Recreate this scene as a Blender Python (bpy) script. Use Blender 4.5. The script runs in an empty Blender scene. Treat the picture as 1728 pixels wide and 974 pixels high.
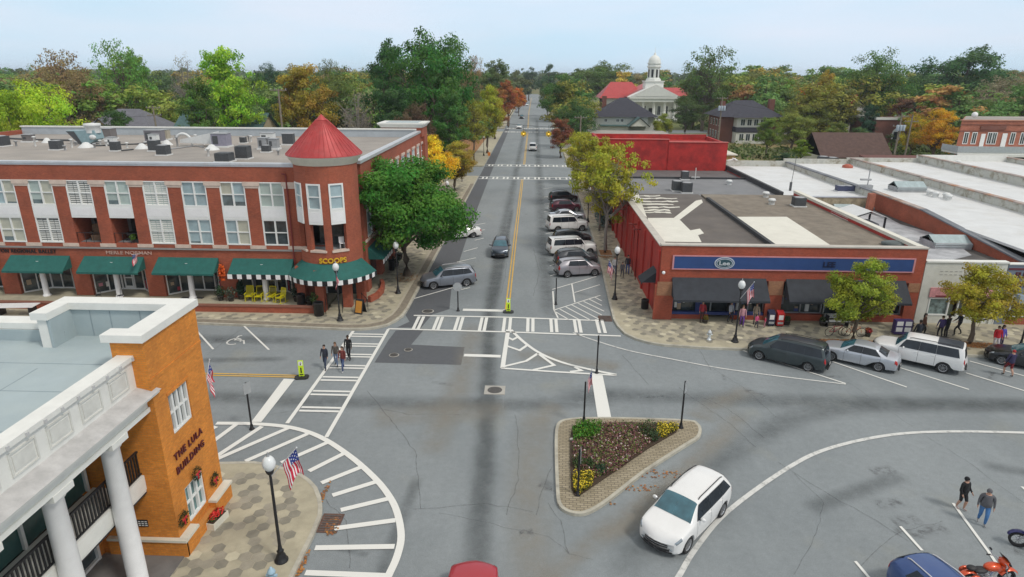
import bpy, bmesh, math, random
import numpy as np
from mathutils import Vector, Matrix
random.seed(7)
RN = random.random
SC = bpy.context.scene
COL = SC.collection
rad = math.radians

# ------------------------------------------------------------------ camera
CAM_H = 18.0
FPX, PITCH, ROLL, VPX = 1087.0, math.atan(362/1087.0), 0.0055, 903.0
def _basis():
    cp, sp = math.cos(PITCH), math.sin(PITCH)
    fw = np.array([0, cp, -sp]); rt = np.array([1., 0, 0]); dn = -np.array([0, sp, cp])
    c, s = math.cos(ROLL), math.sin(ROLL)
    R = c*rt - s*dn; D = s*rt + c*dn
    d = fw*FPX + R*(VPX-864) + D*(125+ROLL*(VPX-864)-487)
    a = math.atan2(d[0], d[1])
    M = np.array([[math.cos(a), -math.sin(a), 0], [math.sin(a), math.cos(a), 0], [0, 0, 1]])
    return M@fw, M@R, M@D
FW, RT, DN = _basis()
def g(px, py, z=0.0):
    """survey helper: a measured point of the site at height z"""
    d = FW*FPX + RT*(px-864) + DN*(py-487)
    t = (z-CAM_H)/d[2]
    return (float(d[0]*t), float(d[1]*t))
def gy(px, py, Y):
    d = FW*FPX + RT*(px-864) + DN*(py-487); t = Y/d[1]
    return (float(d[0]*t), float(CAM_H + d[2]*t))     # x, z on the plane y=Y
cam_d = bpy.data.cameras.new('camera'); cam = bpy.data.objects.new('camera', cam_d); COL.objects.link(cam)
cam.matrix_world = Matrix(((RT[0], -DN[0], -FW[0], 0), (RT[1], -DN[1], -FW[1], 0), (RT[2], -DN[2], -FW[2], CAM_H), (0, 0, 0, 1)))
cam_d.sensor_width = 36; cam_d.lens = 36*FPX/1728; cam_d.clip_end = 6000; cam_d.clip_start = .2
SC.camera = cam
SC.render.resolution_x = 1024; SC.render.resolution_y = 577

# ------------------------------------------------------------------ world, sun, exposure
SUN_EL, SUN_AZ = 52.0, 125.0          # azimuth clockwise from +Y
W = bpy.data.worlds.new('World'); SC.world = W; W.use_nodes = True
nt = W.node_tree; nt.nodes.clear()
out = nt.nodes.new('ShaderNodeOutputWorld'); bg = nt.nodes.new('ShaderNodeBackground')
sky = nt.nodes.new('ShaderNodeTexSky'); sky.sky_type = 'NISHITA'; sky.sun_disc = False
sky.sun_elevation = rad(SUN_EL); sky.sun_rotation = rad(SUN_AZ); sky.air_density = 1.0; sky.dust_density = 1.2; sky.ozone_density = 1.5
tc = nt.nodes.new('ShaderNodeTexCoord'); mp = nt.nodes.new('ShaderNodeMapping'); mp.inputs['Scale'].default_value = (1, 1, 5)
nz = nt.nodes.new('ShaderNodeTexNoise'); nz.inputs['Scale'].default_value = 1.3; nz.inputs['Detail'].default_value = 4; nz.inputs['Roughness'].default_value = .45
rp = nt.nodes.new('ShaderNodeMapRange'); rp.inputs[1].default_value = .3; rp.inputs[2].default_value = .75; rp.inputs[3].default_value = .80; rp.inputs[4].default_value = .97
mx = nt.nodes.new('ShaderNodeMix'); mx.data_type = 'RGBA'
mx.inputs[7].default_value = (6.6, 7.75, 9.6, 1)    # high thin cloud deck, lit from above
nt.links.new(tc.outputs['Generated'], mp.inputs['Vector']); nt.links.new(mp.outputs[0], nz.inputs['Vector'])
nt.links.new(nz.outputs['Fac'], rp.inputs[0]); nt.links.new(rp.outputs[0], mx.inputs[0])
nt.links.new(sky.outputs[0], mx.inputs[6])
# broad soft brightness banding of the cloud deck
nz2 = nt.nodes.new('ShaderNodeTexNoise'); nz2.inputs['Scale'].default_value = 2.1; nz2.inputs['Detail'].default_value = 5
nt.links.new(mp.outputs[0], nz2.inputs['Vector'])
mx2 = nt.nodes.new('ShaderNodeMix'); mx2.data_type = 'RGBA'
mx2.inputs[6].default_value = (6.2, 8.3, 10.0, 1); mx2.inputs[7].default_value = (7.8, 8.6, 9.9, 1)
rp2 = nt.nodes.new('ShaderNodeMapRange'); rp2.inputs[1].default_value = .35; rp2.inputs[2].default_value = .65
nt.links.new(nz2.outputs['Fac'], rp2.inputs[0]); nt.links.new(rp2.outputs[0], mx2.inputs[0]); 
# overhead the deck is thicker and neutral grey-white
sz = nt.nodes.new('ShaderNodeSeparateXYZ'); nt.links.new(tc.outputs['Generated'], sz.inputs[0]); rz_ = nt.nodes.new('ShaderNodeMapRange'); rz_.inputs[1].default_value = .12; rz_.inputs[2].default_value = .5; nt.links.new(sz.outputs[2], rz_.inputs[0])
mx3 = nt.nodes.new('ShaderNodeMix'); mx3.data_type = 'RGBA'; nt.links.new(rz_.outputs[0], mx3.inputs[0]); nt.links.new(mx2.outputs[2], mx3.inputs[6]); mx3.inputs[7].default_value = (8.1, 8.1, 7.9, 1); nt.links.new(mx3.outputs[2], mx.inputs[7])
nt.links.new(mx.outputs[2], bg.inputs['Color']); bg.inputs['Strength'].default_value = .085
nt.links.new(bg.outputs[0], out.inputs['Surface'])
sd = bpy.data.lights.new('sun', 'SUN'); so = bpy.data.objects.new('sun', sd); COL.objects.link(so)
sd.energy = 1.4; sd.angle = rad(10); sd.color = (1, .94, .86)
az, el = rad(SUN_AZ), rad(SUN_EL)
sv = Vector((math.sin(az)*math.cos(el), math.cos(az)*math.cos(el), math.sin(el)))
so.rotation_euler = sv.to_track_quat('Z', 'Y').to_euler(); so.location = (40, -40, 80)
SC.view_settings.view_transform = 'Standard'; SC.view_settings.look = 'None'
SC.view_settings.exposure = 0.27; SC.view_settings.gamma = 1

# ------------------------------------------------------------------ materials
MATS = {}
def _new(name):
    m = bpy.data.materials.new(name); m.use_nodes = True
    n = m.node_tree.nodes; p = n['Principled BSDF']; return m, n, m.node_tree.links, p
def M(name, col=None, rough=.6, var=.12, scale=3., metal=0., spec=.5, bump=0., emit=None, coat=0., stain=None, alpha=1.):
    """plain procedural surface: base colour broken up by two octaves of noise"""
    if name in MATS: return MATS[name]
    m, n, l, p = _new(name)
    p.inputs['Roughness'].default_value = rough; p.inputs['Metallic'].default_value = metal
    p.inputs['Specular IOR Level'].default_value = spec; p.inputs['Coat Weight'].default_value = coat
    tc = n.new('ShaderNodeTexCoord'); a = n.new('ShaderNodeTexNoise'); a.inputs['Scale'].default_value = scale
    a.inputs['Detail'].default_value = 6; a.inputs['Roughness'].default_value = .65
    l.new(tc.outputs['Object'], a.inputs['Vector'])
    r = n.new('ShaderNodeMapRange'); r.inputs[1].default_value = .28; r.inputs[2].default_value = .72
    r.inputs[3].default_value = 1-var; r.inputs[4].default_value = 1+var
    l.new(a.outputs['Fac'], r.inputs[0])
    x = n.new('ShaderNodeMix'); x.data_type = 'RGBA'; x.blend_type = 'MULTIPLY'; x.inputs[0].default_value = 1
    x.inputs[6].default_value = (*col, 1); l.new(r.outputs[0], x.inputs[7])
    last = x.outputs[2]
    if stain:
        sc, amt, scol, lo, hi = stain
        b = n.new('ShaderNodeTexNoise'); b.inputs['Scale'].default_value = sc; b.inputs['Detail'].default_value = 7; b.inputs['Roughness'].default_value = .7
        l.new(tc.outputs['Object'], b.inputs['Vector'])
        r2 = n.new('ShaderNodeMapRange'); r2.inputs[1].default_value = lo; r2.inputs[2].default_value = hi; r2.inputs[4].default_value = amt
        l.new(b.outputs['Fac'], r2.inputs[0])
        y = n.new('ShaderNodeMix'); y.data_type = 'RGBA'; l.new(r2.outputs[0], y.inputs[0]); l.new(last, y.inputs[6]); y.inputs[7].default_value = (*scol, 1)
        last = y.outputs[2]
    l.new(last, p.inputs['Base Color'])
    if bump:
        b2 = n.new('ShaderNodeBump'); b2.inputs['Strength'].default_value = bump; b2.inputs['Distance'].default_value = .02
        l.new(a.outputs['Fac'], b2.inputs['Height']); l.new(b2.outputs[0], p.inputs['Normal'])
    if emit: p.inputs['Emission Color'].default_value = (*col, 1); p.inputs['Emission Strength'].default_value = emit
    m.diffuse_color = (*col, 1); MATS[name] = m; return m
def MBRICK(name, c1, c2, mortar, bw=.21, rh=.075, stain=.25, scol=(.12, .05, .03)):
    if name in MATS: return MATS[name]
    m, n, l, p = _new(name); p.inputs['Roughness'].default_value = .85
    ge = n.new('ShaderNodeNewGeometry'); s = n.new('ShaderNodeSeparateXYZ'); l.new(ge.outputs['Position'], s.inputs[0])
    ad = n.new('ShaderNodeMath'); l.new(s.outputs[0], ad.inputs[0]); l.new(s.outputs[1], ad.inputs[1])
    c = n.new('ShaderNodeCombineXYZ'); l.new(ad.outputs[0], c.inputs[0]); l.new(s.outputs[2], c.inputs[1])
    b = n.new('ShaderNodeTexBrick'); l.new(c.outputs[0], b.inputs['Vector']); b.inputs['Scale'].default_value = 1
    b.inputs['Brick Width'].default_value = bw; b.inputs['Row Height'].default_value = rh; b.inputs['Mortar Size'].default_value = .008
    b.inputs['Color1'].default_value = (*c1, 1); b.inputs['Color2'].default_value = (*c2, 1); b.inputs['Mortar'].default_value = (*mortar, 1)
    a = n.new('ShaderNodeTexNoise'); a.inputs['Scale'].default_value = .8; a.inputs['Detail'].default_value = 8; a.inputs['Roughness'].default_value = .7
    l.new(c.outputs[0], a.inputs['Vector'])
    r = n.new('ShaderNodeMapRange'); r.inputs[1].default_value = .4; r.inputs[2].default_value = .75; r.inputs[4].default_value = stain*2; l.new(a.outputs['Fac'], r.inputs[0])
    y = n.new('ShaderNodeMix'); y.data_type = 'RGBA'; l.new(r.outputs[0], y.inputs[0]); l.new(b.outputs['Color'], y.inputs[6]); y.inputs[7].default_value = (*scol, 1)
    def mul(col, sc_, lo_, hi_, det=8):
        q = n.new('ShaderNodeTexNoise'); q.inputs['Scale'].default_value = sc_; q.inputs['Detail'].default_value = det; q.inputs['Roughness'].default_value = .75; l.new(c.outputs[0], q.inputs['Vector'])
        w = n.new('ShaderNodeMapRange'); w.inputs[1].default_value = .32; w.inputs[2].default_value = .68; w.inputs[3].default_value = lo_; w.inputs[4].default_value = hi_; l.new(q.outputs['Fac'], w.inputs[0])
        z = n.new('ShaderNodeMix'); z.data_type = 'RGBA'; z.blend_type = 'MULTIPLY'; z.inputs[0].default_value = 1; l.new(col, z.inputs[6]); l.new(w.outputs[0], z.inputs[7]); return z.outputs[2]
    l.new(mul(mul(y.outputs[2], 7, .86, 1.14), .35, .86, 1.12, 4), p.inputs['Base Color'])
    bp = n.new('ShaderNodeBump'); bp.inputs['Strength'].default_value = .4; bp.inputs['Distance'].default_value = .01; bp.invert = True
    l.new(b.outputs['Fac'], bp.inputs['Height']); l.new(bp.outputs[0], p.inputs['Normal'])
    MATS[name] = m; return m
def MASPHALT(name, base, dark, spk=.5):
    if name in MATS: return MATS[name]
    m, n, l, p = _new(name); p.inputs['Roughness'].default_value = .82; p.inputs['Specular IOR Level'].default_value = .35
    tc = n.new('ShaderNodeTexCoord')
    def noise(sc, det, ro, strx=1, stry=1):
        mp = n.new('ShaderNodeMapping'); mp.inputs['Scale'].default_value = (strx, stry, 1); l.new(tc.outputs['Object'], mp.inputs[0])
        a = n.new('ShaderNodeTexNoise'); a.inputs['Scale'].default_value = sc; a.inputs['Detail'].default_value = det; a.inputs['Roughness'].default_value = ro
        l.new(mp.outputs[0], a.inputs['Vector']); return a.outputs['Fac']
    def mr(f, lo, hi, a, b):
        r = n.new('ShaderNodeMapRange'); r.inputs[1].default_value = lo; r.inputs[2].default_value = hi; r.inputs[3].default_value = a; r.inputs[4].default_value = b
        l.new(f, r.inputs[0]); return r.outputs[0]
    def mixc(f, a, b, mode='MIX'):
        y = n.new('ShaderNodeMix'); y.data_type = 'RGBA'; y.blend_type = mode
        if isinstance(f, float): y.inputs[0].default_value = f
        else: l.new(f, y.inputs[0])
        for i, v in ((6, a), (7, b)):
            if isinstance(v, tuple): y.inputs[i].default_value = (*v, 1)
            else: l.new(v, y.inputs[i])
        return y.outputs[2]
    c = mixc(mr(noise(.13, 6, .6), .35, .68, 0, 1), base, dark)
    c = mixc(mr(noise(.5, 7, .7, 1, .35), .45, .75, 0, .35), c, tuple(v*1.22 for v in base))
    c = mixc(mr(noise(.22, 4, .5), .60, .72, 0, .45), c, (base[0]*1.12, base[1]*1.04, base[2]*.88))
    c = mixc(1.0, c, mr(noise(3.0, 8, .8), .3, .7, .88, 1.12), 'MULTIPLY')
    sp = noise(28, 3, .8)
    c = mixc(1.0, c, mr(sp, .3, .7, 1-spk*.35, 1+spk*.35), 'MULTIPLY')
    l.new(c, p.inputs['Base Color'])
    b = n.new('ShaderNodeBump'); b.inputs['Strength'].default_value = .25; b.inputs['Distance'].default_value = .01; l.new(sp, b.inputs['Height']); l.new(b.outputs[0], p.inputs['Normal'])
    MATS[name] = m; return m
def MDECAL(name, col, amount=.8, scale=2., lo=.35, hi=.65, soft=.5, rough=.8):
    """worn paint / tyre wear sheet: patchy cover, edges fading along UV.x"""
    if name in MATS: return MATS[name]
    m, n, l, p = _new(name); p.inputs['Base Color'].default_value = (*col, 1); p.inputs['Roughness'].default_value = rough
    tc = n.new('ShaderNodeTexCoord'); a = n.new('ShaderNodeTexNoise'); a.inputs['Scale'].default_value = scale; a.inputs['Detail'].default_value = 8; a.inputs['Roughness'].default_value = .75
    l.new(tc.outputs['Object'], a.inputs['Vector'])
    r = n.new('ShaderNodeMapRange'); r.inputs[1].default_value = lo; r.inputs[2].default_value = hi; r.inputs[4].default_value = amount; l.new(a.outputs['Fac'], r.inputs[0])
    last = r.outputs[0]
    if soft:
        s = n.new('ShaderNodeSeparateXYZ'); l.new(tc.outputs['UV'], s.inputs[0])
        d = n.new('ShaderNodeMath'); d.operation = 'PINGPONG'; d.inputs[1].default_value = .5; l.new(s.outputs[0], d.inputs[0])
        r2 = n.new('ShaderNodeMapRange'); r2.interpolation_type = 'SMOOTHSTEP'; r2.inputs[1].default_value = 0; r2.inputs[2].default_value = soft; l.new(d.outputs[0], r2.inputs[0])
        k = n.new('ShaderNodeMath'); k.operation = 'MULTIPLY'; l.new(last, k.inputs[0]); l.new(r2.outputs[0], k.inputs[1])
        d3 = n.new('ShaderNodeMath'); d3.operation = 'PINGPONG'; d3.inputs[1].default_value = .5; l.new(s.outputs[1], d3.inputs[0])
        r3 = n.new('ShaderNodeMapRange'); r3.interpolation_type = 'SMOOTHSTEP'; r3.inputs[2].default_value = .12; l.new(d3.outputs[0], r3.inputs[0])
        k2 = n.new('ShaderNodeMath'); k2.operation = 'MULTIPLY'; l.new(k.outputs[0], k2.inputs[0]); l.new(r3.outputs[0], k2.inputs[1])
        last = k2.outputs[0]
    l.new(last, p.inputs['Alpha']); MATS[name] = m; return m
def MGLASS(name, col, rough=.08, var=.5, scale=.7):
    m = M(name, col, rough=rough, var=var, scale=scale, spec=.8); return m
def MLEAF():
    if 'leaf' in MATS: return MATS['leaf']
    m, n, l, p = _new('leaf')
    oi = n.new('ShaderNodeObjectInfo'); at = n.new('ShaderNodeAttribute'); at.attribute_name = 'v'
    s = n.new('ShaderNodeSeparateXYZ'); l.new(at.outputs['Vector'], s.inputs[0])
    hs = n.new('ShaderNodeHueSaturation')
    def mr(f, a, b):
        r = n.new('ShaderNodeMapRange'); r.inputs[3].default_value = a; r.inputs[4].default_value = b; l.new(f, r.inputs[0]); return r.outputs[0]
    l.new(mr(s.outputs[0], .455, .53), hs.inputs['Hue']); l.new(mr(s.outputs[1], .50, 1.6), hs.inputs['Value']); hs.inputs['Saturation'].default_value = 1.0
    l.new(oi.outputs['Color'], hs.inputs['Color']); l.new(hs.outputs[0], p.inputs['Base Color'])
    p.inputs['Roughness'].default_value = .65; p.inputs['Specular IOR Level'].default_value = .25
    tr = n.new('ShaderNodeBsdfTranslucent'); l.new(hs.outputs[0], tr.inputs['Color'])
    mxs = n.new('ShaderNodeMixShader'); mxs.inputs[0].default_value = .32
    l.new(p.outputs[0], mxs.inputs[1]); l.new(tr.outputs[0], mxs.inputs[2]); l.new(mxs.outputs[0], n['Material Output'].inputs[0])
    MATS['leaf'] = m; return m

# ------------------------------------------------------------------ mesh helpers
class Fr:
    """a local frame on a wall: u along it, d out of it, w up"""
    def __init__(s, O, ang=0.):      # ang 0: wall faces -Y, u runs +X ; ang 90: faces +X, u runs +Y
        s.O = Vector((O[0], O[1], O[2] if len(O) > 2 else 0)); a = rad(ang)
        s.U = Vector((math.cos(a), math.sin(a), 0)); s.N = Vector((math.sin(a), -math.cos(a), 0))
    def p(s, u, w, d=0.): return s.O + s.U*u + s.N*d + Vector((0, 0, w))
class MB:
    def __init__(s): s.v = []; s.f = []; s.m = []; s.mats = []; s.sm = []; s.uv = None
    def mi(s, m):
        if m not in s.mats: s.mats.append(m)
        return s.mats.index(m)
    def add(s, vs, fs, m, smooth=False):
        o = len(s.v); s.v += [tuple(v) for v in vs]; k = s.mi(m)
        for f in fs: s.f.append([i+o for i in f]); s.m.append(k); s.sm.append(smooth)
        return s
    def box(s, a, b, m):
        x0, x1 = sorted((a[0], b[0])); y0, y1 = sorted((a[1], b[1])); z0, z1 = sorted((a[2], b[2]))
        return s.add([(x0,y0,z0),(x1,y0,z0),(x1,y1,z0),(x0,y1,z0),(x0,y0,z1),(x1,y0,z1),(x1,y1,z1),(x0,y1,z1)],
              [(0,3,2,1),(4,5,6,7),(0,1,5,4),(1,2,6,5),(2,3,7,6),(3,0,4,7)], m)
    def fb(s, F, u0, u1, w0, w1, d0, d1, m):
        P = [F.p(u, w, d) for w in (w0, w1) for u, d in ((u0, d1), (u1, d1), (u1, d0), (u0, d0))]
        return s.add(P, [(0,3,2,1),(4,5,6,7),(0,1,5,4),(1,2,6,5),(2,3,7,6),(3,0,4,7)], m)
    def prism(s, poly, z0, z1, m, top=None, side=None):
        n = len(poly); ar = sum(poly[i][0]*poly[(i+1) % n][1]-poly[(i+1) % n][0]*poly[i][1] for i in range(n))
        if ar < 0: poly = poly[::-1]
        s.add([(p[0], p[1], z0) for p in poly]+[(p[0], p[1], z1) for p in poly], [(i, (i+1) % n, n+(i+1) % n, n+i) for i in range(n)], side or m)
        s.add([(p[0], p[1], z1) for p in poly], [tuple(range(n))], top or m)
        s.add([(p[0], p[1], z0) for p in poly], [tuple(range(n))[::-1]], m); return s
    def sheet(s, poly, z, m):
        n = len(poly); ar = sum(poly[i][0]*poly[(i+1) % n][1]-poly[(i+1) % n][0]*poly[i][1] for i in range(n))
        if ar < 0: poly = poly[::-1]
        return s.add([(p[0], p[1], z) for p in poly], [tuple(range(n))], m)
    def tube(s, pts, r, m, n=8, cap=True, smooth=True):
        pts = [Vector(p) for p in pts]; rs = r if isinstance(r, (list, tuple)) else [r]*len(pts); o = len(s.v); V = []; Fc = []
        for i, p in enumerate(pts):
            t = (pts[min(i+1, len(pts)-1)]-pts[max(i-1, 0)]).normalized()
            a = t.cross(Vector((0, 0, 1)));
            if a.length < .05: a = t.cross(Vector((0, 1, 0)))
            a.normalize(); b = t.cross(a)
            V += [p+(a*math.cos(2*math.pi*k/n)+b*math.sin(2*math.pi*k/n))*rs[i] for k in range(n)]
        for i in range(len(pts)-1):
            for k in range(n): Fc.append((i*n+k, i*n+(k+1) % n, (i+1)*n+(k+1) % n, (i+1)*n+k))
        s.add(V, Fc, m, smooth)
        if cap: s.add(V[:n], [tuple(range(n))[::-1]], m); s.add(V[-n:], [tuple(range(n))], m)
        return s
    def lathe(s, c, prof, m, n=16, smooth=True, a0=0., a1=360., sx=1., sy=1.):
        full = abs(a1-a0) > 359; k = n if full else n+1; V = []; Fc = []
        for r, z in prof:
            for i in range(k):
                a = rad(a0+(a1-a0)*i/n); V.append((c[0]+r*math.cos(a)*sx, c[1]+r*math.sin(a)*sy, c[2]+z))
        for j in range(len(prof)-1):
            for i in range(n):
                i2 = (i+1) % k if full else i+1
                Fc.append((j*k+i, j*k+i2, (j+1)*k+i2, (j+1)*k+i))
        s.add(V, Fc, m, smooth)
        if full:
            if prof[0][0] > 1e-4: s.add(V[:k], [tuple(range(k))[::-1]], m)
            if prof[-1][0] > 1e-4: s.add(V[-k:], [tuple(range(k))], m)
        return s
    def ball(s, c, r, m, n=12, sq=(1, 1, 1)):
        k = max(5, n//2); V = []; Fc = []
        for j in range(k+1):
            t = math.pi*j/k
            for i in range(n):
                a = 2*math.pi*i/n; V.append((c[0]+r*sq[0]*math.sin(t)*math.cos(a), c[1]+r*sq[1]*math.sin(t)*math.sin(a), c[2]-r*sq[2]*math.cos(t)))
        for j in range(k):
            for i in range(n): Fc.append((j*n+i, j*n+(i+1) % n, (j+1)*n+(i+1) % n, (j+1)*n+i))
        return s.add(V, Fc, m, True)
    def cyl(s, p0, p1, r, m, n=12): return s.tube([p0, p1], r, m, n)
    def build(s, name, parent=None, label=None, cat=None, group=None, kind=None, world=True, loc=None):
        me = bpy.data.meshes.new(name); v = s.v
        if parent is not None and world:
            o = parent
            off = Vector((0, 0, 0)); q = o
            while q is not None: off += q.location; q = q.parent
            if loc is not None: off += Vector(loc)
            v = [(a[0]-off.x, a[1]-off.y, a[2]-off.z) for a in v]
        elif loc is not None and world: v = [(a[0]-loc[0], a[1]-loc[1], a[2]-loc[2]) for a in v]
        me.from_pydata(v, [], s.f)
        for m in s.mats: me.materials.append(m)
        me.polygons.foreach_set('material_index', s.m); me.polygons.foreach_set('use_smooth', s.sm)
        if s.uv:
            L = me.uv_layers.new(name='UVMap'); L.data.foreach_set('uv', [c for q in s.uv for c in q])
        me.update()
        ob = bpy.data.objects.new(name, me); COL.objects.link(ob)
        if loc is not None: ob.location = loc
        if parent is not None: ob.parent = parent
        tag(ob, label, cat, group, kind); return ob
def tag(o, label=None, cat=None, group=None, kind=None):
    if label: o['label'] = label
    if cat: o['category'] = cat
    if group: o['group'] = group
    if kind: o['kind'] = kind
    return o
def thing(name, label, cat, loc=(0, 0, 0), rz=0., group=None):
    o = bpy.data.objects.new(name, None); COL.objects.link(o); o.empty_display_size = .3
    o.location = (loc[0], loc[1], loc[2] if len(loc) > 2 else 0); o.rotation_euler = (0, 0, rz)
    return tag(o, label, cat, group)
def copy_tree(o, parent=None):
    c = o.copy(); COL.objects.link(c)
    if parent is not None: c.parent = parent
    for ch in list(o.children): copy_tree(ch, c)
    return c
def place(o, loc, rz=None, label=None, scale=None, group=None):
    o.location = loc
    if rz is not None: o.rotation_euler = (0, 0, rz)
    if label: o['label'] = label
    if scale is not None: o.scale = (scale,)*3 if not isinstance(scale, tuple) else scale
    if group: o['group'] = group
    return o
def text(parent, name, body, F, u, w, size, m, depth=.03, d=.0, align='LEFT', sx=1., rot=0., bold=0., curve=None, sp_=1.):
    cu = bpy.data.curves.new(name, 'FONT'); cu.body = body; cu.size = size; cu.extrude = 0; cu.align_x = align; cu.offset = bold; cu.resolution_u = 3; cu.space_character = sp_
    t = bpy.data.objects.new(name, cu); COL.objects.link(t)
    bpy.context.view_layer.update()
    me0 = bpy.data.meshes.new_from_object(t.evaluated_get(bpy.context.evaluated_depsgraph_get()))
    b = MB(); vs = [v.co.copy() for v in me0.vertices]; fs = [list(p.vertices) for p in me0.polygons]
    bpy.data.objects.remove(t); bpy.data.curves.remove(cu); bpy.data.meshes.remove(me0)
    def tr(v, dd):
        x, y = v.x*sx, v.y
        if rot: x, y = x*math.cos(rot)-y*math.sin(rot), x*math.sin(rot)+y*math.cos(rot)
        if curve:                                  # (centre, radius): bend round a turret
            a = curve[2]+x/curve[1]; return Vector((curve[0][0]+math.sin(a)*(curve[1]+dd), curve[0][1]-math.cos(a)*(curve[1]+dd), w+y))
        return F.p(u+x, w+y, dd)
    n = len(vs)
    edges = {}
    for f in fs:
        for i in range(len(f)):
            e = (f[i], f[(i+1) % len(f)]); edges[e] = 1
    side = [(a, bb, bb+n, a+n) for (a, bb) in edges if (bb, a) not in edges]
    b.add([tr(v, d+depth) for v in vs]+[tr(v, d) for v in vs], fs+[tuple(s_[::-1]) for s_ in side], m)
    return b.build(name, parent)
def ribbon(b, pts, w, m, z=.004, closed=False):
    """flat strip of width w along ground points"""
    pts = [Vector((p[0], p[1], 0)) for p in pts]; n = len(pts); L = []; R = []
    for i, p in enumerate(pts):
        t0 = (p-pts[i-1]).normalized() if i else (pts[1]-p).normalized()
        t1 = (pts[i+1]-p).normalized() if i < n-1 else t0
        t = (t0+t1).normalized(); nn = Vector((-t.y, t.x, 0)); k = 1/max(.5, nn.dot(Vector((-t0.y, t0.x, 0))))
        L.append((p.x+nn.x*w/2*k, p.y+nn.y*w/2*k, z)); R.append((p.x-nn.x*w/2*k, p.y-nn.y*w/2*k, z))
    if b.uv is None: b.uv = []
    for i in range(n-1):
        b.add([R[i], R[i+1], L[i+1], L[i]], [(0, 1, 2, 3)], m)
        v0, v1 = i/(n-1), (i+1)/(n-1); b.uv += [(0, v0), (0, v1), (1, v1), (1, v0)]
    return b
def smoothline(pts, k=6):
    pts = [Vector(p) for p in pts]; o = []
    for i in range(len(pts)-1):
        p0, p1, p2, p3 = pts[max(i-1, 0)], pts[i], pts[i+1], pts[min(i+2, len(pts)-1)]
        for j in range(k):
            t = j/k; o.append(.5*((2*p1)+(-p0+p2)*t+(2*p0-5*p1+4*p2-p3)*t*t+(-p0+3*p1-3*p2+p3)*t**3))
    o.append(pts[-1]); return o
def stripe(p, q): return [p, q]
# ================================================================== GROUND, ROADS, MARKINGS
ASPH = MASPHALT('asphalt', (.242, .266, .276), (.200, .223, .234), .8)
ASPHD = MASPHALT('asphalt_new', (.098, .104, .112), (.105, .112, .124), .5)
WHITE = MDECAL('road_paint_white', (.76, .76, .72), .97, 2, .15, .36, 0, .6)
WORN = MDECAL('road_paint_worn', (.72, .72, .69), .88, 1.5, .2, .5, 0, .6)
YELL = MDECAL('road_paint_yellow', (.74, .44, .05), .92, 3, .22, .45, 0, .6)
KERB = M('kerb_concrete', (.44, .42, .35), .85, .18, 2.5, stain=(.8, .5, (.2, .18, .15), .5, .7))
PAVE = M('paving_tan', (.41, .375, .275), .85, .2, 1.2, stain=(.25, .5, (.29, .265, .20), .45, .7))
GRASS = M('grass_ground', (.13, .15, .045), .95, .35, .15, stain=(.03, .8, (.24, .16, .07), .45, .6))
STRAW = M('pine_straw', (.30, .15, .06), .95, .3, 3)
b = MB(); b.add([(-2000, -60, -.02), (2000, -60, -.02), (2000, 2600, -.02), (-2000, 2600, -.02)], [(0, 1, 2, 3)], GRASS)
b.build('ground', kind='structure')
b = MB(); b.sheet([(-95, -20), (95, -20), (95, 46), (-95, 47)], 0, ASPH); b.build('town_square_road', kind='structure')
b = MB(); b.sheet([(-10.6, 44.5), (7.0, 43), (7.0, 560), (2.5, 640), (-6, 640), (-10.2, 560)], .004, ASPH); b.build('main_street', kind='structure')
b = MB(); b.sheet([(-140, 119.5), (-10, 119.5), (-10, 132.5), (-140, 132.5)], .002, ASPH); b.sheet([(6.8, 119.5), (170, 119.5), (170, 132.5), (6.8, 132.5)], .002, ASPH)
b.sheet([(-90, 217), (-10, 217), (-10, 229), (-90, 229)], .002, ASPH); b.sheet([(6.8, 217), (150, 217), (150, 229), (6.8, 229)], .002, ASPH)
b.build('side_street', kind='structure')

# pavements with kerbs
KR = [(7.2, 119), (7.0, 90), (6.95, 73), (6.8, 63), (6.36, 49), (6.30, 46.6), (6.45, 45.1), (6.8, 43.7), (7.45, 42.75), (8.3, 42.1), (9.3, 41.7), (12.4, 41.3), (22, 41.05), (29.7, 40.85), (70, 40.4)]
KL = [(-90, 44.55), (-40, 44.35), (-25, 44.23), (-13.9, 43.6), (-12.6, 43.62), (-11.6, 43.9), (-10.8, 44.5), (-10.3, 45.4), (-9.95, 46.6), (-9.85, 48.2), (-9.9, 63), (-9.95, 92), (-10.1, 119)]
PZ = [(-40, 26.3), (-15.2, 26.35), (-13.3, 26.5), (-12.4, 26.35), (-11.5, 25.98), (-10.6, 25.55), (-10.1, 25.15), (-9.6, 24.6), (-9.2, 23.9), (-8.95, 23.3), (-8.78, 22.7), (-8.72, 21.5), (-8.74, 19.5), (-8.70, 8)]
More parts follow.
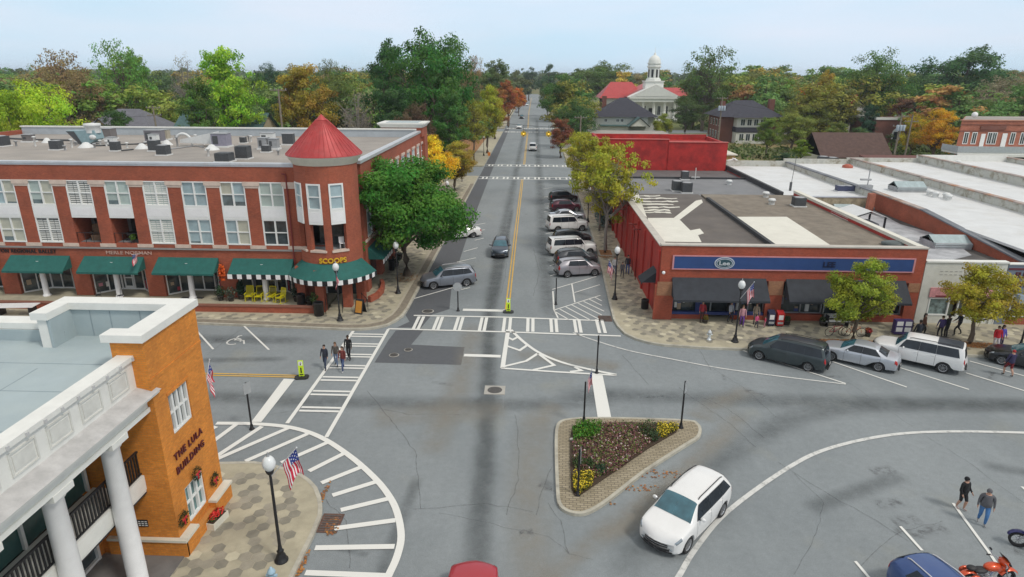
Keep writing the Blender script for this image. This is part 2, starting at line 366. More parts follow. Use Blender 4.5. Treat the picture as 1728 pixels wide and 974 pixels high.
def pavement(name, kerb, rest, kw=.18):
    b = MB(); b.prism(kerb+rest, -.3, .15, PAVE, side=KERB); b.build(name, kind='structure')
    b = MB(); b.uv = []
    ins = []
    for i, p in enumerate(kerb):
        p0 = Vector(kerb[max(i-1, 0)]); p1 = Vector(kerb[min(i+1, len(kerb)-1)]); t = (p1-p0).normalized(); ins.append((t, Vector(p)))
    sgn = 1
    c = Vector(rest[0])
    t, p = ins[len(ins)//2]
    nn = Vector((-t.y, t.x)); sgn = 1 if (Vector(rest[len(rest)//2])-p).dot(nn) > 0 else -1
    O = [(p.x, p.y) for t, p in ins]; I = [(p.x-sgn*t.y*kw, p.y+sgn*t.x*kw) for t, p in ins]
    b.uv = None
    for i in range(len(O)-1):
        q = [(*O[i], .160), (*O[i+1], .160), (*I[i+1], .160), (*I[i], .160)]
        if sgn < 0: q = q[::-1]
        b.add(q, [(0, 1, 2, 3)], KERB)
        q2 = [(*O[i], .15), (*O[i+1], .15), (*O[i+1], .160), (*O[i], .160)]
        b.add(q2 if sgn > 0 else q2[::-1], [(0, 1, 2, 3)], KERB)
    b.build('kerb', kind='structure'); return I
pavement('sidewalk', KR, [(70, 118), (60, 119)])
pavement('sidewalk', KL, [(-20, 119), (-90, 118)])
pavement('plaza_paving', PZ, [(-14, 8), (-40, 8)])
# far pavements
b = MB()
for (x0, x1, y0, y1) in ((-14, -10.2, 133, 216), (7.1, 10, 133, 216), (-13, -10.4, 230, 540), (7.1, 9, 230, 540)): b.box((x0, y0, -.1), (x1, y1, .13), PAVE)
b.build('sidewalk', kind='structure')
# red-brown leaf litter and straw verges
b = MB(); b.sheet([(-40, 133.5), (-14, 133.5), (-14, 216), (-44, 216)], .03, STRAW); b.sheet([(-30, 230), (-13.2, 230), (-13.2, 500), (-26, 500)], .03, STRAW); b.build('verge', kind='structure')

# hexagonal pavers
HD = M('paver_dark', (.235, .22, .175), .85, .2, 2.); HL = M('paver_light', (.54, .50, .37), .85, .15, 2.); HM = M('paver_mid', (.31, .285, .225), .85, .2, 2.)
def inside(p, poly):
    c = False; n = len(poly)
    for i in range(n):
        a, bb = poly[i], poly[(i+1) % n]
        if (a[1] > p[1]) != (bb[1] > p[1]) and p[0] < (bb[0]-a[0])*(p[1]-a[1])/(bb[1]-a[1])+a[0]: c = not c
    return c
def hexes(b, poly, r, dens, light, z=.156):
    xs = [p[0] for p in poly]; ys = [p[1] for p in poly]; dx, dy = r*math.sqrt(3), r*1.5; row = 0; y = min(ys)
    while y < max(ys):
        x = min(xs)+(dx/2 if row % 2 else 0); k = 0
        while x < max(xs):
            if all(inside((x+q[0], y+q[1]), poly) for q in ((r, 0), (-r, 0), (0, r), (0, -r))):
                t = RN(); m = None
                if (row+2*k) % 3 == 0 and t < dens: m = HD if RN() > light else HL
                elif t < dens*.35: m = HM
                if m: b.add([(x+r*.97*math.sin(rad(60*i)), y+r*.97*math.cos(rad(60*i)), z) for i in range(6)][::-1], [tuple(range(6))], m)
            x += dx; k += 1
        y += dy; row += 1
b = MB(); hexes(b, [(-20, 14), (-9.3, 14), (-9.3, 21.2), (-9.5, 23.3), (-10.6, 24.9), (-12.3, 25.8), (-14, 26), (-20, 26)], .29, .95, .2)
hexes(b, [(7.3, 112), (7.2, 72), (7.1, 63), (6.75, 49), (6.9, 45), (8, 43.0), (9.6, 42.1), (12.4, 41.8), (22, 41.6), (45, 41.2), (45, 46.5), (9.6, 46.5), (9.6, 112)], .27, .9, .2)
hexes(b, [(-60, 44.9), (-14, 44.5), (-12, 44.5), (-11, 46), (-10.9, 63), (-10.9, 110), (-13.8, 110), (-13.8, 50), (-15, 46.4), (-60, 46.7)], .27, .9, .2)
b.build('hexagonal_pavers', kind='structure')
# brick band along the left kerb, light line
b = MB()
BB = M('brick_band', (.23, .20, .155), .85, .3, 4); LB = M('pale_band', (.42, .38, .30), .85, .15, 3)
ribbon(b, [(-60, 44.85), (-25, 44.68), (-13.9, 44.05), (-12.2, 44.2), (-11.0, 45.0), (-10.5, 46.6), (-10.35, 48.2), (-10.4, 63), (-10.45, 110)], .55, BB, .162)
ribbon(b, [(-60, 45.2), (-25, 45.05), (-13.9, 44.42), (-12.4, 44.6), (-11.4, 45.3), (-10.85, 46.8), (-10.75, 48.2), (-10.8, 63), (-10.85, 110)], .16, LB, .165)
b.build('paver_border', kind='structure')

# dark newer asphalt
b = MB()
b.sheet([g(*p) for p in ((632, 612), (655, 575), (668, 558), (716, 556), (694, 582), (784, 586), (778, 616))], .008, ASPHD)
b.sheet([(-10.0, 44.4), (-9.3, 45.6), (-9.86, 47), (-9.84, 48.2), (-9.88, 63), (-9.95, 92), (-10.0, 118), (-10.1, 230), (-8.6, 230), (-8.1, 118), (-7.75, 80), (-7.2, 55), (-6.6, 48.5), (-7.8, 47.2), (-8.2, 44.4)], .008, ASPHD)
b.build('asphalt_patch', kind='structure')
# traffic wear: darker polished lanes, leaked oil, tan worn areas
DK = MDECAL('tyre_wear', (.12, .135, .14), .55, .9, .2, .8, .5); DK2 = MDECAL('lane_wear', (.135, .152, .158), .6, .7, .2, .7, .5)
TAN = MDECAL('tan_wear', (.33, .305, .255), .5, .5, .25, .65, .5); OIL = MDECAL('oil_stain', (.12, .125, .13), .55, 3, .45, .62, .5)
b = MB()
ribbon(b, [(-3.3, 320), (-3.4, 160), (-3.45, 100), (-3.5, 62), (-3.3, 47), (-2.6, 36), (-2.15, 27), (-1.95, 20), (-2, 4)], 1.9, DK2, .013)
ribbon(b, [(-3.45, 80), (-3.5, 62), (-3.3, 47), (-2.6, 36), (-2.2, 28), (-1.95, 19)], 1.3, DK, .016)
ribbon(b, [(1.0, 300), (1.0, 160), (1.1, 100), (1.2, 62), (1.5, 44)], 2.2, DK2, .013)
ribbon(b, smoothline([(1, 34.6, 0), (8, 34.3, 0), (14, 34.1, 0), (22, 34.2, 0), (34, 34.2, 0)], 5), 2.6, DK2, .013)
ribbon(b, smoothline([(3.0, 19, 0), (5.0, 22.5, 0), (7.6, 25.8, 0), (11, 29.2, 0), (15, 32.2, 0), (20, 33.6, 0), (27, 34, 0), (40, 34, 0)], 5), 2.4, DK, .017)
ribbon(b, [(-60, 41.6), (-30, 41.6), (-14, 41.6)], 2.2, DK2, .013)
ribbon(b, [(-50, 34), (-30, 33.5), (-10, 32.8), (0, 33), (6, 34)], 2.4, DK2, .013)
b.build('lane_wear', kind='structure')
b = MB()
ribbon(b, smoothline([(.5, 16, 0), (.1, 22, 0), (0, 27, 0), (.6, 31.5, 0), (2, 33, 0)], 4), 3.0, TAN, .020)
ribbon(b, smoothline([(2.5, 21.6, 0), (5, 24, 0), (8, 27.5, 0), (10.5, 30.5, 0), (12, 33, 0)], 4), 2.0, TAN, .020)
ribbon(b, [(-9, 31), (-5, 32), (-1, 32.2)], 3.5, TAN, .0205)
ribbon(b, [(-1.5, 40), (3, 39), (6, 38)], 2.6, TAN, .0205)
ribbon(b, smoothline([(.6, 19, 0), (2.2, 21.2, 0), (4.2, 22.8, 0), (6.5, 25.6, 0)], 4), 1.6, TAN, .0212); ribbon(b, smoothline([(-4.5, 46, 0), (-4.2, 38, 0), (-4.5, 33, 0), (-5, 27, 0)], 4), 2.6, TAN, .0214); ribbon(b, [(9, 31.5), (11, 33.8), (13.5, 35.5)], 2.4, TAN, .0216); ribbon(b, [(5, 60), (3.4, 80), (3.2, 100)], 1.6, TAN, .0218)
for (p, q, w) in (((-5.6, 18), (-5.2, 26), .9), ((-6.2, 20.5), (-7.6, 20.9), .5), ((12, 24), (18, 27), 1.4), ((-3, 50), (-2.9, 90), .8), ((22, 28), (27, 26), 1.3), ((-22, 38), (-16, 38.5), 1.2)): ribbon(b, [p, q], w, DK2, .0222)
b.build('worn_asphalt', kind='structure')
b = MB(); rs = random.Random(5)
for i in range(30):
    x, y = rs.uniform(-14, 30), rs.uniform(18, 41)
    if i > 24: x, y = rs.uniform(-7, 5.5), rs.uniform(48, 100)
    if 1 < x < 9 and 23 < y < 32: continue
    a = rs.uniform(0, 3.14); L = rs.uniform(.25, .8); ribbon(b, [(x-math.cos(a)*L, y-math.sin(a)*L), (x, y), (x+math.cos(a)*L, y+math.sin(a)*L)], rs.uniform(.3, .9), OIL, .023)
for px, py in ((1490, 795), (1500, 850), (1575, 895), (1530, 880), (770, 468), (740, 480), (790, 450), (1290, 586), (1320, 600), (1420, 600), (580, 608), (375, 575)): 
    x, y = g(px, py); ribbon(b, [(x-.7, y-.1), (x, y), (x+.7, y+.15)], 1.0, OIL, .0235)
b.build('oil_stain', kind='structure')
# cracks: wandering tarry lines
CR = MDECAL('crack_dark', (.13, .137, .142), .62, 4, .3, .65, 0)
def crack(b, pts, w=.05, seed=1):
    r = random.Random(seed); o = []
    for i in range(len(pts)-1):
        a, c = Vector(g(*pts[i])+(0,)), Vector(g(*pts[i+1])+(0,)); n = max(3, int((c-a).length/.45))
        for j in range(n): o.append(a.lerp(c, j/n)+Vector((r.gauss(0, .035), r.gauss(0, .035), 0)))
    o.append(Vector(g(*pts[-1])+(0,))); ribbon(b, o, w, CR, .027)
b = MB()
for i, c in enumerate([[(1200, 620), (1255, 655), (1310, 705)], [(1145, 655), (1230, 715), (1275, 755)], [(1310, 780), (1400, 835), (1480, 880), (1535, 915)], [(1560, 735), (1640, 785), (1728, 850)], [(1050, 600), (1085, 640), (1095, 650)],
    [(870, 700), (876, 770), (873, 810), (855, 870)], [(740, 865), (850, 890), (925, 905), (960, 935), (1000, 945)], [(925, 850), (945, 880), (960, 935)], [(1180, 670), (1228, 690), (1290, 740)],
    [(1430, 645), (1480, 680), (1540, 720)], [(1180, 590), (1200, 625)], [(640, 690), (690, 700), (790, 700)], [(350, 600), (400, 560), (430, 552)], [(550, 845), (585, 880), (590, 960)], [(930, 790), (915, 830), (905, 870)],
    [(1340, 800), (1390, 850), (1370, 920), (1340, 970)], [(620, 660), (700, 760), (710, 860)], [(700, 860), (820, 850), (900, 865)], [(1450, 960), (1510, 900), (1590, 880)], [(690, 480), (720, 500)], [(900, 420), (910, 460), (900, 500)],
    [(930, 530), (1000, 560), (1060, 570)], [(455, 700), (520, 690), (560, 700)], [(855, 440), (852, 470), (846, 495)]]): crack(b, c, .035 if i % 3 else .025, i)
b.build('road_crack', kind='structure')

# ---- paint
b = MB(); Z = .030
def L(pts, w, m=WHITE, z=Z, sm=0):
    q = [g(*p) for p in pts]
    if sm: q = [(v.x, v.y) for v in smoothline([(p[0], p[1], 0) for p in q], sm)]
    ribbon(b, q, w, m, z)
def LW(pts, w, m=WHITE, z=Z): ribbon(b, pts, w, m, z)
# left crossing
LW([(-13.05, 43.5), (-13.1, 30.3)], .22); LW([(-10.56, 44.0), (-10.56, 29.0)], .22)
for y in (563.5, 567.5, 580, 584, 598, 602, 617, 621.4, 637, 642.4, 661, 667, 689, 695):
    yy = g(560, y)[1]; LW([(-12.93, yy), (-10.68, yy)], .20, WHITE, Z+.001)
# north crossing
LW([(-9.2, 46.9), (-2, 46.85), (5.7, 46.45)], .22); LW([(-10.6, 44.05), (-2, 43.85), (6.5, 43.45)], .22)
for px in (702, 710, 735.5, 743, 770.6, 778.5, 811.6, 819.4, 850.8, 860.8, 890.8, 899.3, 930, 938.5, 970, 977.8, 1007.8, 1017):
    x, y = g(px, 546); LW([(x, 46.7), (x, 43.95)], .24, WHITE, Z+.001)
# stop bars
LW([(-5.5, 48.35), (-2.1, 48.3)], .5); L([(783, 600), (845, 602)], .42)
b.sheet([g(*p) for p in ((479, 640), (497, 641), (441, 713), (424, 713))], Z, WHITE); b.uv += [(0.5, .5)]*4
b.sheet([(3.83, 37.0), (4.55, 37.0), (4.5, 31.6), (3.75, 31.6)], Z, WHITE); b.uv += [(.5, .5)]*4
# painted gore
L([(857.5, 557), (848, 622)], .30); L([(846, 622), (935, 628), (1040, 634)], .20)
L([(862, 557), (883, 577), (910, 596), (945, 611), (990, 623), (1040, 633)], .24, sm=5)
for c in ([(857, 570), (865, 574), (873, 570)], [(854, 584), (877, 592), (890, 583)], [(851, 619), (888, 610), (908, 597)], [(908, 597), (935, 617), (900, 625)], [(970, 620), (981, 626), (962, 628)]): L(c, .22, WHITE, Z+.001)
L([(967, 562), (1000, 574), (1060, 592), (1130, 606), (1210, 621), (1310, 635), (1427, 649)], .13, WORN, sm=4)
# right angled bays
for c in ([(1253, 592), (1330, 617), (1427, 648)], [(1405, 611), (1530, 654)], [(1515, 620), (1635, 658)], [(1630, 630), (1728, 660)], [(1636, 610), (1728, 635)]): L(c, .13)
# double yellow
for dx in (-.13, .13):
    LW([(-1.95+dx, 48.6), (-2.0+dx, 75), (-2.0+dx, 116)], .11, YELL); LW([(-2.0+dx, 136), (-2.1+dx, 214)], .12, YELL); LW([(-2.2+dx, 232), (-2.8+dx, 330), (-2.6+dx, 540)], .12, YELL)
for dy in (-.13, .13): LW([(-60, 36.1+dy), (-25, 36.0+dy), (-14.6, 35.95+dy)], .11, YELL)
# bays at the left
for c in ([(412, 551), (454, 591)], [(326, 552), (360, 590)], [(240, 552), (268, 590)], [(697, 505), (789, 479)], [(771, 443), (803, 435.5)], [(783, 461), (799, 456.5)], [(783, 425), (806, 418.5)], [(801, 406), (816, 402.5)], [(775, 490), (793, 486)], [(800, 392), (818, 388)], [(803, 380), (819, 377)]): L(c, .13, WHITE, Z+.002)
# wheelchair emblem, worn
c0 = g(395, 577); LW([(c0[0]+.45*math.cos(t*.5), c0[1]+.55*math.sin(t*.5)) for t in range(0, 12)], .12, WORN); LW([(c0[0]-.05, c0[1]+.2), (c0[0]-.1, c0[1]+1.0), (c0[0]+.1, c0[1]+1.1)], .13, WORN); LW([(c0[0], c0[1]+.3), (c0[0]+.6, c0[1]+.2), (c0[0]+.9, c0[1]-.4)], .12, WORN)
# bays and hatching at the right kerb
for c in ([(929, 466), (950, 460.5)], [(928, 449), (950, 442)], [(926, 430), (945, 425)], [(924, 412), (940, 409)], [(921, 395), (938, 392)], [(919, 372), (936, 369)], [(918, 358), (935, 355)], [(918, 345), (935, 342.5)], [(918, 333), (935, 330)], [(917, 319), (933, 317)], [(932, 489), (1007, 467)], [(969, 494.5), (1012, 481)], [(965, 480), (970, 511)], [(933, 492), (934.7, 523)], [(934.7, 524), (1013, 499)], [(934.7, 523), (941.6, 537)]): L(c, .12)
def z5(x, y): return (840+x/6.495, 500+y/6.495)
for a, c in (((625, 170), (775, 258)), ((680, 145), (895, 262)), ((745, 120), (1020, 268)), ((810, 98), (1140, 272)), ((880, 80), (1140, 210)), ((940, 60), (1165, 168)), ((1000, 35), (1140, 105)), ((1065, 15), (1140, 55))): L([z5(*a), z5(*c)], .11)
# hatched corner at bottom left
L([(365, 715), (430, 716), (490, 722), (540, 738), (590, 770), (630, 805), (655, 835), (670, 865), (677, 905), (670, 940), (655, 974), (640, 1010)], .30, sm=5)
def z4(x, y): return (300+x/2.1457, 520+y/2.1457)
for a, c in (((70, 470), (140, 430)), ((100, 505), (215, 420)), ((115, 555), (305, 430)), ((145, 547), (400, 436)), ((245, 556), (470, 457)), ((375, 562), (545, 487)), ((475, 592), (610, 524)), ((520, 635), (675, 573)), ((560, 680), (730, 627)), ((590, 733), (770, 690)), ((567, 800), (788, 770)), ((497, 870), (785, 865)), ((462, 960), (760, 972)), ((440, 1050), (735, 1075))): L([z4(*a), z4(*c)], .28, WHITE, Z+.001)
# roundabout edge line, bottom right bays
L([(1120, 1010), (1145, 974), (1175, 925), (1230, 862), (1330, 790), (1400, 757), (1500, 735), (1600, 729), (1728, 731), (1800, 735)], .22, WORN, sm=5)
for c in ([(1608, 850), (1668, 932), (1690, 965)], [(1519, 889), (1556, 930)], [(1443, 948), (1470, 980)], [(1724, 822), (1790, 880)]): L(c, .12)
# far crossings
for yc in (117.5, 134.5, 216, 230):
    LW([(-9.9, yc-1.2), (6.8, yc-1.2)], .35 if yc < 200 else .5); LW([(-9.9, yc+1.2), (6.8, yc+1.2)], .35 if yc < 200 else .5)
    for k in range(9):
        for dx in (0, .7): LW([(-9.2+k*1.9+dx, yc-1.1), (-9.2+k*1.9+dx, yc+1.1)], .32 if yc < 200 else .4, WHITE, Z+.001)
b.build('road_marking', kind='structure')

# manholes, drains (set in the road)
IRON = M('cast_iron', (.12, .115, .11), .55, .25, 12, metal=.4); CONC = M('concrete_pale', (.40, .385, .35), .85, .12, 3)
def manhole(px, py, r, sq, lab):
    x, y = g(px, py); t = thing('manhole', lab, 'manhole', (x, y, 0), 0, 'manhole covers in the road')
    if sq: m = MB(); m.box((x-sq, y-sq*.9, .01), (x+sq, y+sq*.9, .034), CONC); m.build('surround', t)
    m = MB(); m.lathe((x, y, .034), [(r*1.15, 0), (r*1.15, .004), (r, .008)], CONC if not sq else IRON, 24); m.build('rim', t)
    m = MB(); m.lathe((x, y, .044), [(r*.95, 0), (r*.95, .005)], IRON, 24)
    for k in range(6): m.box((x-r*.7, y-r*.6+k*r*.24, .049), (x+r*.7, y-r*.6+k*r*.24+r*.08, .056), IRON)
    m.build('cover', t)
manhole(835, 659, .38, .62, 'round iron manhole cover in a pale square slab in the middle of the junction')
manhole(722, 526, .42, .0, 'round manhole cover in dark asphalt beside the stop sign post'); manhole(665, 600, .3, .0, 'left small manhole cover in the dark asphalt patch'); manhole(689, 591, .26, .0, 'right small manhole cover in the dark asphalt patch')
def drain(px, py, w, d, lab, rz=0):
    x, y = g(px, py, .1); t = thing('storm_drain', lab, 'storm drain', (x, y, 0), rz)
    m = MB(); m.box((-w/2, -d/2, .0), (w/2, d/2, .03), M('drain_brick', (.12, .07, .055), .9, .4, 6)); m.build('grate', t, world=False)
    m = MB()
    for k in range(7): m.box((-w/2+.1, -d/2+.1+k*(d-.2)/6.5, .03), (w/2-.1, -d/2+.14+k*(d-.2)/6.5, .05), IRON)
    m.build('bars', t, world=False)
drain(557, 880, .9, 1.2, 'rusty storm drain at the plaza kerb inside the white hatching'); drain(1021, 536, 1.0, 1.2, 'dark storm drain at the right kerb end of the crossing')
def leafpatch(b, px, py, w, h, n, seed, z=.16):
    r = random.Random(seed); x, y = g(px, py, z)
    for i in range(n):
        a = r.uniform(0, 6.28); q = math.sqrt(r.random()); cx, cy = x+w*q*math.cos(a), y+h*q*math.sin(a); s = r.uniform(.03, .07); t = r.uniform(0, 3)
        b.add([(cx+s*math.cos(t+k*1.57), cy+s*math.sin(t+k*1.57), z+.01+r.random()*.02) for k in range(4)], [(0, 1, 2, 3)], r.choice(LEAFC))
LEAFC = [M('dry_leaf_rust', (.32, .12, .04), .9, .2), M('dry_leaf_orange', (.45, .20, .05), .9, .2), M('dry_leaf_brown', (.20, .11, .05), .9, .2)]
b = MB()
for (px, py, w, h, n, z) in ((1408, 577, 1.5, .5, 500, .16), (1440, 578, 2.0, .5, 700, .16), (1600, 580, 2.5, .5, 900, .16), (1655, 583, 1.8, .5, 600, .16), (686, 468, 1.0, 1.6, 260, .16), (1021, 432, .7, .9, 260, .16), (533, 860, .12, 2.2, 160, .02), (560, 890, .3, .6, 60, .02), (505, 965, .12, 1.2, 90, .02), (1110, 800, 1.6, .35, 60, .02), (1060, 822, 1.4, .3, 50, .02), (1010, 850, .8, .2, 25, .02)): leafpatch(b, px, py, w, h, n, int(px), z)
b.build('fallen_leaves', kind='stuff', label='rust coloured fallen leaves gathered under street trees and along kerbs')
# ================================================================== BUILDINGS (near)
BR_L = MBRICK('brick_red', (.41, .100, .05), (.32, .072, .038), (.33, .12, .07), stain=.22)
BR_O = MBRICK('brick_orange', (.76, .27, .032), (.62, .20, .024), (.52, .24, .06), stain=.16, scol=(.30, .12, .03))
BR_R = MBRICK('brick_painted_red', (.42, .08, .04), (.34, .062, .032), (.30, .10, .06), stain=.22)
BR_T = MBRICK('brick_tan', (.42, .20, .10), (.35, .155, .08), (.30, .2, .14), stain=.2)
REDP = M('red_wall_paint', (.42, .035, .025), .7, .22, .8, stain=(.5, .5, (.16, .012, .012), .5, .75))
STONE = M('cast_stone', (.62, .50, .42), .8, .14, 2); TRIM = M('white_trim', (.74, .74, .70), .55, .06, 2, stain=(1.2, .25, (.45, .44, .40), .5, .8))
FRAME = M('window_white', (.78, .79, .77), .45, .04, 2); CREAM = M('cream_cornice', (.66, .63, .53), .6, .08, 2)
METALC = M('metal_coping', (.55, .57, .60), .4, .12, .8, metal=.3, stain=(1.5, .4, (.40, .36, .33), .5, .7))
BLIND = MGLASS('glass_blind', (.40, .48, .45), .18, .22, .6); BLIND2 = MGLASS('glass_blind_blue', (.33, .43, .46), .15, .25, .5); DGL = MGLASS('glass_dark', (.045, .06, .065), .06, .8, .8)
SHUT = M('shutter_slats', (.34, .40, .36), .5, .4, 6); GRN = M('awning_green', (.013, .11, .095), .75, .18, 2.5, stain=(.9, .35, (.05, .19, .16), .55, .8))
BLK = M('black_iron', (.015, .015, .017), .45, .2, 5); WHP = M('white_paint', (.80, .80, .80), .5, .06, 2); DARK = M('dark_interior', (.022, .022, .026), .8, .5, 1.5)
ROOFG = M('roof_membrane_grey', (.30, .275, .25), .9, .16, .25, stain=(.12, .6, (.42, .37, .32), .42, .7)); ROOFB = M('roof_membrane_blue', (.36, .43, .45), .75, .12, .35, stain=(.5, .5, (.42, .48, .47), .45, .7))
REDM = M('red_metal_roof', (.44, .05, .05), .5, .2, 1.6, metal=.1, stain=(1.2, .5, (.50, .13, .12), .45, .75)); CHAR = M('charcoal_awning', (.028, .033, .042), .8, .25, 2)
def part(parent, name, fn, *a, **k):
    b = MB(); fn(b); return b.build(name, parent, *a, **k)
DGB = MGLASS('glass_shaded', (.12, .16, .17), .08, .6, .8); BLIND3 = MGLASS('glass_blind_cream', (.46, .46, .38), .2, .2, .6); _rb = random.Random(4)
def sash(parent, F, u0, u1, w0, w1, pane, cols=2, rows=2, fw=.09, d=-.06, slats=False, name='window'):
    """white sash window: frame, with its pane as a sub-part"""
    b = MB(); b.fb(F, u0, u0+fw, w0, w1, d-.05, d+.07, FRAME); b.fb(F, u1-fw, u1, w0, w1, d-.05, d+.07, FRAME)
    b.fb(F, u0+fw, u1-fw, w1-fw, w1, d-.05, d+.07, FRAME); b.fb(F, u0+fw, u1-fw, w0, w0+fw, d-.05, d+.09, FRAME)
    for i in range(1, cols):
        u = u0+(u1-u0)*i/cols; b.fb(F, u-.055, u+.055, w0+fw, w1-fw, d-.05, d+.06, FRAME)
    for j in range(1, rows):
        w = w0+(w1-w0)*j/rows
        for i in range(cols):
            a = u0+(u1-u0)*i/cols+.055; c = u0+(u1-u0)*(i+1)/cols-.055; b.fb(F, a if i else u0+fw, c if i < cols-1 else u1-fw, w-.035, w+.035, d-.05, d+.04, FRAME)
    f = b.build(name, parent)
    half = pane in (BLIND, BLIND2) and not slats
    p = MB(); p.fb(F, u0+.02, u1-.02, w0+.02, w1-.02, d-.12, d-.06, DGB if half else pane)
    p.build('pane', f)
    if half:
        for i in range(cols):
            q = MB(); k = _rb.choice((1, 1, 1, .97, .8, .55, .9)); a = u0+fw*.6+(u1-u0-fw*1.2)*i/cols; c = a+(u1-u0-fw*1.2)/cols; q.fb(F, a, c, w1-(w1-w0)*k+.02, w1-.03, d-.058, d-.045, pane if _rb.random() < .8 else BLIND3); q.build('blind', f)
    if slats:
        s = MB(); n = int((w1-w0)/.16)
        for i in range(cols*2):
            a = u0+fw+.02+(u1-u0-2*fw)*i/(cols*2); c = a+(u1-u0-2*fw)/(cols*2)-.05
            for j in range(n): s.fb(F, a, c, w0+fw+j*.15, w0+fw+j*.15+.085, d-.058, d-.035, TRIM)
        s.build('shutter', f)
    return f

# ---------------- three-storey red brick shops and flats, left -------------
T = thing('brick_commercial_building', 'three storey red brick building with a red cone turret and green shop awnings', 'building', (-30, 60, .15))
FY = 49.06; F0 = Fr((0, FY, 0)); X0, X1 = -64., -14.0
wins = [(-39.58+3.05*(k-1), -39.58+3.05*(k-1)+1.98, k) for k in range(-7, 8)]
b = MB()
b.fb(F0, X0, -16.0, 9.98, 11.15, -.4, 0, BR_L)              # parapet band
b.fb(F0, X0, -16.0, 3.3, 4.93, -.4, 0, BR_L)
prev = X0
for (a, c, k) in wins: b.fb(F0, prev, a, 4.93, 9.98, -.4, 0, BR_L); prev = c
b.fb(F0, prev, -17.6, 4.93, 9.98, -.4, 0, BR_L)
piers = [-61.2+6.1*i for i in range(8)]                      # ..., -43, -36.9, -30.8, -24.7, -18.6
for x in piers: b.fb(F0, x-.72, x+.72, .15, 3.3, -.9, 0, BR_L)
b.build('brick_wall', T)
# side wall along the street (openings) and back/left walls
b = MB(); FS = Fr((-14.0, 0, 0), 90)
sw = [(53.0+3.1*i, 54.6+3.1*i) for i in range(10)]
b.fb(FS, 52.0, 84, 9.7, 11.1, -.4, 0, BR_L); b.fb(FS, 52.0, 84, 3.3, 4.75, -.4, 0, BR_L); prev = 52.0
for a, c in sw: b.fb(FS, prev, a, 4.75, 9.7, -.4, 0, BR_L); prev = c
b.fb(FS, prev, 84, 4.75, 9.7, -.4, 0, BR_L)
for i in range(7): b.fb(FS, 52.0+5.1*i, 53.2+5.1*i, .15, 3.3, -.6, 0, BR_L)
b.box((X0, 83.6, .15), (-14.4, 84, 11.1), BR_L); b.box((X0, 49.5, .15), (X0+.4, 83.6, 11.1), BR_L)
b.build('brick_wall', T)
part(T, 'roof', lambda b: (b.box((X0+.4, FY+.4, 10.4), (-14.4, 83.6, 10.6), ROOFG)))
part(T, 'coping', lambda b: (b.fb(F0, X0, -18.0, 11.15, 11.27, -.45, .06, METALC), b.fb(F0, X0, -18.0, 11.27, 11.42, -.5, .10, METALC)))
part(T, 'coping', lambda b: (b.fb(FS, 51.7, 81.6, 11.1, 11.35, -.5, .12, METALC)))
part(T, 'back_parapet', lambda b: (b.box((X0+.4, 80.0, 10.6), (-14.4, 80.3, 11.45), M('parapet_flashing', (.42, .46, .49), .5, .12, .8)), b.box((X0+.3, 79.9, 11.45), (-14.4, 80.45, 11.6), TRIM)))
def cornice_block(b):
    b.box((-18.8, 80.6, 10.6), (-13.75, 84.3, 11.7), BR_L); b.box((-14.5, 82, .2), (-13.7, 84.25, 10.6), BR_L)
    for i, (o, z0, z1) in enumerate(((.05, 11.7, 11.85), (.15, 11.85, 12.0), (.3, 12.0, 12.1), (.38, 12.1, 12.25))): b.box((-18.8-o, 80.6-o, z0), (-13.75+o, 84.3+o, z1), TRIM)
part(T, 'corner_cornice', cornice_block)
part(T, 'corner_cornice_recess', lambda b: b.box((-18.3, 81.0, 12.26), (-14.3, 83.9, 12.27), ROOFB))
def caps(b):
    prev = X0+.6
    for (a, c, k) in wins+[(-17.9, 0, 9)]:
        if a-prev < 3: b.fb(F0, prev-.12, a+.12, 9.68, 10.0, .003, .09, STONE); b.fb(F0, prev-.02, a+.02, 9.5, 9.68, .003, .04, STONE); b.fb(F0, prev-.1, a+.1, 4.66, 4.93, .003, .09, STONE)
        prev = c
part(T, 'stone_blocks', caps)
part(T, 'belt_course', lambda b: (b.fb(F0, X0, -18.0, 4.50, 4.62, .003, .12, M('grey_ledge', (.27, .26, .25), .8)), b.fb(FS, 52, 84, 4.5, 4.7, .003, .12, STONE)))
for (a, c, k) in wins:
    if k < -5: continue
    sh = k in (2, 4); pu = {1: BLIND, 2: SHUT, 3: BLIND, 4: BLIND, 7: BLIND, 0: BLIND2}.get(k, BLIND2)
    sash(T, F0, a, c, 8.0, 9.98, pu if not sh else DGL if k == 2 else BLIND, slats=sh)
    bal = k in (2, 3)
    b = MB(); b.fb(F0, a, c, 7.02, 8.0, -.12, .03, FRAME); b.fb(F0, a+.15, c-.15, 7.2, 7.85, .03, .045, WHP); b.build('spandrel_panel', T)
    if not bal:
        sl = k in (1, 4); pl = DGL if k == 7 else (BLIND if k in (1, 4) else BLIND2)
        sash(T, F0, a, c, 4.95, 7.02, DGL if sl and k == 1 else pl, slats=sl)
    else:
        b = MB(); b.fb(F0, a, c, 4.95, 7.02, -2.2, -2.1, M('recess_wall', (.16, .17, .17), .8, .3, 1)); b.fb(F0, a-.3, a, 4.9, 7.05, -2.2, -.4, BR_L); b.fb(F0, c, c+.3, 4.9, 7.05, -2.2, -.4, BR_L)
        b.fb(F0, a-.3, c+.3, 4.8, 4.95, -2.2, -.4, M('balcony_floor', (.22, .23, .24), .8)); b.fb(F0, a+.3, c-.5, 5.0, 6.9, -2.09, -2.05, DGL); b.build('balcony_recess', T)
        b = MB(); b.fb(F0, a, c, 5.75, 5.79, -.12, -.08, BLK)
        for q in range(4): u = a+.05+(c-a-.1)*q/3; b.fb(F0, u-.015, u+.015, 4.95, 5.75, -.115, -.085, BLK)
        b.build('balcony_rail', T)
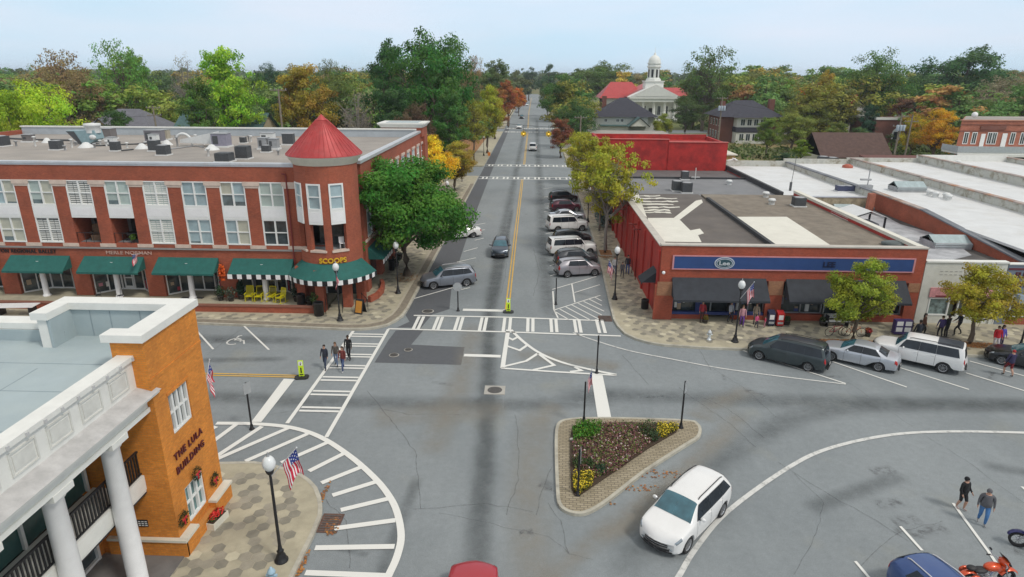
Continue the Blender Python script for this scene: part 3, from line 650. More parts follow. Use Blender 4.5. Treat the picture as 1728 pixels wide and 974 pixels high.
for a, c in sw:
    sash(T, FS, a, c, 7.9, 9.7, BLIND2, cols=1, rows=2); sash(T, FS, a, c, 4.75, 6.95, BLIND2, cols=1, rows=2)
    b = MB(); b.fb(FS, a, c, 6.95, 7.9, -.12, .03, FRAME); b.build('spandrel_panel', T)
    b = MB(); b.fb(FS, a-.1, c+.1, 9.7, 9.95, .003, .1, STONE); b.build('lintel', T)
# storefronts with set-back glazing
def storefront(x0, x1, door):
    P = [(x0, FY+.35), ((x0+x1)/2-.9, FY+1.7), ((x0+x1)/2+1.0, FY+1.7), (x1, FY+.5)]
    fr = MB(); gl = MB()
    for i in range(3):
        p, q = Vector(P[i]), Vector(P[i+1]); d = (q-p); Ls = d.length; A = math.degrees(math.atan2(d.y, d.x)); F = Fr((p.x, p.y, 0), A)
        n = 2 if Ls > 1.6 else 1
        for j in range(n+1): u = Ls*j/n; fr.fb(F, u-.045, u+.045, .5, 3.3, -.06, .06, FRAME)
        fr.fb(F, 0, Ls, .5, .62, -.05, .05, FRAME); fr.fb(F, 0, Ls, 2.35, 2.43, -.04, .04, FRAME)
        gl.fb(F, 0, Ls, .62, 3.3, -.02, .0, DGL)
        if i == 1 and door:
            for u in (.25, 1.05): fr.fb(F, u, u+.1, .62, 2.35, .0, .07, FRAME)
            fr.fb(F, .35, 1.05, .62, .82, .0, .07, FRAME); fr.fb(F, .35, 1.05, 1.5, 1.6, .0, .07, FRAME)
    f = fr.build('shopfront', T); gl.build('pane', f)
    r_ = random.Random(int(x0*7)); cl = [M('goods_white', (.7, .7, .68), .6), M('goods_red', (.35, .03, .05), .6), M('goods_tan', (.4, .3, .2), .6), M('goods_grey', (.2, .2, .22), .6), M('goods_pink', (.5, .2, .25), .6)]
    for seg in (0, 2):
        p, q = Vector(P[seg]), Vector(P[seg+1]); dv = q-p; F = Fr((p.x, p.y, 0), math.degrees(math.atan2(dv.y, dv.x))); u = .25
        while u < dv.length-.3:
            w_ = r_.uniform(.12, .35); h_ = r_.uniform(.25, .9); z_ = r_.uniform(.65, 1.3); b = MB(); b.fb(F, u, u+w_, z_, z_+h_, .003, .03, r_.choice(cl)); b.build('window_display', T); u += w_+r_.uniform(.15, .7)
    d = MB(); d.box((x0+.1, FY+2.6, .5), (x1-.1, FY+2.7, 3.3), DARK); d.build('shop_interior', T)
for i, x in enumerate(piers[:-1]): 
    if i >= 2: storefront(x+.72, x+6.1-.72, i in (4, 6))
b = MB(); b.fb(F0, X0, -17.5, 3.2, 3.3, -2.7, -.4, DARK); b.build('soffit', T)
b = MB(); b.box((X0, 46.95, .15), (-16.3, 52, .5), PAVE); b.build('terrace_floor', T)
b = MB(); b.box((X0, 46.6, .15), (-16.6, 46.95, .62), BR_L); b.box((X0, 46.55, .62), (-16.6, 47.0, .70), M('wall_cap_brick', (.22, .09, .06), .85)); b.build('terrace_wall', T)
# curved low wall at the corner
b = MB(); pts = [(-13.3, 49.4), (-12.9, 50.4), (-12.8, 51.8), (-13.0, 53.2), (-13.4, 54.2)]
for i in range(4):
    p, q = Vector(pts[i]), Vector(pts[i+1]); d = q-p; F = Fr((p.x, p.y, .15), math.degrees(math.atan2(d.y, d.x))); b.fb(F, 0, d.length, 0, .5, -.15, .15, BR_L)
b.build('curved_wall', T)
for i, x in enumerate(piers[2:-1]):
    cx = x+3.05; b = MB(); b.lathe((cx, FY-.25, .5), [(.30, 0), (.30, .10), (.24, .14), (.22, .2), (.2, 1.6), (.17, 2.8), (.26, 2.86), (.26, 3.0)], WHP, 16); b.build('column', T)
def awning(x0, x1, y, z1, z0, out, mat, scallop=False, F=F0, name='awning', parent=None, vmat=None):
    b = MB(); P = [F.p(x0, z1, .02), F.p(x1, z1, .02), F.p(x1+.05, z0, out), F.p(x0-.05, z0, out), F.p(x0, z0, .02), F.p(x1, z0, .02)]
    b.add(P, [(3, 2, 1, 0), (0, 4, 3), (1, 2, 5)], mat)
    Q = [p-Vector((0, 0, .03)) for p in P]; b.add(Q, [(0, 1, 2, 3)], vmat or mat)
    if not scallop: b.fb(F, x0-.05, x1+.05, z0-.16, z0, out-.02, out+.01, mat)
    o = b.build(name, parent or T)
    if scallop:
        s = MB(); n = int((x1-x0)/.36)
        for i in range(n):
            u = x0-.05+(x1-x0+.1)*i/n; s.fb(F, u, u+(x1-x0+.1)/n, z0-.38, z0, out-.02, out+.012, BLK if i % 2 else WHP)
        s.build('valance', o)
    return o
for i, x in enumerate(piers[1:-1]): awning(x+.6, x+5.5, FY, 3.86, 2.88, 1.25, GRN, scallop=(i == 5))
text(T, 'shop_lettering', 'COVINGTON REGIONAL BALLET', F0, -45.0, 4.07, .42, M('letter_black', (.02, .012, .012), .5), .05, .02, sx=.96, bold=.008, sp_=1.12)
text(T, 'shop_lettering', 'MERLE NORMAN', F0, -34.35, 4.05, .40, M('letter_pale', (.55, .36, .30), .5), .05, .02, sx=1.25, bold=.0)
b = MB(); b.tube([(-19.0, FY-.1, 10.6), (-19.0, FY-.1, .5)], .06, M('downpipe_red', (.20, .03, .025), .5), 8); b.tube([(-19.3, FY-.1, 10.65), (-19.0, FY-.1, 10.6)], .07, MATS['downpipe_red'], 8); b.build('downpipe', T)
# turret
TC, TR_ = (-16.1, 49.75), 2.38
def ring(b, r0, r1, z0, z1, m, a0=150, a1=400, n=30):
    """curved wall between two angles (degrees, 270 = towards the square)"""
    for i in range(n):
        A, B = rad(a0+(a1-a0)*i/n), rad(a0+(a1-a0)*(i+1)/n)
        P = [(TC[0]+r*math.cos(t), TC[1]+r*math.sin(t), z) for z in (z0, z1) for (r, t) in ((r1, A), (r1, B), (r0, B), (r0, A))]
        b.add(P, [(0, 1, 5, 4), (2, 3, 7, 6), (4, 5, 6, 7), (3, 2, 1, 0)]+([(0, 4, 7, 3)] if i == 0 else [])+([(1, 2, 6, 5)] if i == n-1 else []), m)
angs = [180, 228, 276, 324]       # window centres (deg)
WA = 13.5
b = MB(); ring(b, TR_-.3, TR_, 10.15, 11.5, BR_L); ring(b, TR_-.3, TR_, 3.55, 4.95, BR_L); ring(b, TR_-.3, TR_, 3.2, 3.56, BR_L)
for a0, a1 in ((150, 202), (245-18+6, 249), (276+WA, 311), (324+WA+2, 400)): pass
cent = [222, 262, 303]
edges_ = [160]
for c in cent: edges_ += [c-WA, c+WA]
edges_.append(395)
for i in range(0, len(edges_), 2): ring(b, TR_-.35, TR_, 4.95, 10.15, BR_L, edges_[i], edges_[i+1], 8)
b.build('turret_wall', T)
b = MB(); b.lathe((TC[0], TC[1], 4.8), [(0, 0), (TR_-.1, 0), (TR_-.1, .12), (0, .12)], M('balcony_floor', (.22, .23, .24), .8), 32)
b.box((TC[0]-1.0, TC[1]+.2, 4.92), (TC[0]+1.6, TC[1]+.3, 7.1), DGL); b.lathe((TC[0], TC[1], 7.1), [(0, 0), (TR_-.36, 0), (TR_-.36, .1), (0, .1)], WHP, 32); b.build('turret_balcony', T)
for c in cent:
    A = rad(c); ux = 2*TR_*math.sin(rad(WA)); nx, ny = math.cos(A), math.sin(A)
    O = Vector((TC[0]+nx*TR_*math.cos(rad(WA)), TC[1]+ny*TR_*math.cos(rad(WA)), 0)); F = Fr(O, c+90)
    sash(T, F, -ux/2, ux/2, 8.15, 10.15, BLIND2, cols=1, rows=2, fw=.12, d=.0); bb = MB(); bb.fb(F, -ux/2, ux/2, 7.05, 8.15, -.1, .08, FRAME); bb.fb(F, -ux/2+.12, ux/2-.12, 7.25, 8.0, .08, .095, WHP); bb.build('spandrel_panel', T)
    bb = MB(); bb.fb(F, -ux/2-.1, ux/2+.1, 4.86, 5.02, -.3, .12, STONE); bb.build('window_sill', T)
b = MB(); b.lathe((TC[0], TC[1], 0), [(2.4, 11.45), (2.48, 11.5), (2.52, 11.7), (2.66, 11.78), (2.72, 11.98), (2.80, 12.05), (2.80, 12.15)], CREAM, 48); b.build('turret_cornice', T)
b = MB(); b.lathe((TC[0], TC[1], 0), [(2.86, 12.1), (2.86, 12.16), (.42, 14.62), (.40, 14.66), (0.02, 15.05)], REDM, 48)
cone = b.build('cone_roof', T)
b = MB()
for i in range(40):
    A = 2*math.pi*i/40; b.tube([(TC[0]+2.85*math.cos(A), TC[1]+2.85*math.sin(A), 12.18), (TC[0]+.42*math.cos(A), TC[1]+.42*math.sin(A), 14.65)], .022, REDM, 4, cap=False)
b.tube([(TC[0]+.44*math.cos(rad(q)), TC[1]+.44*math.sin(rad(q)), 14.64) for q in range(0, 361, 20)], .03, REDM, 5); b.build('standing_seam', cone)
# entrance piers and interior under the turret
b = MB()
for (x, y) in ((-16.5, 47.2), (-14.6, 47.95), (-18.3, 48.2), (-13.95, 49.6)): b.box((x-.33, y-.3, .15), (x+.33, y+.3, 3.56), BR_L)
b.build('turret_pier', T)
b = MB(); b.box((-18, 50.6, .15), (-14.2, 50.7, 3.5), DGL); b.box((-17.2, 50.5, .15), (-17.08, 50.62, 3.3), FRAME); b.box((-15.8, 50.5, .15), (-15.68, 50.62, 3.3), FRAME); b.box((-18, 50.5, 2.6), (-14.2, 50.62, 2.7), FRAME); b.build('shop_entrance', T)
# curved awning with check valance
b = MB(); n = 30; a0, a1 = 205, 352; V = []
for i in range(n+1):
    A = rad(a0+(a1-a0)*i/n)
    for r, z in ((TR_+.03, 3.95), (TR_+1.25, 2.95)): V.append((TC[0]+r*math.cos(A), TC[1]+r*math.sin(A), z))
b.add(V, [(2*i, 2*i+1, 2*i+3, 2*i+2) for i in range(n)], GRN, True); b.add([(v[0], v[1], v[2]-.03) for v in V], [(2*i+2, 2*i+3, 2*i+1, 2*i) for i in range(n)], GRN)
b.add([V[0], V[1], (V[0][0], V[0][1], 2.95)], [(0, 2, 1)], GRN); b.add([V[-2], V[-1], (V[-2][0], V[-2][1], 2.95)], [(0, 1, 2)], GRN)
aw = b.build('turret_awning', T); b = MB()
for i in range(24): ring(b, TR_+1.22, TR_+1.26, 2.57, 2.95, BLK if i % 2 else WHP, a0+(a1-a0)*i/24, a0+(a1-a0)*(i+1)/24, 2)
b.build('valance', aw)
text(T, 'shop_lettering', 'SCOOPS', None, 0, 4.05, .54, M('letter_yellow', (.70, .42, .02), .5), .08, .04, align='CENTER', sx=1.0, bold=.015, curve=(TC, TR_, rad(17)))
# awnings on the street side
for (y0, y1) in ((52.6, 56.4), (57.8, 61.8)): awning(y0, y1, 0, 3.9, 2.9, 1.3, GRN, True, FS)
b = MB(); b.box((-14.6, 53, .15), (-14.5, 84, 3.3), DGL); b.build('street_shopfront', T)

# ---------------- white portico building, bottom left ----------------
T = thing('portico_building', 'orange brick building with white columned portico and lettered side wall', 'building', (-18, 20, .15))
XF = -13.43; FX = Fr((XF, 0, 0), 90); TOP = 9.15
OB = BR_O
b = MB(); ZP = .9; wy = [(20.95, 22.35)]
# east wall with two windows
zs = [(ZP, .95+.02), (2.5, 4.95), (6.6, TOP)]
b.fb(FX, 20.1, 20.95, .15, TOP, -.35, 0, OB); b.fb(FX, 22.35, 23.7, .15, TOP, -.35, 0, OB)
for z0, z1 in ((.15, .95), (2.55, 4.95), (6.62, TOP)): b.fb(FX, 20.95, 22.35, z0, z1, -.35, 0, OB)
b.box((-18.6, 23.35, .15), (XF-.35, 23.7, TOP), OB); b.box((-18.6, 22.0, 8), (-18.25, 23.35, TOP), TRIM)
b.box((-17.5, 20.1, .15), (XF-.35, 20.45, 7.9), OB); b.box((-14.6, 20.1, 7.9), (XF-.35, 20.45, TOP), OB)
b.box((-40, 23.0, .15), (-18.6, 23.35, 8.45), OB)
b.fb(FX, 20.1, 23.7, 7.55, 7.7, .003, .03, OB); b.build('brick_wall', T)
def plinth(b):
    b.fb(FX, 20.02, 20.9, .15, .85, .003, .30, OB); b.fb(FX, 22.4, 23.8, .15, .85, .003, .30, OB); b.box((-16.2, 19.98, .15), (XF+.3, 20.097, .85), OB); b.fb(FX, 20.9, 22.4, .15, .6, .003, .25, OB)
part(T, 'plinth', plinth)
part(T, 'plinth_cap', lambda b: (b.fb(FX, 19.95, 20.92, .85, .96, .003, .36, CREAM), b.fb(FX, 22.38, 23.85, .85, .96, .003, .36, CREAM), b.box((-16.2, 19.92, .85), (XF+.36, 20.095, .96), CREAM)))
sash(T, FX, 20.97, 22.33, 4.97, 6.6, DGL, cols=4, rows=2, fw=.07, d=-.12); sash(T, FX, 20.97, 22.33, .97, 2.53, MGLASS('glass_teal', (.13, .24, .24), .12, .4, 1), cols=3, rows=2, fw=.07, d=-.12)
b = MB(); b.fb(FX, 20.9, 22.4, 6.6, 6.72, .003, .03, OB); b.build('window_lintel', T)
def coping9(b):
    z0, z1 = TOP, TOP+.28
    b.box((-18.75, 23.1, z0), (XF+.1, 23.82, z1), TRIM); b.box((XF-.75, 19.95, z0), (XF+.1, 23.1, z1), TRIM); b.box((-14.8, 19.95, z0), (XF-.75, 20.6, z1), TRIM); b.box((-18.75, 21.9, z0), (-18.1, 23.1, z1), TRIM)
    b.box((-40, 22.7, 8.45), (-18.75, 23.45, 8.7), TRIM)
part(T, 'parapet_coping', coping9)
part(T, 'parapet_lining', lambda b: (b.box((-18.24, 23.2, 8.0), (XF-.5, 23.34, TOP), ROOFB), b.box((XF-.62, 20.7, 8.0), (XF-.5, 23.2, TOP), ROOFB), b.box((-18.24, 22.0, 8.0), (-18.12, 23.2, TOP), ROOFB), b.box((-40, 22.6, 8.0), (-18.1, 22.68, 8.45), ROOFB)))
part(T, 'roof', lambda b: (b.box((-40, 6, 7.8), (-14.35, 22.6, 8.0), ROOFB), b.box((-18.12, 22.6, 7.8), (-14.06, 23.2, 8.0), ROOFB)))
SEAM = M('roof_seam', (.25, .31, .34), .8)
def seams(b):
    for y in (11, 13.5, 16, 18.5, 20.6): b.box((-40, y, 8.0), (-14.4, y+.025, 8.008), SEAM)
    for i, x in enumerate((-16.5, -19, -22, -17.5)): b.box((x, 8+i*3.4, 8.0), (x+.025, 11.2+i*3, 8.0075), SEAM)
    for x in (-15.4, -16.6, -17.4): b.box((x, 23.185, 8.02), (x+.02, 23.199, 9.1), SEAM)
part(T, 'roof_seam', seams)
b = MB()
for y in [9+i*1.2 for i in range(12)]: pass
# entablature (runs along the portico)
XE = -14.05
def ent(b):
    b.box((XE-.3, 6, 6.45), (XE+.45, 20.09, 6.62), TRIM); b.box((XE-.3, 6, 6.62), (XE+.38, 20.09, 7.0), TRIM); b.box((XE-.3, 6, 7.0), (XE+.55, 20.09, 7.1), TRIM); b.box((XE-.3, 6, 7.1), (XE+.75, 20.35, 7.2), TRIM)
    b.box((XE-.3, 6, 7.2), (XE+.1, 20.3, 8.45), TRIM); b.box((XE-.38, 6, 8.45), (XE+.2, 20.35, 8.62), TRIM); b.add([(XE+.1, 6, 7.38), (XE+.8, 6, 7.2), (XE+.8, 20.4, 7.2), (XE+.1, 20.4, 7.38)], [(0, 1, 2, 3)], M('cornice_ledge', (.48, .47, .46), .8, .2, 2))
part(T, 'entablature', ent)
def panels(b):
    y = 19.2
    while y > 6:
        for (a, c, z0, z1) in ((y-.5, y+.5, 7.55, 7.60), (y-.5, y+.5, 8.22, 8.27), (y-.5, y-.45, 7.60, 8.22), (y+.45, y+.5, 7.60, 8.22)): b.box((XE+.103, a, z0), (XE+.14, c, z1), M('panel_moulding', (.62, .62, .58), .6))
        b.box((XE+.103, y-.38, 7.68), (XE+.125, y+.38, 8.14), M('panel_moulding', (.62, .62, .58), .6))
        y -= 1.42
part(T, 'frieze_panels', panels)
def dent(b):
    y = 20.0
    while y > 6: b.box((XE+.2, y-.04, 8.46), (XE+.26, y+.04, 8.58), M('lead_clip', (.5, .5, .5), .6)); y -= .7
part(T, 'coping_clips', dent)
for cy in (18.25, 15.55, 12.85, 10.15):
    b = MB(); b.lathe((-14.0, cy, .15), [(.44, 0), (.44, .15), (.38, .2), (.33, .3), (.33, 2.2), (.29, 5.9), (.36, 5.98), (.38, 6.1)], WHP, 24); b.box((-14.42, cy-.42, 6.24), (-13.58, cy+.42, 6.45), TRIM); b.box((-14.48, cy-.48, .15), (-13.52, cy+.48, .26), WHP); b.build('column', T)
# balcony: slab, rail, recessed glass
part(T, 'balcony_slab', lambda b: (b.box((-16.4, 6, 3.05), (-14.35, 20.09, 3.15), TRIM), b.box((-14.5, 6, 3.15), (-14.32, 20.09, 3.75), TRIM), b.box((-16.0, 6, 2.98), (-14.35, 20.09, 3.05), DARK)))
def rail(b):
    b.box((-14.46, 6, 4.72), (-14.38, 20.09, 4.78), BLK); b.box((-14.45, 6, 3.8), (-14.39, 20.09, 3.84), BLK); y = 20.0
    while y > 6: b.box((-14.44, y-.03, 3.84), (-14.40, y+.03, 4.72), BLK); y -= .155
part(T, 'balcony_rail', rail)
GT = MGLASS('glass_green', (.03, .10, .095), .06, .5, .6)
def wallback(b):
    b.box((-16.6, 6, 3.15), (-16.5, 20.1, 6.45), GT)
part(T, 'upper_glazing', wallback)
def mull(b):
    y = 19.9
    while y > 6: b.box((-16.5, y-.06, 3.15), (-16.4, y+.06, 6.45), FRAME); y -= 1.55
    b.box((-16.5, 6, 4.9), (-16.42, 20.1, 5.0), FRAME); b.box((-16.5, 6, 6.2), (-16.4, 20.1, 6.45), FRAME)
part(T, 'glazing_bars', mull)
part(T, 'ground_floor_wall', lambda b: (b.box((-16.6, 19.75, .15), (-16.5, 20.1, 3.05), OB), b.box((-16.62, 6, .15), (-16.55, 19.75, 3.05), DGL)))
def edoor(b):
    for y in (19.7, 18.55, 17.4, 16.2, 15): b.box((-16.55, y-.06, .15), (-16.42, y+.06, 3.0), FRAME)
    b.box((-16.55, 15, 2.9), (-16.42, 19.7, 3.04), FRAME); b.box((-16.55, 15, .15), (-16.44, 19.7, .3), FRAME)
dd = part(T, 'entrance_door', edoor)
b = MB()
for k, (y0, s) in enumerate(((18.9, .3), (17.8, .3))): b.tube([(-16.42, y0, 1.2), (-16.33, y0, 1.3), (-16.33, y0, 1.5), (-16.42, y0, 1.6)], .02, BLK, 6)
b.build('door_handle', dd)
FD = Fr((-16.54, 0, 0), 90)
part(T, 'porch_floor', lambda b: b.box((-16.6, 6, .15), (-13.3, 20.0, .19), M('porch_floor_tile', (.17, .165, .16), .8, .2, 1)))
text(T, 'wall_lettering', 'THE LULA', FX, 21.68, 4.0, .40, M('letter_maroon', (.10, .012, .015), .4), .05, .01, align='CENTER', sx=1.0, bold=.004, sp_=1.22)
text(T, 'wall_lettering', 'BUILDING', FX, 21.68, 3.42, .40, MATS['letter_maroon'], .05, .01, align='CENTER', sx=1.0, bold=.004, sp_=1.22)
b = MB(); FP = Fr((0, 20.1, 0)); b.fb(FP, -15.25, -14.55, 1.45, 1.75, .003, .03, BLK)
for r in range(3):
    for c in range(5): b.fb(FP, -15.18+c*.13, -15.09+c*.13, 1.49+r*.085, 1.53+r*.085, .03, .034, FRAME)
b.build('wall_plaque', T)

# ---------------- red brick shop with blue fascia, right ----------------
T = thing('corner_shop', 'single storey red brick corner shop with long blue fascia and charcoal awnings', 'shop building', (19, 60, .15))
YB = 46.83; FB = Fr((0, YB, 0)); XA, XB = 9.68, 29.1
FW_ = Fr((XA, 0, 0), -90)     # faces -X, u runs -Y
b = MB(); b.fb(FB, XA, XB, 3.3, 5.95, -.4, 0, BR_R)
for (a, c) in ((XA, 10.65), (17.8, 19.0), (28.2, XB)): b.fb(FB, a, c, .15, 3.3, -.9, 0, BR_R)
b.fb(FB, XA-.35, 10.75, .15, 2.9, .003, .22, BR_R)
b.fb(FB, 12.9, 13.6, .15, .55, -.3, -.05, BR_R); b.fb(FB, 10.65, 12.9, .15, .5, -.35, -.03, BR_R); b.fb(FB, 15.4, 17.8, .15, .5, -.35, -.03, BR_R)
b.fb(FB, 19.0, 22.2, .15, .65, -.35, -.03, BR_R); b.fb(FB, 24.6, 28.2, .15, .65, -.35, -.03, BR_R)
b.build('brick_front', T)
part(T, 'tan_brick_panel', lambda b: (b.fb(FB, XA-.2, 10.6, 2.1, 3.2, .225, .24, BR_T), b.fb(FB, 17.85, 18.95, 2.2, 3.3, .003, .03, BR_T), b.fb(FB, 28.2, XB-.05, 2.6, 3.3, .003, .03, BR_T)))
part(T, 'side_wall', lambda b: (b.box((XA, YB+.4, .15), (XA+.4, 72, 5.75), REDP), b.box((XA+.05, 72, .15), (XA+.45, 84.5, 5.5), REDP), b.box((XA+.1, 84.5, .15), (XA+.5, 93, 5.3), REDP), b.box((XB-.3, YB+.4, .15), (XB, 72, 5.7), REDP), b.box((27.4, 72, .15), (27.7, 93, 5.2), REDP)))
def pil(b):
    for y in (47.2, 50.5, 54, 57.6, 61, 64.5, 68, 72.5, 76, 79.5, 83): b.box((XA-.14, y, .15), (XA-.002, y+.45, 5.4), REDP)
part(T, 'side_wall_buttress', pil)
RD = M('roof_tar_brown', (.125, .11, .10), .92, .2, .5, stain=(.3, .5, (.20, .17, .14), .5, .7)); RG = M('roof_tar_grey', (.20, .205, .215), .9, .14, .4, stain=(.3, .5, (.27, .27, .27), .5, .7)); RW = M('roof_patch_white', (.70, .68, .60), .7, .06, 1, stain=(.7, .4, (.52, .50, .42), .5, .75))
part(T, 'roof', lambda b: b.box((XA+.4, YB+.4, 5.2), (18.35, 72, 5.4), RD)); part(T, 'roof', lambda b: b.box((18.65, YB+.4, 5.2), (28.8, 72, 5.42), M('roof_gravel', (.20, .17, .135), .95, .25, 1, stain=(.4, .5, (.30, .27, .22), .5, .7))))
part(T, 'roof', lambda b: b.box((XA+.45, 72, 5.0), (27.4, 84.5, 5.2), RG)); part(T, 'roof', lambda b: b.box((XA+.5, 84.8, 4.9), (27.4, 93, 5.1), M('roof_tar_dark', (.13, .12, .12), .9, .2, .5)))
part(T, 'roof_kerb', lambda b: (b.box((18.35, YB+.4, 5.2), (18.65, 68.5, 5.72), M('kerb_flashing_dark', (.045, .047, .052), .8, .2, 1)), b.box((XA+.5, 84.5, 5.0), (27.6, 84.8, 5.42), MATS['kerb_flashing_dark'])))
def wp(b):
    Z = 5.408
    b.sheet([g(*p, 5.4) for p in ((1095, 386), (1093, 368), (1138, 368), (1148, 372), (1165, 389), (1181, 386), (1188, 394), (1178, 397), (1184, 409), (1121, 408))], Z, RW)
    b.sheet([g(*p, 5.4) for p in ((1137, 368), (1146, 372), (1186, 342), (1184, 337), (1174, 339))], Z+.003, RW)
    b.sheet([g(*p, 5.4) for p in ((1060, 327), (1077, 327), (1092, 368), (1085, 362))], Z+.004, RW)
    r = random.Random(3)
    for k, y in enumerate((331, 335, 340, 345, 350, 355, 359)):
        pts = [(1078+k*1.5+i*9, y+r.uniform(-.9, .9)) for i in range(int(r.uniform(5, 8.5)))]; q = [g(*p, 5.4) for p in pts]
        for i in range(len(q)-1):
            wdt = r.uniform(.35, .8); b.add([(q[i][0], q[i][1]-wdt/2, Z+.006+k*.0005), (q[i+1][0], q[i+1][1]-wdt/2, Z+.006+k*.0005), (q[i+1][0], q[i+1][1]+wdt/2, Z+.006+k*.0005), (q[i][0], q[i][1]+wdt/2, Z+.006+k*.0005)], [(0, 1, 2, 3)], RW)
part(T, 'white_roof_patch', wp)
part(T, 'white_roof_patch', lambda b: b.sheet([(18.75, 49.6), (23.3, 49.6), (23.8, 60.3), (18.75, 60.0)], 5.43, RW))
part(T, 'front_coping', lambda b: (b.fb(FB, XA-.1, XB+.05, 5.95, 6.05, -.5, .07, M('coping_beige', (.50, .47, .42), .7, .15, 1)), b.box((XA-.08, YB+.5, 5.75), (XA+.48, 72, 5.84), MATS['coping_beige']), b.box((XA-.03, 72, 5.5), (XA+.5, 93, 5.58), M('coping_tile_stained', (.42, .34, .27), .8, .3, 1.5)), b.box((28.75, YB+.5, 5.7), (29.3, 72, 5.95), RW)))
BLUE = M('fascia_blue', (.022, .062, .20), .55, .12, 1); PINK = M('fascia_edge_pink', (.55, .25, .27), .6)
fs = part(T, 'fascia', lambda b: b.fb(FB, 10.62, 28.2, 4.22, 5.16, .003, .08, BLUE))
part(fs, 'fascia_edge', lambda b: (b.fb(FB, 10.5, 28.32, 4.14, 4.22, .003, .1, PINK), b.fb(FB, 10.5, 28.32, 5.16, 5.24, .003, .1, PINK), b.fb(FB, 10.5, 10.62, 4.22, 5.16, .003, .1, PINK), b.fb(FB, 28.2, 28.32, 4.22, 5.16, .003, .1, PINK)))
SIL = M('emblem_silver', (.62, .66, .68), .35, .1, 3, metal=.3)
def emb(b):
    def oval(rx, rz, d0, d1, m, n=32):
        V = [FB.p(14.35+rx*math.cos(2*math.pi*i/n), 4.69+rz*math.sin(2*math.pi*i/n), d) for d in (d0, d1) for i in range(n)]
        b.add(V, [(i, (i+1) % n, n+(i+1) % n, n+i) for i in range(n)]+[tuple(range(n, 2*n))], m)
    oval(.74, .47, .08, .13, SIL); oval(.66, .40, .13, .14, BLUE); oval(.60, .35, .14, .15, SIL); oval(.55, .30, .15, .158, M('emblem_teal', (.03, .08, .10), .4))
em = part(fs, 'oval_emblem', emb)
text(em, 'emblem_lettering', 'Lee', FB, 14.33, 4.55, .42, SIL, .02, .16, align='CENTER', sx=1.35, bold=.012)
text(fs, 'fascia_lettering', 'LEE', FB, 21.6, 4.50, .56, M('letter_navy', (.006, .012, .05), .5), .04, .08, sx=1.1, bold=.015)
for (a, c, dz) in ((10.5, 17.7, 0), (19.0, 28.0, 0)): awning(a+.1, c-.1, YB, 3.5, 2.15, 1.35, CHAR, False, FB, parent=T)
# side door awning, tilted on the red wall
FSD = Fr((XA, 0, 0), -90); awning(-49.6, -47.9, 0, 3.6, 2.7, 1.15, CHAR, False, FSD, 'door_awning', T)
# windows below awnings
def shopw(x0, x1, cols, z0=.5):
    fr = MB(); gl = MB()
    for i in range(cols+1): u = x0+(x1-x0)*i/cols; fr.fb(FB, u-.04, u+.04, z0, 3.2, -.45, -.36, M('frame_grey', (.30, .31, .33), .5))
    fr.fb(FB, x0, x1, z0, z0+.08, -.44, -.36, MATS['frame_grey']); gl.fb(FB, x0, x1, z0, 3.2, -.62, -.6, DGL)
    f = fr.build('shop_window', T); gl.build('pane', f)
shopw(10.7, 12.9, 1); shopw(15.5, 17.8, 2); shopw(19.05, 22.2, 2, .65); shopw(24.6, 28.15, 2, .65)
part(T, 'doorway', lambda b: (b.fb(FB, 12.9, 15.5, .15, 3.2, -1.9, -1.8, DGL), b.fb(FB, 22.2, 24.6, .15, 3.2, -1.9, -1.8, DGL), b.fb(FB, 14.15, 14.25, .15, 3.2, -1.8, -1.7, FRAME), b.fb(FB, 23.0, 23.1, .15, 3.2, -1.8, -1.7, FRAME)))
BP = M('blue_panel', (.025, .045, .17), .6)
part(T, 'blue_panel', lambda b: (b.fb(FB, 10.66, 17.79, .5, .72, -.34, -.06, BP), b.fb(FB, 12.6, 13.1, .72, 3.1, -.34, -.2, BP), b.fb(FB, 15.3, 15.6, .72, 3.1, -.34, -.2, BP)))
# display goods behind glass line -> small shelves with boxes (window dressing)
def goods(b, x0, x1, seed):
    r = random.Random(seed); cols = [M('goods_white', (.7, .7, .68), .6), M('goods_red', (.35, .03, .05), .6), M('goods_blue', (.05, .08, .25), .6), M('goods_tan', (.4, .3, .2), .6), M('goods_grey', (.2, .2, .22), .6)]
    x = x0
    while x < x1:
        w = r.uniform(.12, .3); h = r.uniform(.2, .9); z = r.choice((.75, .9, 1.3, 1.7)); b.fb(FB, x, x+w, z, z+h, -.59, -.5, r.choice(cols)); b.fb(FB, x+.03, x+w-.03, z+h, z+h+.14, -.585, -.51, r.choice(cols)); x += w+r.uniform(.02, .2)
part(T, 'window_display', lambda b: goods(b, 10.8, 12.5, 1)); part(T, 'window_display', lambda b: goods(b, 15.8, 17.5, 2)); part(T, 'window_display', lambda b: goods(b, 19.2, 22, 3)); part(T, 'window_display', lambda b: goods(b, 24.8, 27.9, 4))
DP = M('downpipe_red', (.20, .03, .025), .5)
for y in (56.2, 58.3):
    part(T, 'rain_pipe', lambda b: (b.tube([(XA-.45, y+.4, 4.9), (XA-.3, y, 4.6), (XA-.3, y, .3)], .05, DP, 8), b.tube([(XA, y+.4, 4.9), (XA-.75, y+.4, 4.9)], .06, DP, 8)))
part(T, 'wall_lamp', lambda b: (b.fb(FB, 9.75, 9.95, 3.9, 4.0, .003, .3, BLK), b.ball((9.85, YB-.35, 3.95), .13, WHP)))

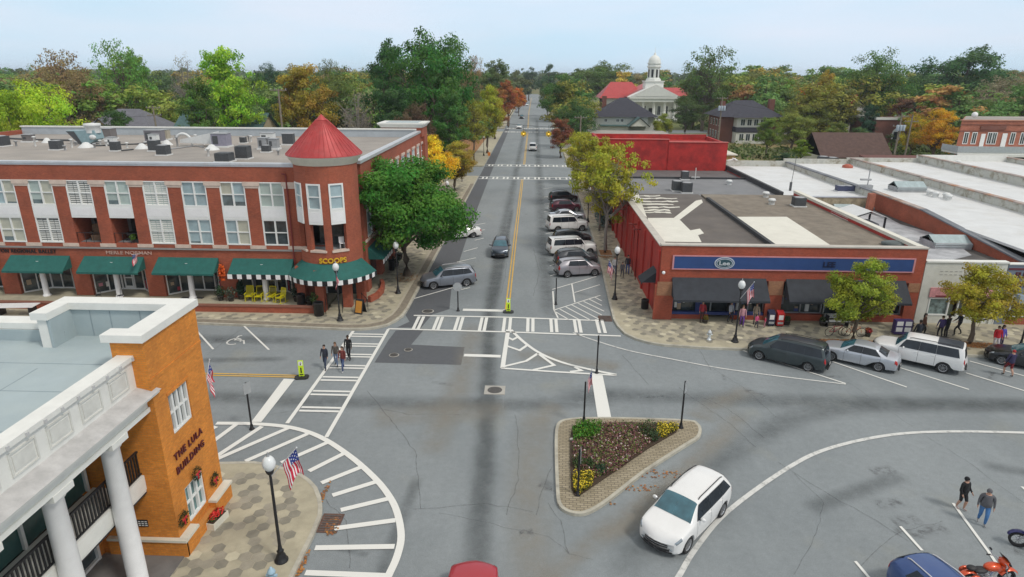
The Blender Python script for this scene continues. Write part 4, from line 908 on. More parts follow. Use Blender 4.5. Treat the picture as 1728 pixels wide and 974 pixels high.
# ---------------- white shop ----------------
T = thing('white_shop', 'small white painted shop with a pink striped sign between brick and grey shops', 'shop building', (32, 55, .15))
WW = M('white_brick_paint', (.62, .62, .57), .8, .1, 1.5, stain=(.8, .35, (.42, .42, .36), .5, .75))
b = MB(); b.fb(FB, 29.15, 35.1, 3.0, 4.95, -.35, .0, WW); b.fb(FB, 29.15, 29.9, .15, 3.0, -.35, 0, WW); b.fb(FB, 34.7, 35.1, .15, 3.0, -.35, 0, WW); b.fb(FB, 29.9, 31.5, .15, .75, -.35, 0, WW); b.fb(FB, 31.5, 34.7, .15, .6, -.5, -.1, WW)
b.build('painted_wall', T); part(T, 'coping', lambda b: b.fb(FB, 29.15, 35.15, 4.95, 5.06, -.45, .08, TRIM))
part(T, 'shop_sign', lambda b: (b.fb(FB, 29.85, 34.6, 2.25, 3.0, .003, .07, M('sign_pink', (.62, .28, .30), .6, .3, 5)), b.fb(FB, 30.3, 34, 2.28, 2.4, .07, .08, M('sign_dark_red', (.18, .02, .03), .6))))
sash(T, FB, 29.95, 31.5, .78, 2.2, MGLASS('glass_window_goods', (.16, .22, .22), .1, .9, 2.5), cols=1, rows=1); sash(T, FB, 32.3, 34.6, .62, 2.2, DGL, cols=2, rows=1, d=-.3)
part(T, 'shop_door', lambda b: (b.fb(FB, 31.5, 32.3, .6, 2.22, -.8, -.7, M('door_pale_green', (.32, .36, .28), .6))))
part(T, 'air_vent', lambda b: [b.fb(FB, 30.3+.35*i, 30.5+.35*i, 4.0+(.25 if j else 0), 4.03+(.25 if j else 0), .003, .02, M('grey_ledge', (.27, .26, .25), .8)) for i in range(6) for j in (0, 1)])
part(T, 'roof', lambda b: (b.box((29.35, YB+.35, 4.0), (37.2, 71, 4.2), M('roof_asphalt_dark', (.085, .08, .078), .9, .3, .6, stain=(.4, .5, (.16, .14, .12), .5, .7))),))
RM = M('roof_membrane_mottled', (.42, .43, .45), .6, .3, .8, stain=(.5, .6, (.22, .23, .25), .45, .65))
part(T, 'patched_roof', lambda b: (b.sheet([g(*p, 4.25) for p in ((1358, 330), (1415, 340), (1470, 352), (1520, 378), (1600, 400), (1640, 430), (1600, 440), (1560, 440), (1500, 425))], 4.215, RM)))
# ---------------- grey jeweller ----------------
T = thing('grey_shop', 'grey shop with maroon lettering at the right edge beside the white shop', 'shop building', (40, 55, .15))
GS = M('grey_fascia', (.16, .19, .24), .7, .12, 1)
b = MB(); b.fb(FB, 35.15, 46, 2.5, 4.85, -.35, .0, GS); b.fb(FB, 35.15, 35.9, .15, 2.5, -.35, 0, GS); b.fb(FB, 35.9, 46, .15, .7, -.35, 0, BR_L); b.build('fascia_wall', T)
part(T, 'maroon_band', lambda b: b.fb(FB, 35.2, 46, 4.45, 4.6, .003, .04, M('maroon', (.12, .02, .03), .6))); part(T, 'coping', lambda b: b.fb(FB, 35.15, 46, 4.85, 4.93, -.4, .06, TRIM))
text(T, 'shop_lettering', 'FLE', FB, 35.75, 3.85, .62, M('letter_maroon', (.10, .012, .015), .4), .05, .0, sx=.95, bold=.015); text(T, 'shop_lettering', 'JEW', FB, 35.75, 3.15, .62, MATS['letter_maroon'], .05, .0, sx=.95, bold=.015)
sash(T, FB, 36.0, 39.5, .75, 2.45, DGL, cols=2, rows=1); sash(T, FB, 39.6, 45, .75, 2.45, DGL, cols=3, rows=1)
part(T, 'pale_awning', lambda b: b.fb(FB, 36.2, 40.5, 2.0, 2.6, .003, .5, M('pale_blue_awning', (.30, .36, .42), .6)))
part(T, 'roof', lambda b: b.box((37.7, YB+.35, 4.0), (46, 60, 4.2), RG))

# ---------------- white roofed block behind ----------------
RWH = M('roof_coating_white', (.66, .67, .67), .55, .08, .6, stain=(.35, .55, (.50, .48, .43), .48, .76)); RST = M('parapet_render_stained', (.55, .55, .50), .8, .25, .9, stain=(.9, .9, (.25, .22, .16), .47, .62)); RUST = M('parapet_cap_rust', (.36, .30, .27), .7, .5, .6, stain=(.5, .8, (.42, .18, .07), .52, .64)); CAPG = M('parapet_cap_slate', (.17, .18, .20), .7, .3, .6)
T = thing('white_roofed_block', 'row of long white coated flat roofs divided by stained parapets', 'building', (50, 75, .15))
def slab(b, x0, x1, y0, y1, z, m): b.box((x0, y0, z-.2), (x1, y1, z), m)
part(T, 'roof', lambda b: slab(b, 27.7, 37.0, 71.6, 97, 5.3, RWH)); part(T, 'roof', lambda b: slab(b, 37.4, 47.2, 48, 99, 5.5, RWH)); part(T, 'roof', lambda b: slab(b, 47.6, 58.2, 46, 101, 5.6, RWH)); part(T, 'roof', lambda b: slab(b, 58.6, 72, 46, 102, 5.7, RWH))
def par(b, x, y0, y1, za, zb, w=.4, mw=RST, mc=RUST, cw=.12):
    b.add([(x, y0, .2), (x+w, y0, .2), (x+w, y1, .2), (x, y1, .2), (x, y0, za), (x+w, y0, za), (x+w, y1, zb), (x, y1, zb)], [(4, 5, 6, 7), (0, 1, 5, 4), (1, 2, 6, 5), (2, 3, 7, 6), (3, 0, 4, 7)], mw)
    b.add([(x-cw, y0, za+.003), (x+w+cw, y0, za+.003), (x+w+cw, y1, zb+.003), (x-cw, y1, zb+.003), (x-cw, y0, za+.12), (x+w+cw, y0, za+.12), (x+w+cw, y1, zb+.12), (x-cw, y1, zb+.12)], [(4, 5, 6, 7), (0, 1, 5, 4), (1, 2, 6, 5), (2, 3, 7, 6), (3, 0, 4, 7), (3, 2, 1, 0)], mc)
part(T, 'brick_parapet', lambda b: par(b, 37.0, 48, 62, 4.7, 5.9, .4, BR_L, CAPG)); part(T, 'brick_parapet', lambda b: par(b, 37.0, 62, 71.2, 5.9, 6.0, .4, BR_L, RUST)); part(T, 'parapet', lambda b: par(b, 37.0, 71.2, 97, 6.0, 5.9, .4, RST, CAPG))
part(T, 'parapet', lambda b: par(b, 47.2, 46, 99, 6.3, 6.3)); part(T, 'parapet', lambda b: par(b, 58.2, 46, 101, 6.6, 6.6)); part(T, 'parapet', lambda b: par(b, 72, 46, 102, 6.3, 6.3))
part(T, 'rubble_wall', lambda b: (b.box((29.6, 71.2, .2), (37.0, 71.6, 5.35), M('rubble_stone', (.34, .29, .20), .95, .5, 2.5)), b.box((29.3, 71.15, 5.35), (37.2, 71.7, 5.45), METALC)))
part(T, 'end_parapet', lambda b: (b.box((27.7, 96.8, .2), (37.0, 97.1, 6.1), RST), b.box((37.4, 98.8, .2), (47.2, 99.1, 6.2), RST), b.box((47.6, 100.8, .2), (58.2, 101.1, 6.2), RST), b.box((58.6, 101.8, .2), (72, 102.1, 6.6), TRIM)))
part(T, 'parapet', lambda b: (b.box((27.4, 72.1, 5.2), (27.75, 97, 5.75), M('kerb_flashing_dark', (.045, .047, .052), .8)), ))
part(T, 'brick_wall', lambda b: b.box((37.4, 46.9, .2), (72, 47.2, 5.5), BR_L))
# ---------------- red painted block behind ----------------
T = thing('red_painted_block', 'bright red painted windowless building rising behind the dark flat roof', 'building', (18, 97, .15))
RB2 = M('red_block_paint', (.42, .026, .022), .8, .28, 1.1, stain=(.5, .75, (.22, .016, .016), .45, .62))
part(T, 'wall', lambda b: (b.box((9.0, 93.2, .2), (19.0, 93.6, 9.35), RB2), b.box((19.0, 93.1, .2), (27.2, 93.6, 9.0), RB2), b.box((9.0, 93.6, .2), (9.4, 104, 9.3), RB2), b.box((26.8, 93.6, .2), (27.2, 104, 8.9), RB2), b.box((9.4, 103.7, .2), (26.8, 104, 9.2), RB2)))
part(T, 'roof', lambda b: b.box((9.4, 93.6, 8.2), (26.8, 103.7, 8.4), RB2)); part(T, 'coping', lambda b: (b.box((8.95, 93.1, 9.35), (19.05, 93.7, 9.43), M('coping_red', (.5, .12, .10), .6)), b.box((19.05, 93.0, 9.0), (27.3, 93.7, 9.08), MATS['coping_red'])))
part(T, 'yellow_annex', lambda b: (b.box((27.25, 99, .2), (30.2, 104, 6.6), M('ochre_render', (.42, .28, .10), .8, .15, 1)), b.box((27.25, 98.8, 6.6), (30.5, 104.2, 6.75), CREAM)))
# ================================================================== BACKGROUND BUILDINGS
SHING = M('shingle_dark', (.045, .045, .06), .9, .25, 1.5); SHB = M('shingle_brown', (.10, .06, .05), .9, .25, 1.5); CW = M('clapboard_white', (.62, .62, .57), .7, .08, 1); BRD = MBRICK('brick_dark', (.22, .075, .05), (.18, .06, .045), (.2, .12, .1)); SHG = M('shingle_green_grey', (.07, .13, .13), .9, .2, 1.5)
BRO = MBRICK('brick_salmon', (.46, .15, .09), (.40, .12, .07), (.4, .2, .14)); GLD = DGL
def hip(b, x0, x1, y0, y1, z0, z1, o, m, ridge=.35):
    xm, ym = (x0+x1)/2, (y0+y1)/2; L = (x1-x0)*ridge/2
    V = [(x0-o, y0-o, z0), (x1+o, y0-o, z0), (x1+o, y1+o, z0), (x0-o, y1+o, z0), (xm-L, ym, z1), (xm+L, ym, z1)]
    b.add(V, [(0, 1, 5, 4), (1, 2, 5), (2, 3, 4, 5), (3, 0, 4), (3, 2, 1, 0)], m)
def gable(b, x0, x1, y0, y1, z0, z1, o, m, axis='x', wall=None):
    if axis == 'x':       # ridge along x
        ym = (y0+y1)/2; V = [(x0-o, y0-o, z0-.1), (x1+o, y0-o, z0-.1), (x1+o, ym, z1), (x0-o, ym, z1), (x0-o, y1+o, z0-.1), (x1+o, y1+o, z0-.1)]
        b.add(V, [(0, 1, 2, 3), (3, 2, 5, 4)], m); b.add([(v[0], v[1], v[2]-.18) for v in V], [(3, 2, 1, 0), (4, 5, 2, 3)], m)
        if wall: b.add([(x0, y0, z0), (x0, y1, z0), (x0, ym, z1-.25)], [(0, 1, 2), (2, 1, 0)], wall); b.add([(x1, y0, z0), (x1, y1, z0), (x1, ym, z1-.25)], [(0, 1, 2)], wall)
    else:
        xm = (x0+x1)/2; V = [(x0-o, y0-o, z0-.1), (x0-o, y1+o, z0-.1), (xm, y1+o, z1), (xm, y0-o, z1), (x1+o, y0-o, z0-.1), (x1+o, y1+o, z0-.1)]
        b.add(V, [(0, 3, 2, 1), (3, 4, 5, 2)], m); b.add([(v[0], v[1], v[2]-.18) for v in V], [(1, 2, 3, 0), (2, 5, 4, 3)], m)
        if wall: b.add([(x0, y0, z0), (x1, y0, z0), (xm, y0, z1-.25)], [(0, 1, 2)], wall)
def winrow(T, F, us, w, z0, z1, pane=None, trim=None):
    for u in us:
        b = MB(); b.fb(F, u-w/2-.12, u+w/2+.12, z0-.12, z1+.12, .01, .06, trim or FRAME); f = b.build('window', T)
        b = MB(); b.fb(F, u-w/2, u-.04, z0, z1, .061, .075, pane or GLD); b.fb(F, u+.04, u+w/2, z0, z1, .061, .075, pane or GLD); b.build('pane', f)
# courthouse
T = thing('courthouse', 'white columned courthouse with red roof and domed cupola above the trees', 'courthouse', (48, 280, 0))
cw = M('courthouse_white', (.76, .77, .73), .7, .06, .5)
part(T, 'wall', lambda b: (b.box((39.5, 276, 0), (56, 300, 8.6), cw), b.box((30, 284, 0), (39.5, 300, 8.5), cw), b.box((56, 284, 0), (68, 300, 8.5), cw)))
part(T, 'portico_floor', lambda b: (b.box((38.5, 269.5, 0), (57.5, 276, 1.0), cw), b.box((41, 268, 0), (55, 269.5, .6), cw)))
for x in (39.6, 43.6, 47.9, 52.2, 56.2): part(T, 'column', lambda b: b.lathe((x, 270.6, 1.0), [(.8, 0), (.8, .2), (.6, .3), (.5, 6.2), (.75, 6.4), (.75, 6.7)], cw, 14))
part(T, 'entablature', lambda b: (b.box((38.2, 269.6, 7.7), (57.8, 276, 8.9), cw), b.box((37.8, 269.2, 8.9), (58.2, 276, 9.5), cw)))
part(T, 'pediment', lambda b: (b.add([(37.6, 269.2, 9.5), (58.4, 269.2, 9.5), (48, 269.2, 14.4), (37.6, 276, 9.5), (58.4, 276, 9.5), (48, 276, 14.4)], [(0, 1, 2), (0, 2, 5, 3), (2, 1, 4, 5)], TRIM), b.add([(40, 269.1, 9.8), (56, 269.1, 9.8), (48, 269.1, 13.5)], [(0, 1, 2)], cw)))
def croof(b):
    b.add([(37.6, 276, 9.3), (58.4, 276, 9.3), (58.4, 300, 9.3), (37.6, 300, 9.3), (48, 276, 14.6), (48, 300, 14.6)], [(0, 4, 5, 3), (4, 1, 2, 5), (0, 1, 4), (3, 5, 2)], REDM)
    hip(b, 28, 46, 283, 301, 8.6, 15, .8, REDM, .5); hip(b, 50, 68.5, 283, 301, 8.6, 12.8, .8, REDM, .5)
part(T, 'roof', croof)
def cup(b):
    b.box((44.2, 272, 12), (51.4, 279.2, 15.3), cw); b.box((43.9, 271.7, 15.3), (51.7, 279.5, 15.7), TRIM)
    b.lathe((47.8, 275.6, 15.7), [(3.0, 0), (3.0, .7), (2.45, .9), (2.45, 5.0), (2.9, 5.2), (2.9, 5.6), (2.5, 5.7), (2.5, 6.3), (2.8, 6.4), (2.8, 6.8)], cw, 8, False)
cu = part(T, 'cupola', cup)
part(cu, 'dome', lambda b: (b.lathe((47.8, 275.6, 22.4), [(2.5, 0), (2.45, .8), (2.15, 1.7), (1.5, 2.5), (.65, 3.0), (.5, 3.1), (.5, 3.6), (.2, 3.9), (.06, 4.2), (.05, 6), (0, 6.05)], cw, 20)))
for k in range(8):
    A = rad(22.5+45*k); F = Fr((47.8+math.cos(A)*2.28, 275.6+math.sin(A)*2.28, 0), math.degrees(A)+90)
    part(cu, 'cupola_opening', lambda b: b.fb(F, -.42, .42, 17.0, 20.0, .0, .06, DARK))
part(T, 'doorway', lambda b: b.box((46.8, 275.9, 1), (49, 275.99, 5), DARK)); winrow(T, Fr((0, 276, 0)), (42, 45, 51, 54), 1.1, 2.4, 5.8)
# white house with dark hipped roof
T = thing('white_house', 'white house with a steep dark hipped roof and low front gable', 'house', (28, 220, 0))
part(T, 'wall', lambda b: (b.box((20, 215, 0), (36.5, 229, 5.2), CW), b.box((36.5, 218, 0), (39, 229, 5.0), CW)))
part(T, 'roof', lambda b: (hip(b, 19.5, 39, 214.6, 230, 5.1, 10.8, .7, SHING, .12), gable(b, 30, 36, 209, 216, 2.6, 5.3, .4, SHG, 'y', CW), b.box((21, 211, 2.4), (30, 215, 2.7), SHG)))
part(T, 'chimney', lambda b: b.box((22.5, 224, 5), (23.9, 225.4, 11.2), BRD)); part(T, 'porch', lambda b: (b.box((21, 212, 0), (30, 215, 2.4), CW),)); winrow(T, Fr((0, 215, 0)), (23, 26.8, 28.2, 33), .8, 3.6, 4.4)
# brick house with white sunroom
T = thing('brick_house', 'brown brick house with white two storey sunroom and dark hipped roof', 'house', (60, 190, 0))
part(T, 'wall', lambda b: (b.box((52.5, 188, 0), (68, 202, 7), BRD),)); part(T, 'roof', lambda b: (hip(b, 52, 68.5, 187, 203, 7, 11.2, .8, SHING, .3), hip(b, 55, 65, 183.5, 189, 7.0, 8.6, .4, SHING, .4)))
part(T, 'sunroom', lambda b: (b.box((55.8, 184.5, 0), (64, 188, 3.0), CW), b.box((55.6, 184.3, 3.0), (64.2, 188, 4.4), SHING), b.box((55.8, 184.5, 4.4), (64, 188, 7), CW)))
winrow(T, Fr((0, 184.5, 0)), (57.3, 59.1, 60.9, 62.7), 1.1, 4.9, 6.5); winrow(T, Fr((0, 184.5, 0)), (57.3, 59.1, 60.9, 62.7), 1.1, .8, 2.6); winrow(T, Fr((52.5, 0, 0), -90), (-199, -196, -193, -190), 1.1, 4.4, 6); winrow(T, Fr((52.5, 0, 0), -90), (-199, -196, -193, -190), 1.1, 1, 2.8)
part(T, 'chimney', lambda b: b.box((53, 192, 7), (54.2, 193.5, 11), BRD)); part(T, 'chimney', lambda b: b.box((66.5, 192, 7), (68, 193.6, 11.6), BRD))
# brown roofed shed house
T = thing('brown_roofed_house', 'low house with a long brown gable roof and cream gable end', 'house', (67, 145, 0))
part(T, 'wall', lambda b: b.box((60.5, 139, 0), (74.5, 151, 2.0), CREAM)); part(T, 'roof', lambda b: gable(b, 60.5, 74.5, 139, 151, 1.9, 6.4, .5, SHB, 'x', M('cream_gable', (.62, .54, .40), .7)))
# salmon brick building with white gallery
T = thing('gallery_building', 'salmon brick two storey building with white first floor gallery at the far right', 'building', (85, 118, 0))
part(T, 'wall', lambda b: (b.prism([(73.6, 117), (98, 117), (102, 130), (82.2, 130)], 0, 10.8, BRO), b.box((73.5, 116.9, 10.1), (98, 117, 10.2), BRD), b.box((73.5, 116.9, 9.0), (98, 117, 9.1), BRD), b.box((73.5, 116.85, 10.8), (98, 117.3, 10.95), M('coping_salmon', (.5, .25, .18), .8)), b.sheet([(74.0, 117.3), (98, 117.3), (101.5, 129.8), (82.3, 129.8)], 10.83, ROOFG)))
part(T, 'name_panel', lambda b: b.box((77.0, 116.85, 9.3), (81.3, 116.998, 9.95), BRD))
winrow(T, Fr((0, 117, 0)), (74.9, 76.3, 82.8, 84.5, 86.2), .62, 6.95, 8.75); winrow(T, Fr((0, 117, 0)), (78.9, 79.7), .6, 6.95, 8.75); part(T, 'gallery_door', lambda b: b.box((77.4, 116.9, 6.0), (78.1, 116.99, 8.6), FRAME)); part(T, 'gallery_door', lambda b: b.box((81.0, 116.9, 6.0), (81.8, 116.99, 8.7), FRAME))
part(T, 'gallery', lambda b: (b.box((71.2, 112.5, 5.6), (98, 116.99, 5.9), TRIM), b.box((71.2, 112.4, 5.9), (98, 112.5, 6.9), M('gallery_rail_grey', (.42, .46, .48), .6)), b.box((71.1, 112.4, 5.9), (71.2, 117, 6.9), MATS['gallery_rail_grey']), b.box((71.2, 112.2, 5.2), (98, 112.5, 5.6), TRIM)))
for x in (71.5, 75.5, 79.5, 83.5, 87.5, 91.5, 95.5): part(T, 'gallery_post', lambda b: b.box((x-.18, 112.4, 0), (x+.18, 112.75, 5.2), WHP))
part(T, 'ground_floor_glazing', lambda b: b.box((73.8, 116.95, .4), (98, 116.99, 5.3), GLD)); part(T, 'roof_vent', lambda b: b.ball((77.5, 120, 11.6), .5, WHP))
# low maroon roof in front of it, dark brick church-like building, white gabled house, far left houses
T = thing('maroon_roofed_building', 'low brick building with maroon roof behind the white roofs', 'building', (63, 110, 0)); part(T, 'wall', lambda b: b.box((55, 106, 0), (70, 112, 4.6), BRO)); part(T, 'roof', lambda b: b.add([(54.8, 105.8, 4.62), (70.2, 105.8, 4.62), (70.2, 112, 5.4), (54.8, 112, 5.4), (54.8, 112, 4.62), (70.2, 112, 4.62)], [(0, 1, 2, 3), (3, 2, 5, 4), (0, 3, 4), (1, 5, 2)], M('roof_maroon', (.13, .05, .04), .8)))
T = thing('arched_window_building', 'dark brick building with a white arched window behind utility poles', 'building', (94, 178, 0)); part(T, 'wall', lambda b: b.box((89, 176, 0), (101, 190, 7.2), BRD)); part(T, 'parapet_trim', lambda b: (b.box((88.8, 175.8, 7.2), (101.2, 176.2, 7.8), TRIM), b.box((88.8, 176.2, 7.2), (89.2, 190, 7.8), TRIM)))
part(T, 'arched_window', lambda b: (b.add([(94.6+1.1*math.cos(rad(a)), 175.9, 3.8+1.3*math.sin(rad(a))) for a in range(0, 181, 20)]+[(93.5, 175.9, 2), (95.7, 175.9, 2)], [tuple(list(range(9, -1, -1))+[11, 10])], FRAME), b.box((93.9, 175.8, 2.2), (95.3, 175.88, 4.2), GLD)))
T = thing('white_gabled_house', 'white gabled house with a red brick chimney among trees at the right', 'house', (85, 195, 0)); part(T, 'wall', lambda b: b.box((84, 192, 0), (95, 206, 8.6), CW)); part(T, 'roof', lambda b: gable(b, 84, 95, 192, 206, 8.6, 12.6, .5, SHING, 'y', CW)); part(T, 'chimney', lambda b: b.box((88.6, 191, 7), (90.2, 192, 13), M('chimney_red', (.32, .03, .03), .8)))
T = thing('grey_roofed_house', 'grey roofed house peeking over the far roof at the left', 'house', (-86, 140, 0)); part(T, 'wall', lambda b: b.box((-96, 136, 0), (-80, 148, 6.0), CREAM)); part(T, 'roof', lambda b: (hip(b, -96, -80, 136, 148, 6.0, 10.4, .6, M('shingle_grey', (.14, .14, .16), .9, .2, 1.5), .3), gable(b, -92.5, -87, 134, 140, 6.2, 8.9, .3, MATS['shingle_grey'], 'y', M('gable_brown', (.30, .21, .12), .8)))); part(T, 'dormer_window', lambda b: b.box((-90.4, 133.85, 7.0), (-89.2, 133.99, 7.6), DARK))
T = thing('green_roofed_house', 'house with a blue green shingle roof and two small gables behind the brick building', 'house', (-62, 135, 0)); part(T, 'wall', lambda b: b.box((-72, 128, 0), (-55, 142, 5.4), M('siding_grey', (.20, .22, .24), .8))); part(T, 'roof', lambda b: (gable(b, -72, -55, 128, 142, 5.5, 10.2, .6, SHG, 'x', M('gable_tan', (.42, .36, .24), .8)), gable(b, -68.6, -65.6, 126.5, 132, 5.6, 7.4, .3, SHG, 'y', CW), gable(b, -61.2, -58.6, 126.5, 132, 5.8, 7.6, .3, SHG, 'y', CW)))
T = thing('cream_roofed_house', 'pale cream roof glimpsed through bare branches in the left woods', 'house', (-86, 205, 0)); part(T, 'wall', lambda b: b.box((-92, 200, 0), (-78, 212, 6), CREAM)); part(T, 'roof', lambda b: gable(b, -92, -78, 200, 212, 6, 11.4, .6, M('roof_cream', (.55, .48, .36), .8), 'x', CREAM))
# low white garden wall and roadside structures by the courthouse
T = thing('garden_wall', 'long pale garden wall in front of the courthouse lawn', 'wall', (50, 198, 0)); part(T, 'wall', lambda b: b.box((37, 199, 0), (52, 199.5, 1.2), CW))
T = thing('roadside_roof', 'flat grey roofed building between the white house and the red block', 'building', (25, 150, 0)); part(T, 'wall', lambda b: b.box((14, 148, 0), (33, 172, 4.0), CW)); part(T, 'roof', lambda b: b.box((13.8, 147.8, 4.0), (33.2, 172.2, 4.25), ROOFG))

# ================================================================== ROOFTOP EQUIPMENT
HV = M('hvac_dark', (.07, .075, .08), .6, .3, 8); HG = M('hvac_grey', (.34, .35, .36), .5, .15, 3, metal=.2); HW = M('hvac_white', (.68, .69, .68), .5, .08, 3); HB = M('hvac_blue_grey', (.24, .35, .38), .5, .15, 2); TANM = M('hvac_tan', (.40, .36, .28), .6, .15, 2)
def condenser(px, py, w, h, lab, z=10.6, col=None, rz=0., grp='condenser units on the roofs'):
    w *= .72; h *= .8; x, y = g(px, py, z); t = thing('condenser_unit', lab, 'condenser unit', (x, y, z), rz, grp)
    part(t, 'base', lambda b: b.box((-w/2-.1, -w/2-.1, 0), (w/2+.1, w/2+.1, .1), HW), world=False)
    def body(b):
        b.box((-w/2, -w/2, .1), (w/2, w/2, h), col or HV)
        for k in range(int(h/.12)): b.box((-w/2-.012, -w/2-.012, .16+k*.12), (w/2+.012, w/2+.012, .19+k*.12), col or HV)
    part(t, 'cabinet', body, world=False); part(t, 'fan_guard', lambda b: (b.lathe((0, 0, h), [(w*.46, 0), (w*.46, .05), (w*.36, .06), (w*.1, .03), (0, .04)], HG, 16)), world=False); return t
for a in ((97, 253, 1.25, 1.1, 'dark square condenser on the roof, right of the brown vent hoods'), (380, 273, 1.7, .9, 'wide dark condenser nearest the front coping of the brick building'), (412, 268, 1.5, 1.35, 'large dark condenser with a pale rim behind the wide one'), (196, 255, 1.0, 1.1, 'small dark condenser below a white vent box, right of the blue grey air handler'), (262, 255, 1.2, 1.3, 'dark condenser with grey boxes stacked behind it'), (277, 262, 1.3, 1.15, 'dark condenser in front of the cluster, on tan feet'), (450, 257, 1.0, .8, 'low condenser left of the cone roof with white top'), (411, 242, .8, .8, 'tiny dark condenser near the back parapet, left of the cone'), (3, 247, 1.6, 1.3, 'round topped unit cut by the left edge of the roof')): condenser(*a)
for a in ((1142, 322, 1.5, 1.4, 'left of two dark condensers on the grey roof section', 5.2), (1158, 325, 1.5, 1.4, 'right of two dark condensers on the grey roof section', 5.2), (1155, 303, 1.2, 1.3, 'dark condenser alone nearer the red block', 5.2), (1347, 348, 1.5, 1.1, 'black condenser beside the white parapet on the gravel roof', 5.42), (1388, 273, 1.8, 1.0, 'green grey condenser at the far end of the white roofs', 5.5), (1403, 273, 2.0, .8, 'wider green grey condenser at the far end of the white roofs', 5.5)): condenser(*a)
for i, (px, py, w) in enumerate(((1418, 323, 1.3), (1430, 323, 1.3), (1443, 323, 1.3))): condenser(px, py, w, .8, ('left', 'middle', 'right')[i]+' of three dark blue units on the white roof edge', 5.3, M('unit_blue', (.06, .07, .14), .6))
def cowl(px, py, r, lab, z=10.6):
    r *= .6; x, y = g(px, py, z); b = MB(); b.lathe((0, 0, 0), [(r, 0), (r*.95, .08), (r*.5, .35), (r*.3, .5), (0, .55)], HW, 18); b.build('roof_vent', None, lab, 'roof vent', 'white cone vents on the brick building roof', world=False, loc=(x, y, z))
for px, py, r, lab in ((146, 249, 1.3, 'white cone vent below the blue grey air handler'), (240, 251, 1.1, 'white cone vent left of the condenser cluster'), (282, 245, 1.0, 'white cone vent behind the condenser cluster'), (358, 253, 1.2, 'white cone vent in front of the mauve box unit'), (464, 247, 1.0, 'white cone vent right of the stacked units, beside the cone roof'), (80, 241, .9, 'white flat vent near the left end of the roof')): cowl(px, py, r, lab)
# big blue-grey air handler with white cap
x, y = g(150, 243, 10.6); t = thing('air_handler', 'large blue grey air handler with slanted intake and white drum cap', 'air handler', (x, y, 10.6)); t.scale = (.74,)*3
part(t, 'cabinet', lambda b: (b.add([(-2.4, -.9, 1.9), (1.7, -.9, 2.0), (1.9, -.9, .8), (.9, -.9, .2), (-.8, -.9, .1), (-2.4, .9, 1.9), (1.7, .9, 2.0), (1.9, .9, .8), (.9, .9, .2), (-.8, .9, .1)], [(0, 4, 3, 2, 1), (5, 6, 7, 8, 9), (0, 1, 6, 5), (1, 2, 7, 6), (2, 3, 8, 7), (3, 4, 9, 8)], HB)), world=False)
part(t, 'intake_louvre', lambda b: b.add([(-2.42, -.92, 1.85), (-1.2, -.95, 1.85), (-.35, -.95, .2), (-.85, -.92, .1)], [(0, 3, 2, 1)], HV), world=False)
part(t, 'drum_cap', lambda b: b.lathe((1.0, 0, 1.6), [(1.0, 0), (1.0, .9), (1.1, .95), (1.1, 1.3), (0, 1.4)], HW, 20), world=False); part(t, 'outlet', lambda b: b.ball((1.4, -.95, 1.05), .45, HW, 10, (1.2, .5, .8)), world=False)
def boxunit(px, py, w, d, h, col, lab, z=10.6, name='rooftop_unit'):
    w *= .72; d *= .75; h *= .8; x, y = g(px, py, z); t = thing(name, lab, 'rooftop unit', (x, y, z), 0, 'box units on the roofs'); part(t, 'curb', lambda b: b.box((-w/2-.12, -d/2-.12, 0), (w/2+.12, d/2+.12, .15), HW), world=False)
    part(t, 'cabinet', lambda b: (b.box((-w/2, -d/2, .15), (w/2, d/2, h), col), b.box((-w/2+.15, -d/2-.03, .35), (-w/2+w*.45, -d/2, h-.2), HV), b.box((-w/2-.05, -d/2-.05, h), (w/2+.05, d/2+.05, h+.06), HG)), world=False); return t
boxunit(178, 235, 3.0, 1.6, 1.5, M('hvac_brown', (.17, .155, .15), .6), 'brown box unit right of the blue grey air handler, at the back parapet'); boxunit(190, 245, 1.1, .9, 1.0, HW, 'small white box above a dark condenser'); boxunit(263, 240, 2.6, 1.2, 1.6, M('hvac_mauve', (.20, .19, .21), .6), 'grey box unit at the back parapet above the condenser cluster'); boxunit(280, 236, 1.2, 1.0, 1.4, TANM, 'narrow tan box at the back parapet'); boxunit(262, 247, 1.2, .8, 1.5, HW, 'upright white box within the condenser cluster')
boxunit(375, 248, 2.2, 1.6, 1.7, M('hvac_lilac', (.26, .25, .31), .6), 'mauve box unit fed by a white sloping duct'); boxunit(446, 252, 1.3, 1.0, 1.4, HG, 'left of the stacked grey units beside the cone'); boxunit(463, 252, 1.3, 1.0, 1.3, HG, 'right of the stacked grey units beside the cone'); boxunit(453, 238, 2.0, 1.2, 1.1, HW, 'white topped unit behind the stacked grey units'); boxunit(50, 240, 1.4, 1.0, 1.0, M('hvac_brown', (.17, .155, .15), .6), 'brown hooded unit near the left end of the roof'); boxunit(488, 245, 1.6, 1.0, 1.5, HV, 'dark box partly behind the cone roof')
x, y = g(352, 247, 10.6); b = MB(); b.add([(-2.8, -.3, .35), (1.0, -.6, .3), (1.0, .6, .3), (-2.8, .3, .35), (-2.8, -.3, .7), (1.0, -.6, 1.5), (1.0, .6, 1.5), (-2.8, .3, .7)], [(0, 3, 2, 1), (4, 5, 6, 7), (0, 1, 5, 4), (1, 2, 6, 5), (2, 3, 7, 6), (3, 0, 4, 7)], HW); b.build('duct', None, 'white sloping duct leading into the mauve roof unit', 'duct', world=False, loc=(x, y, 10.6))
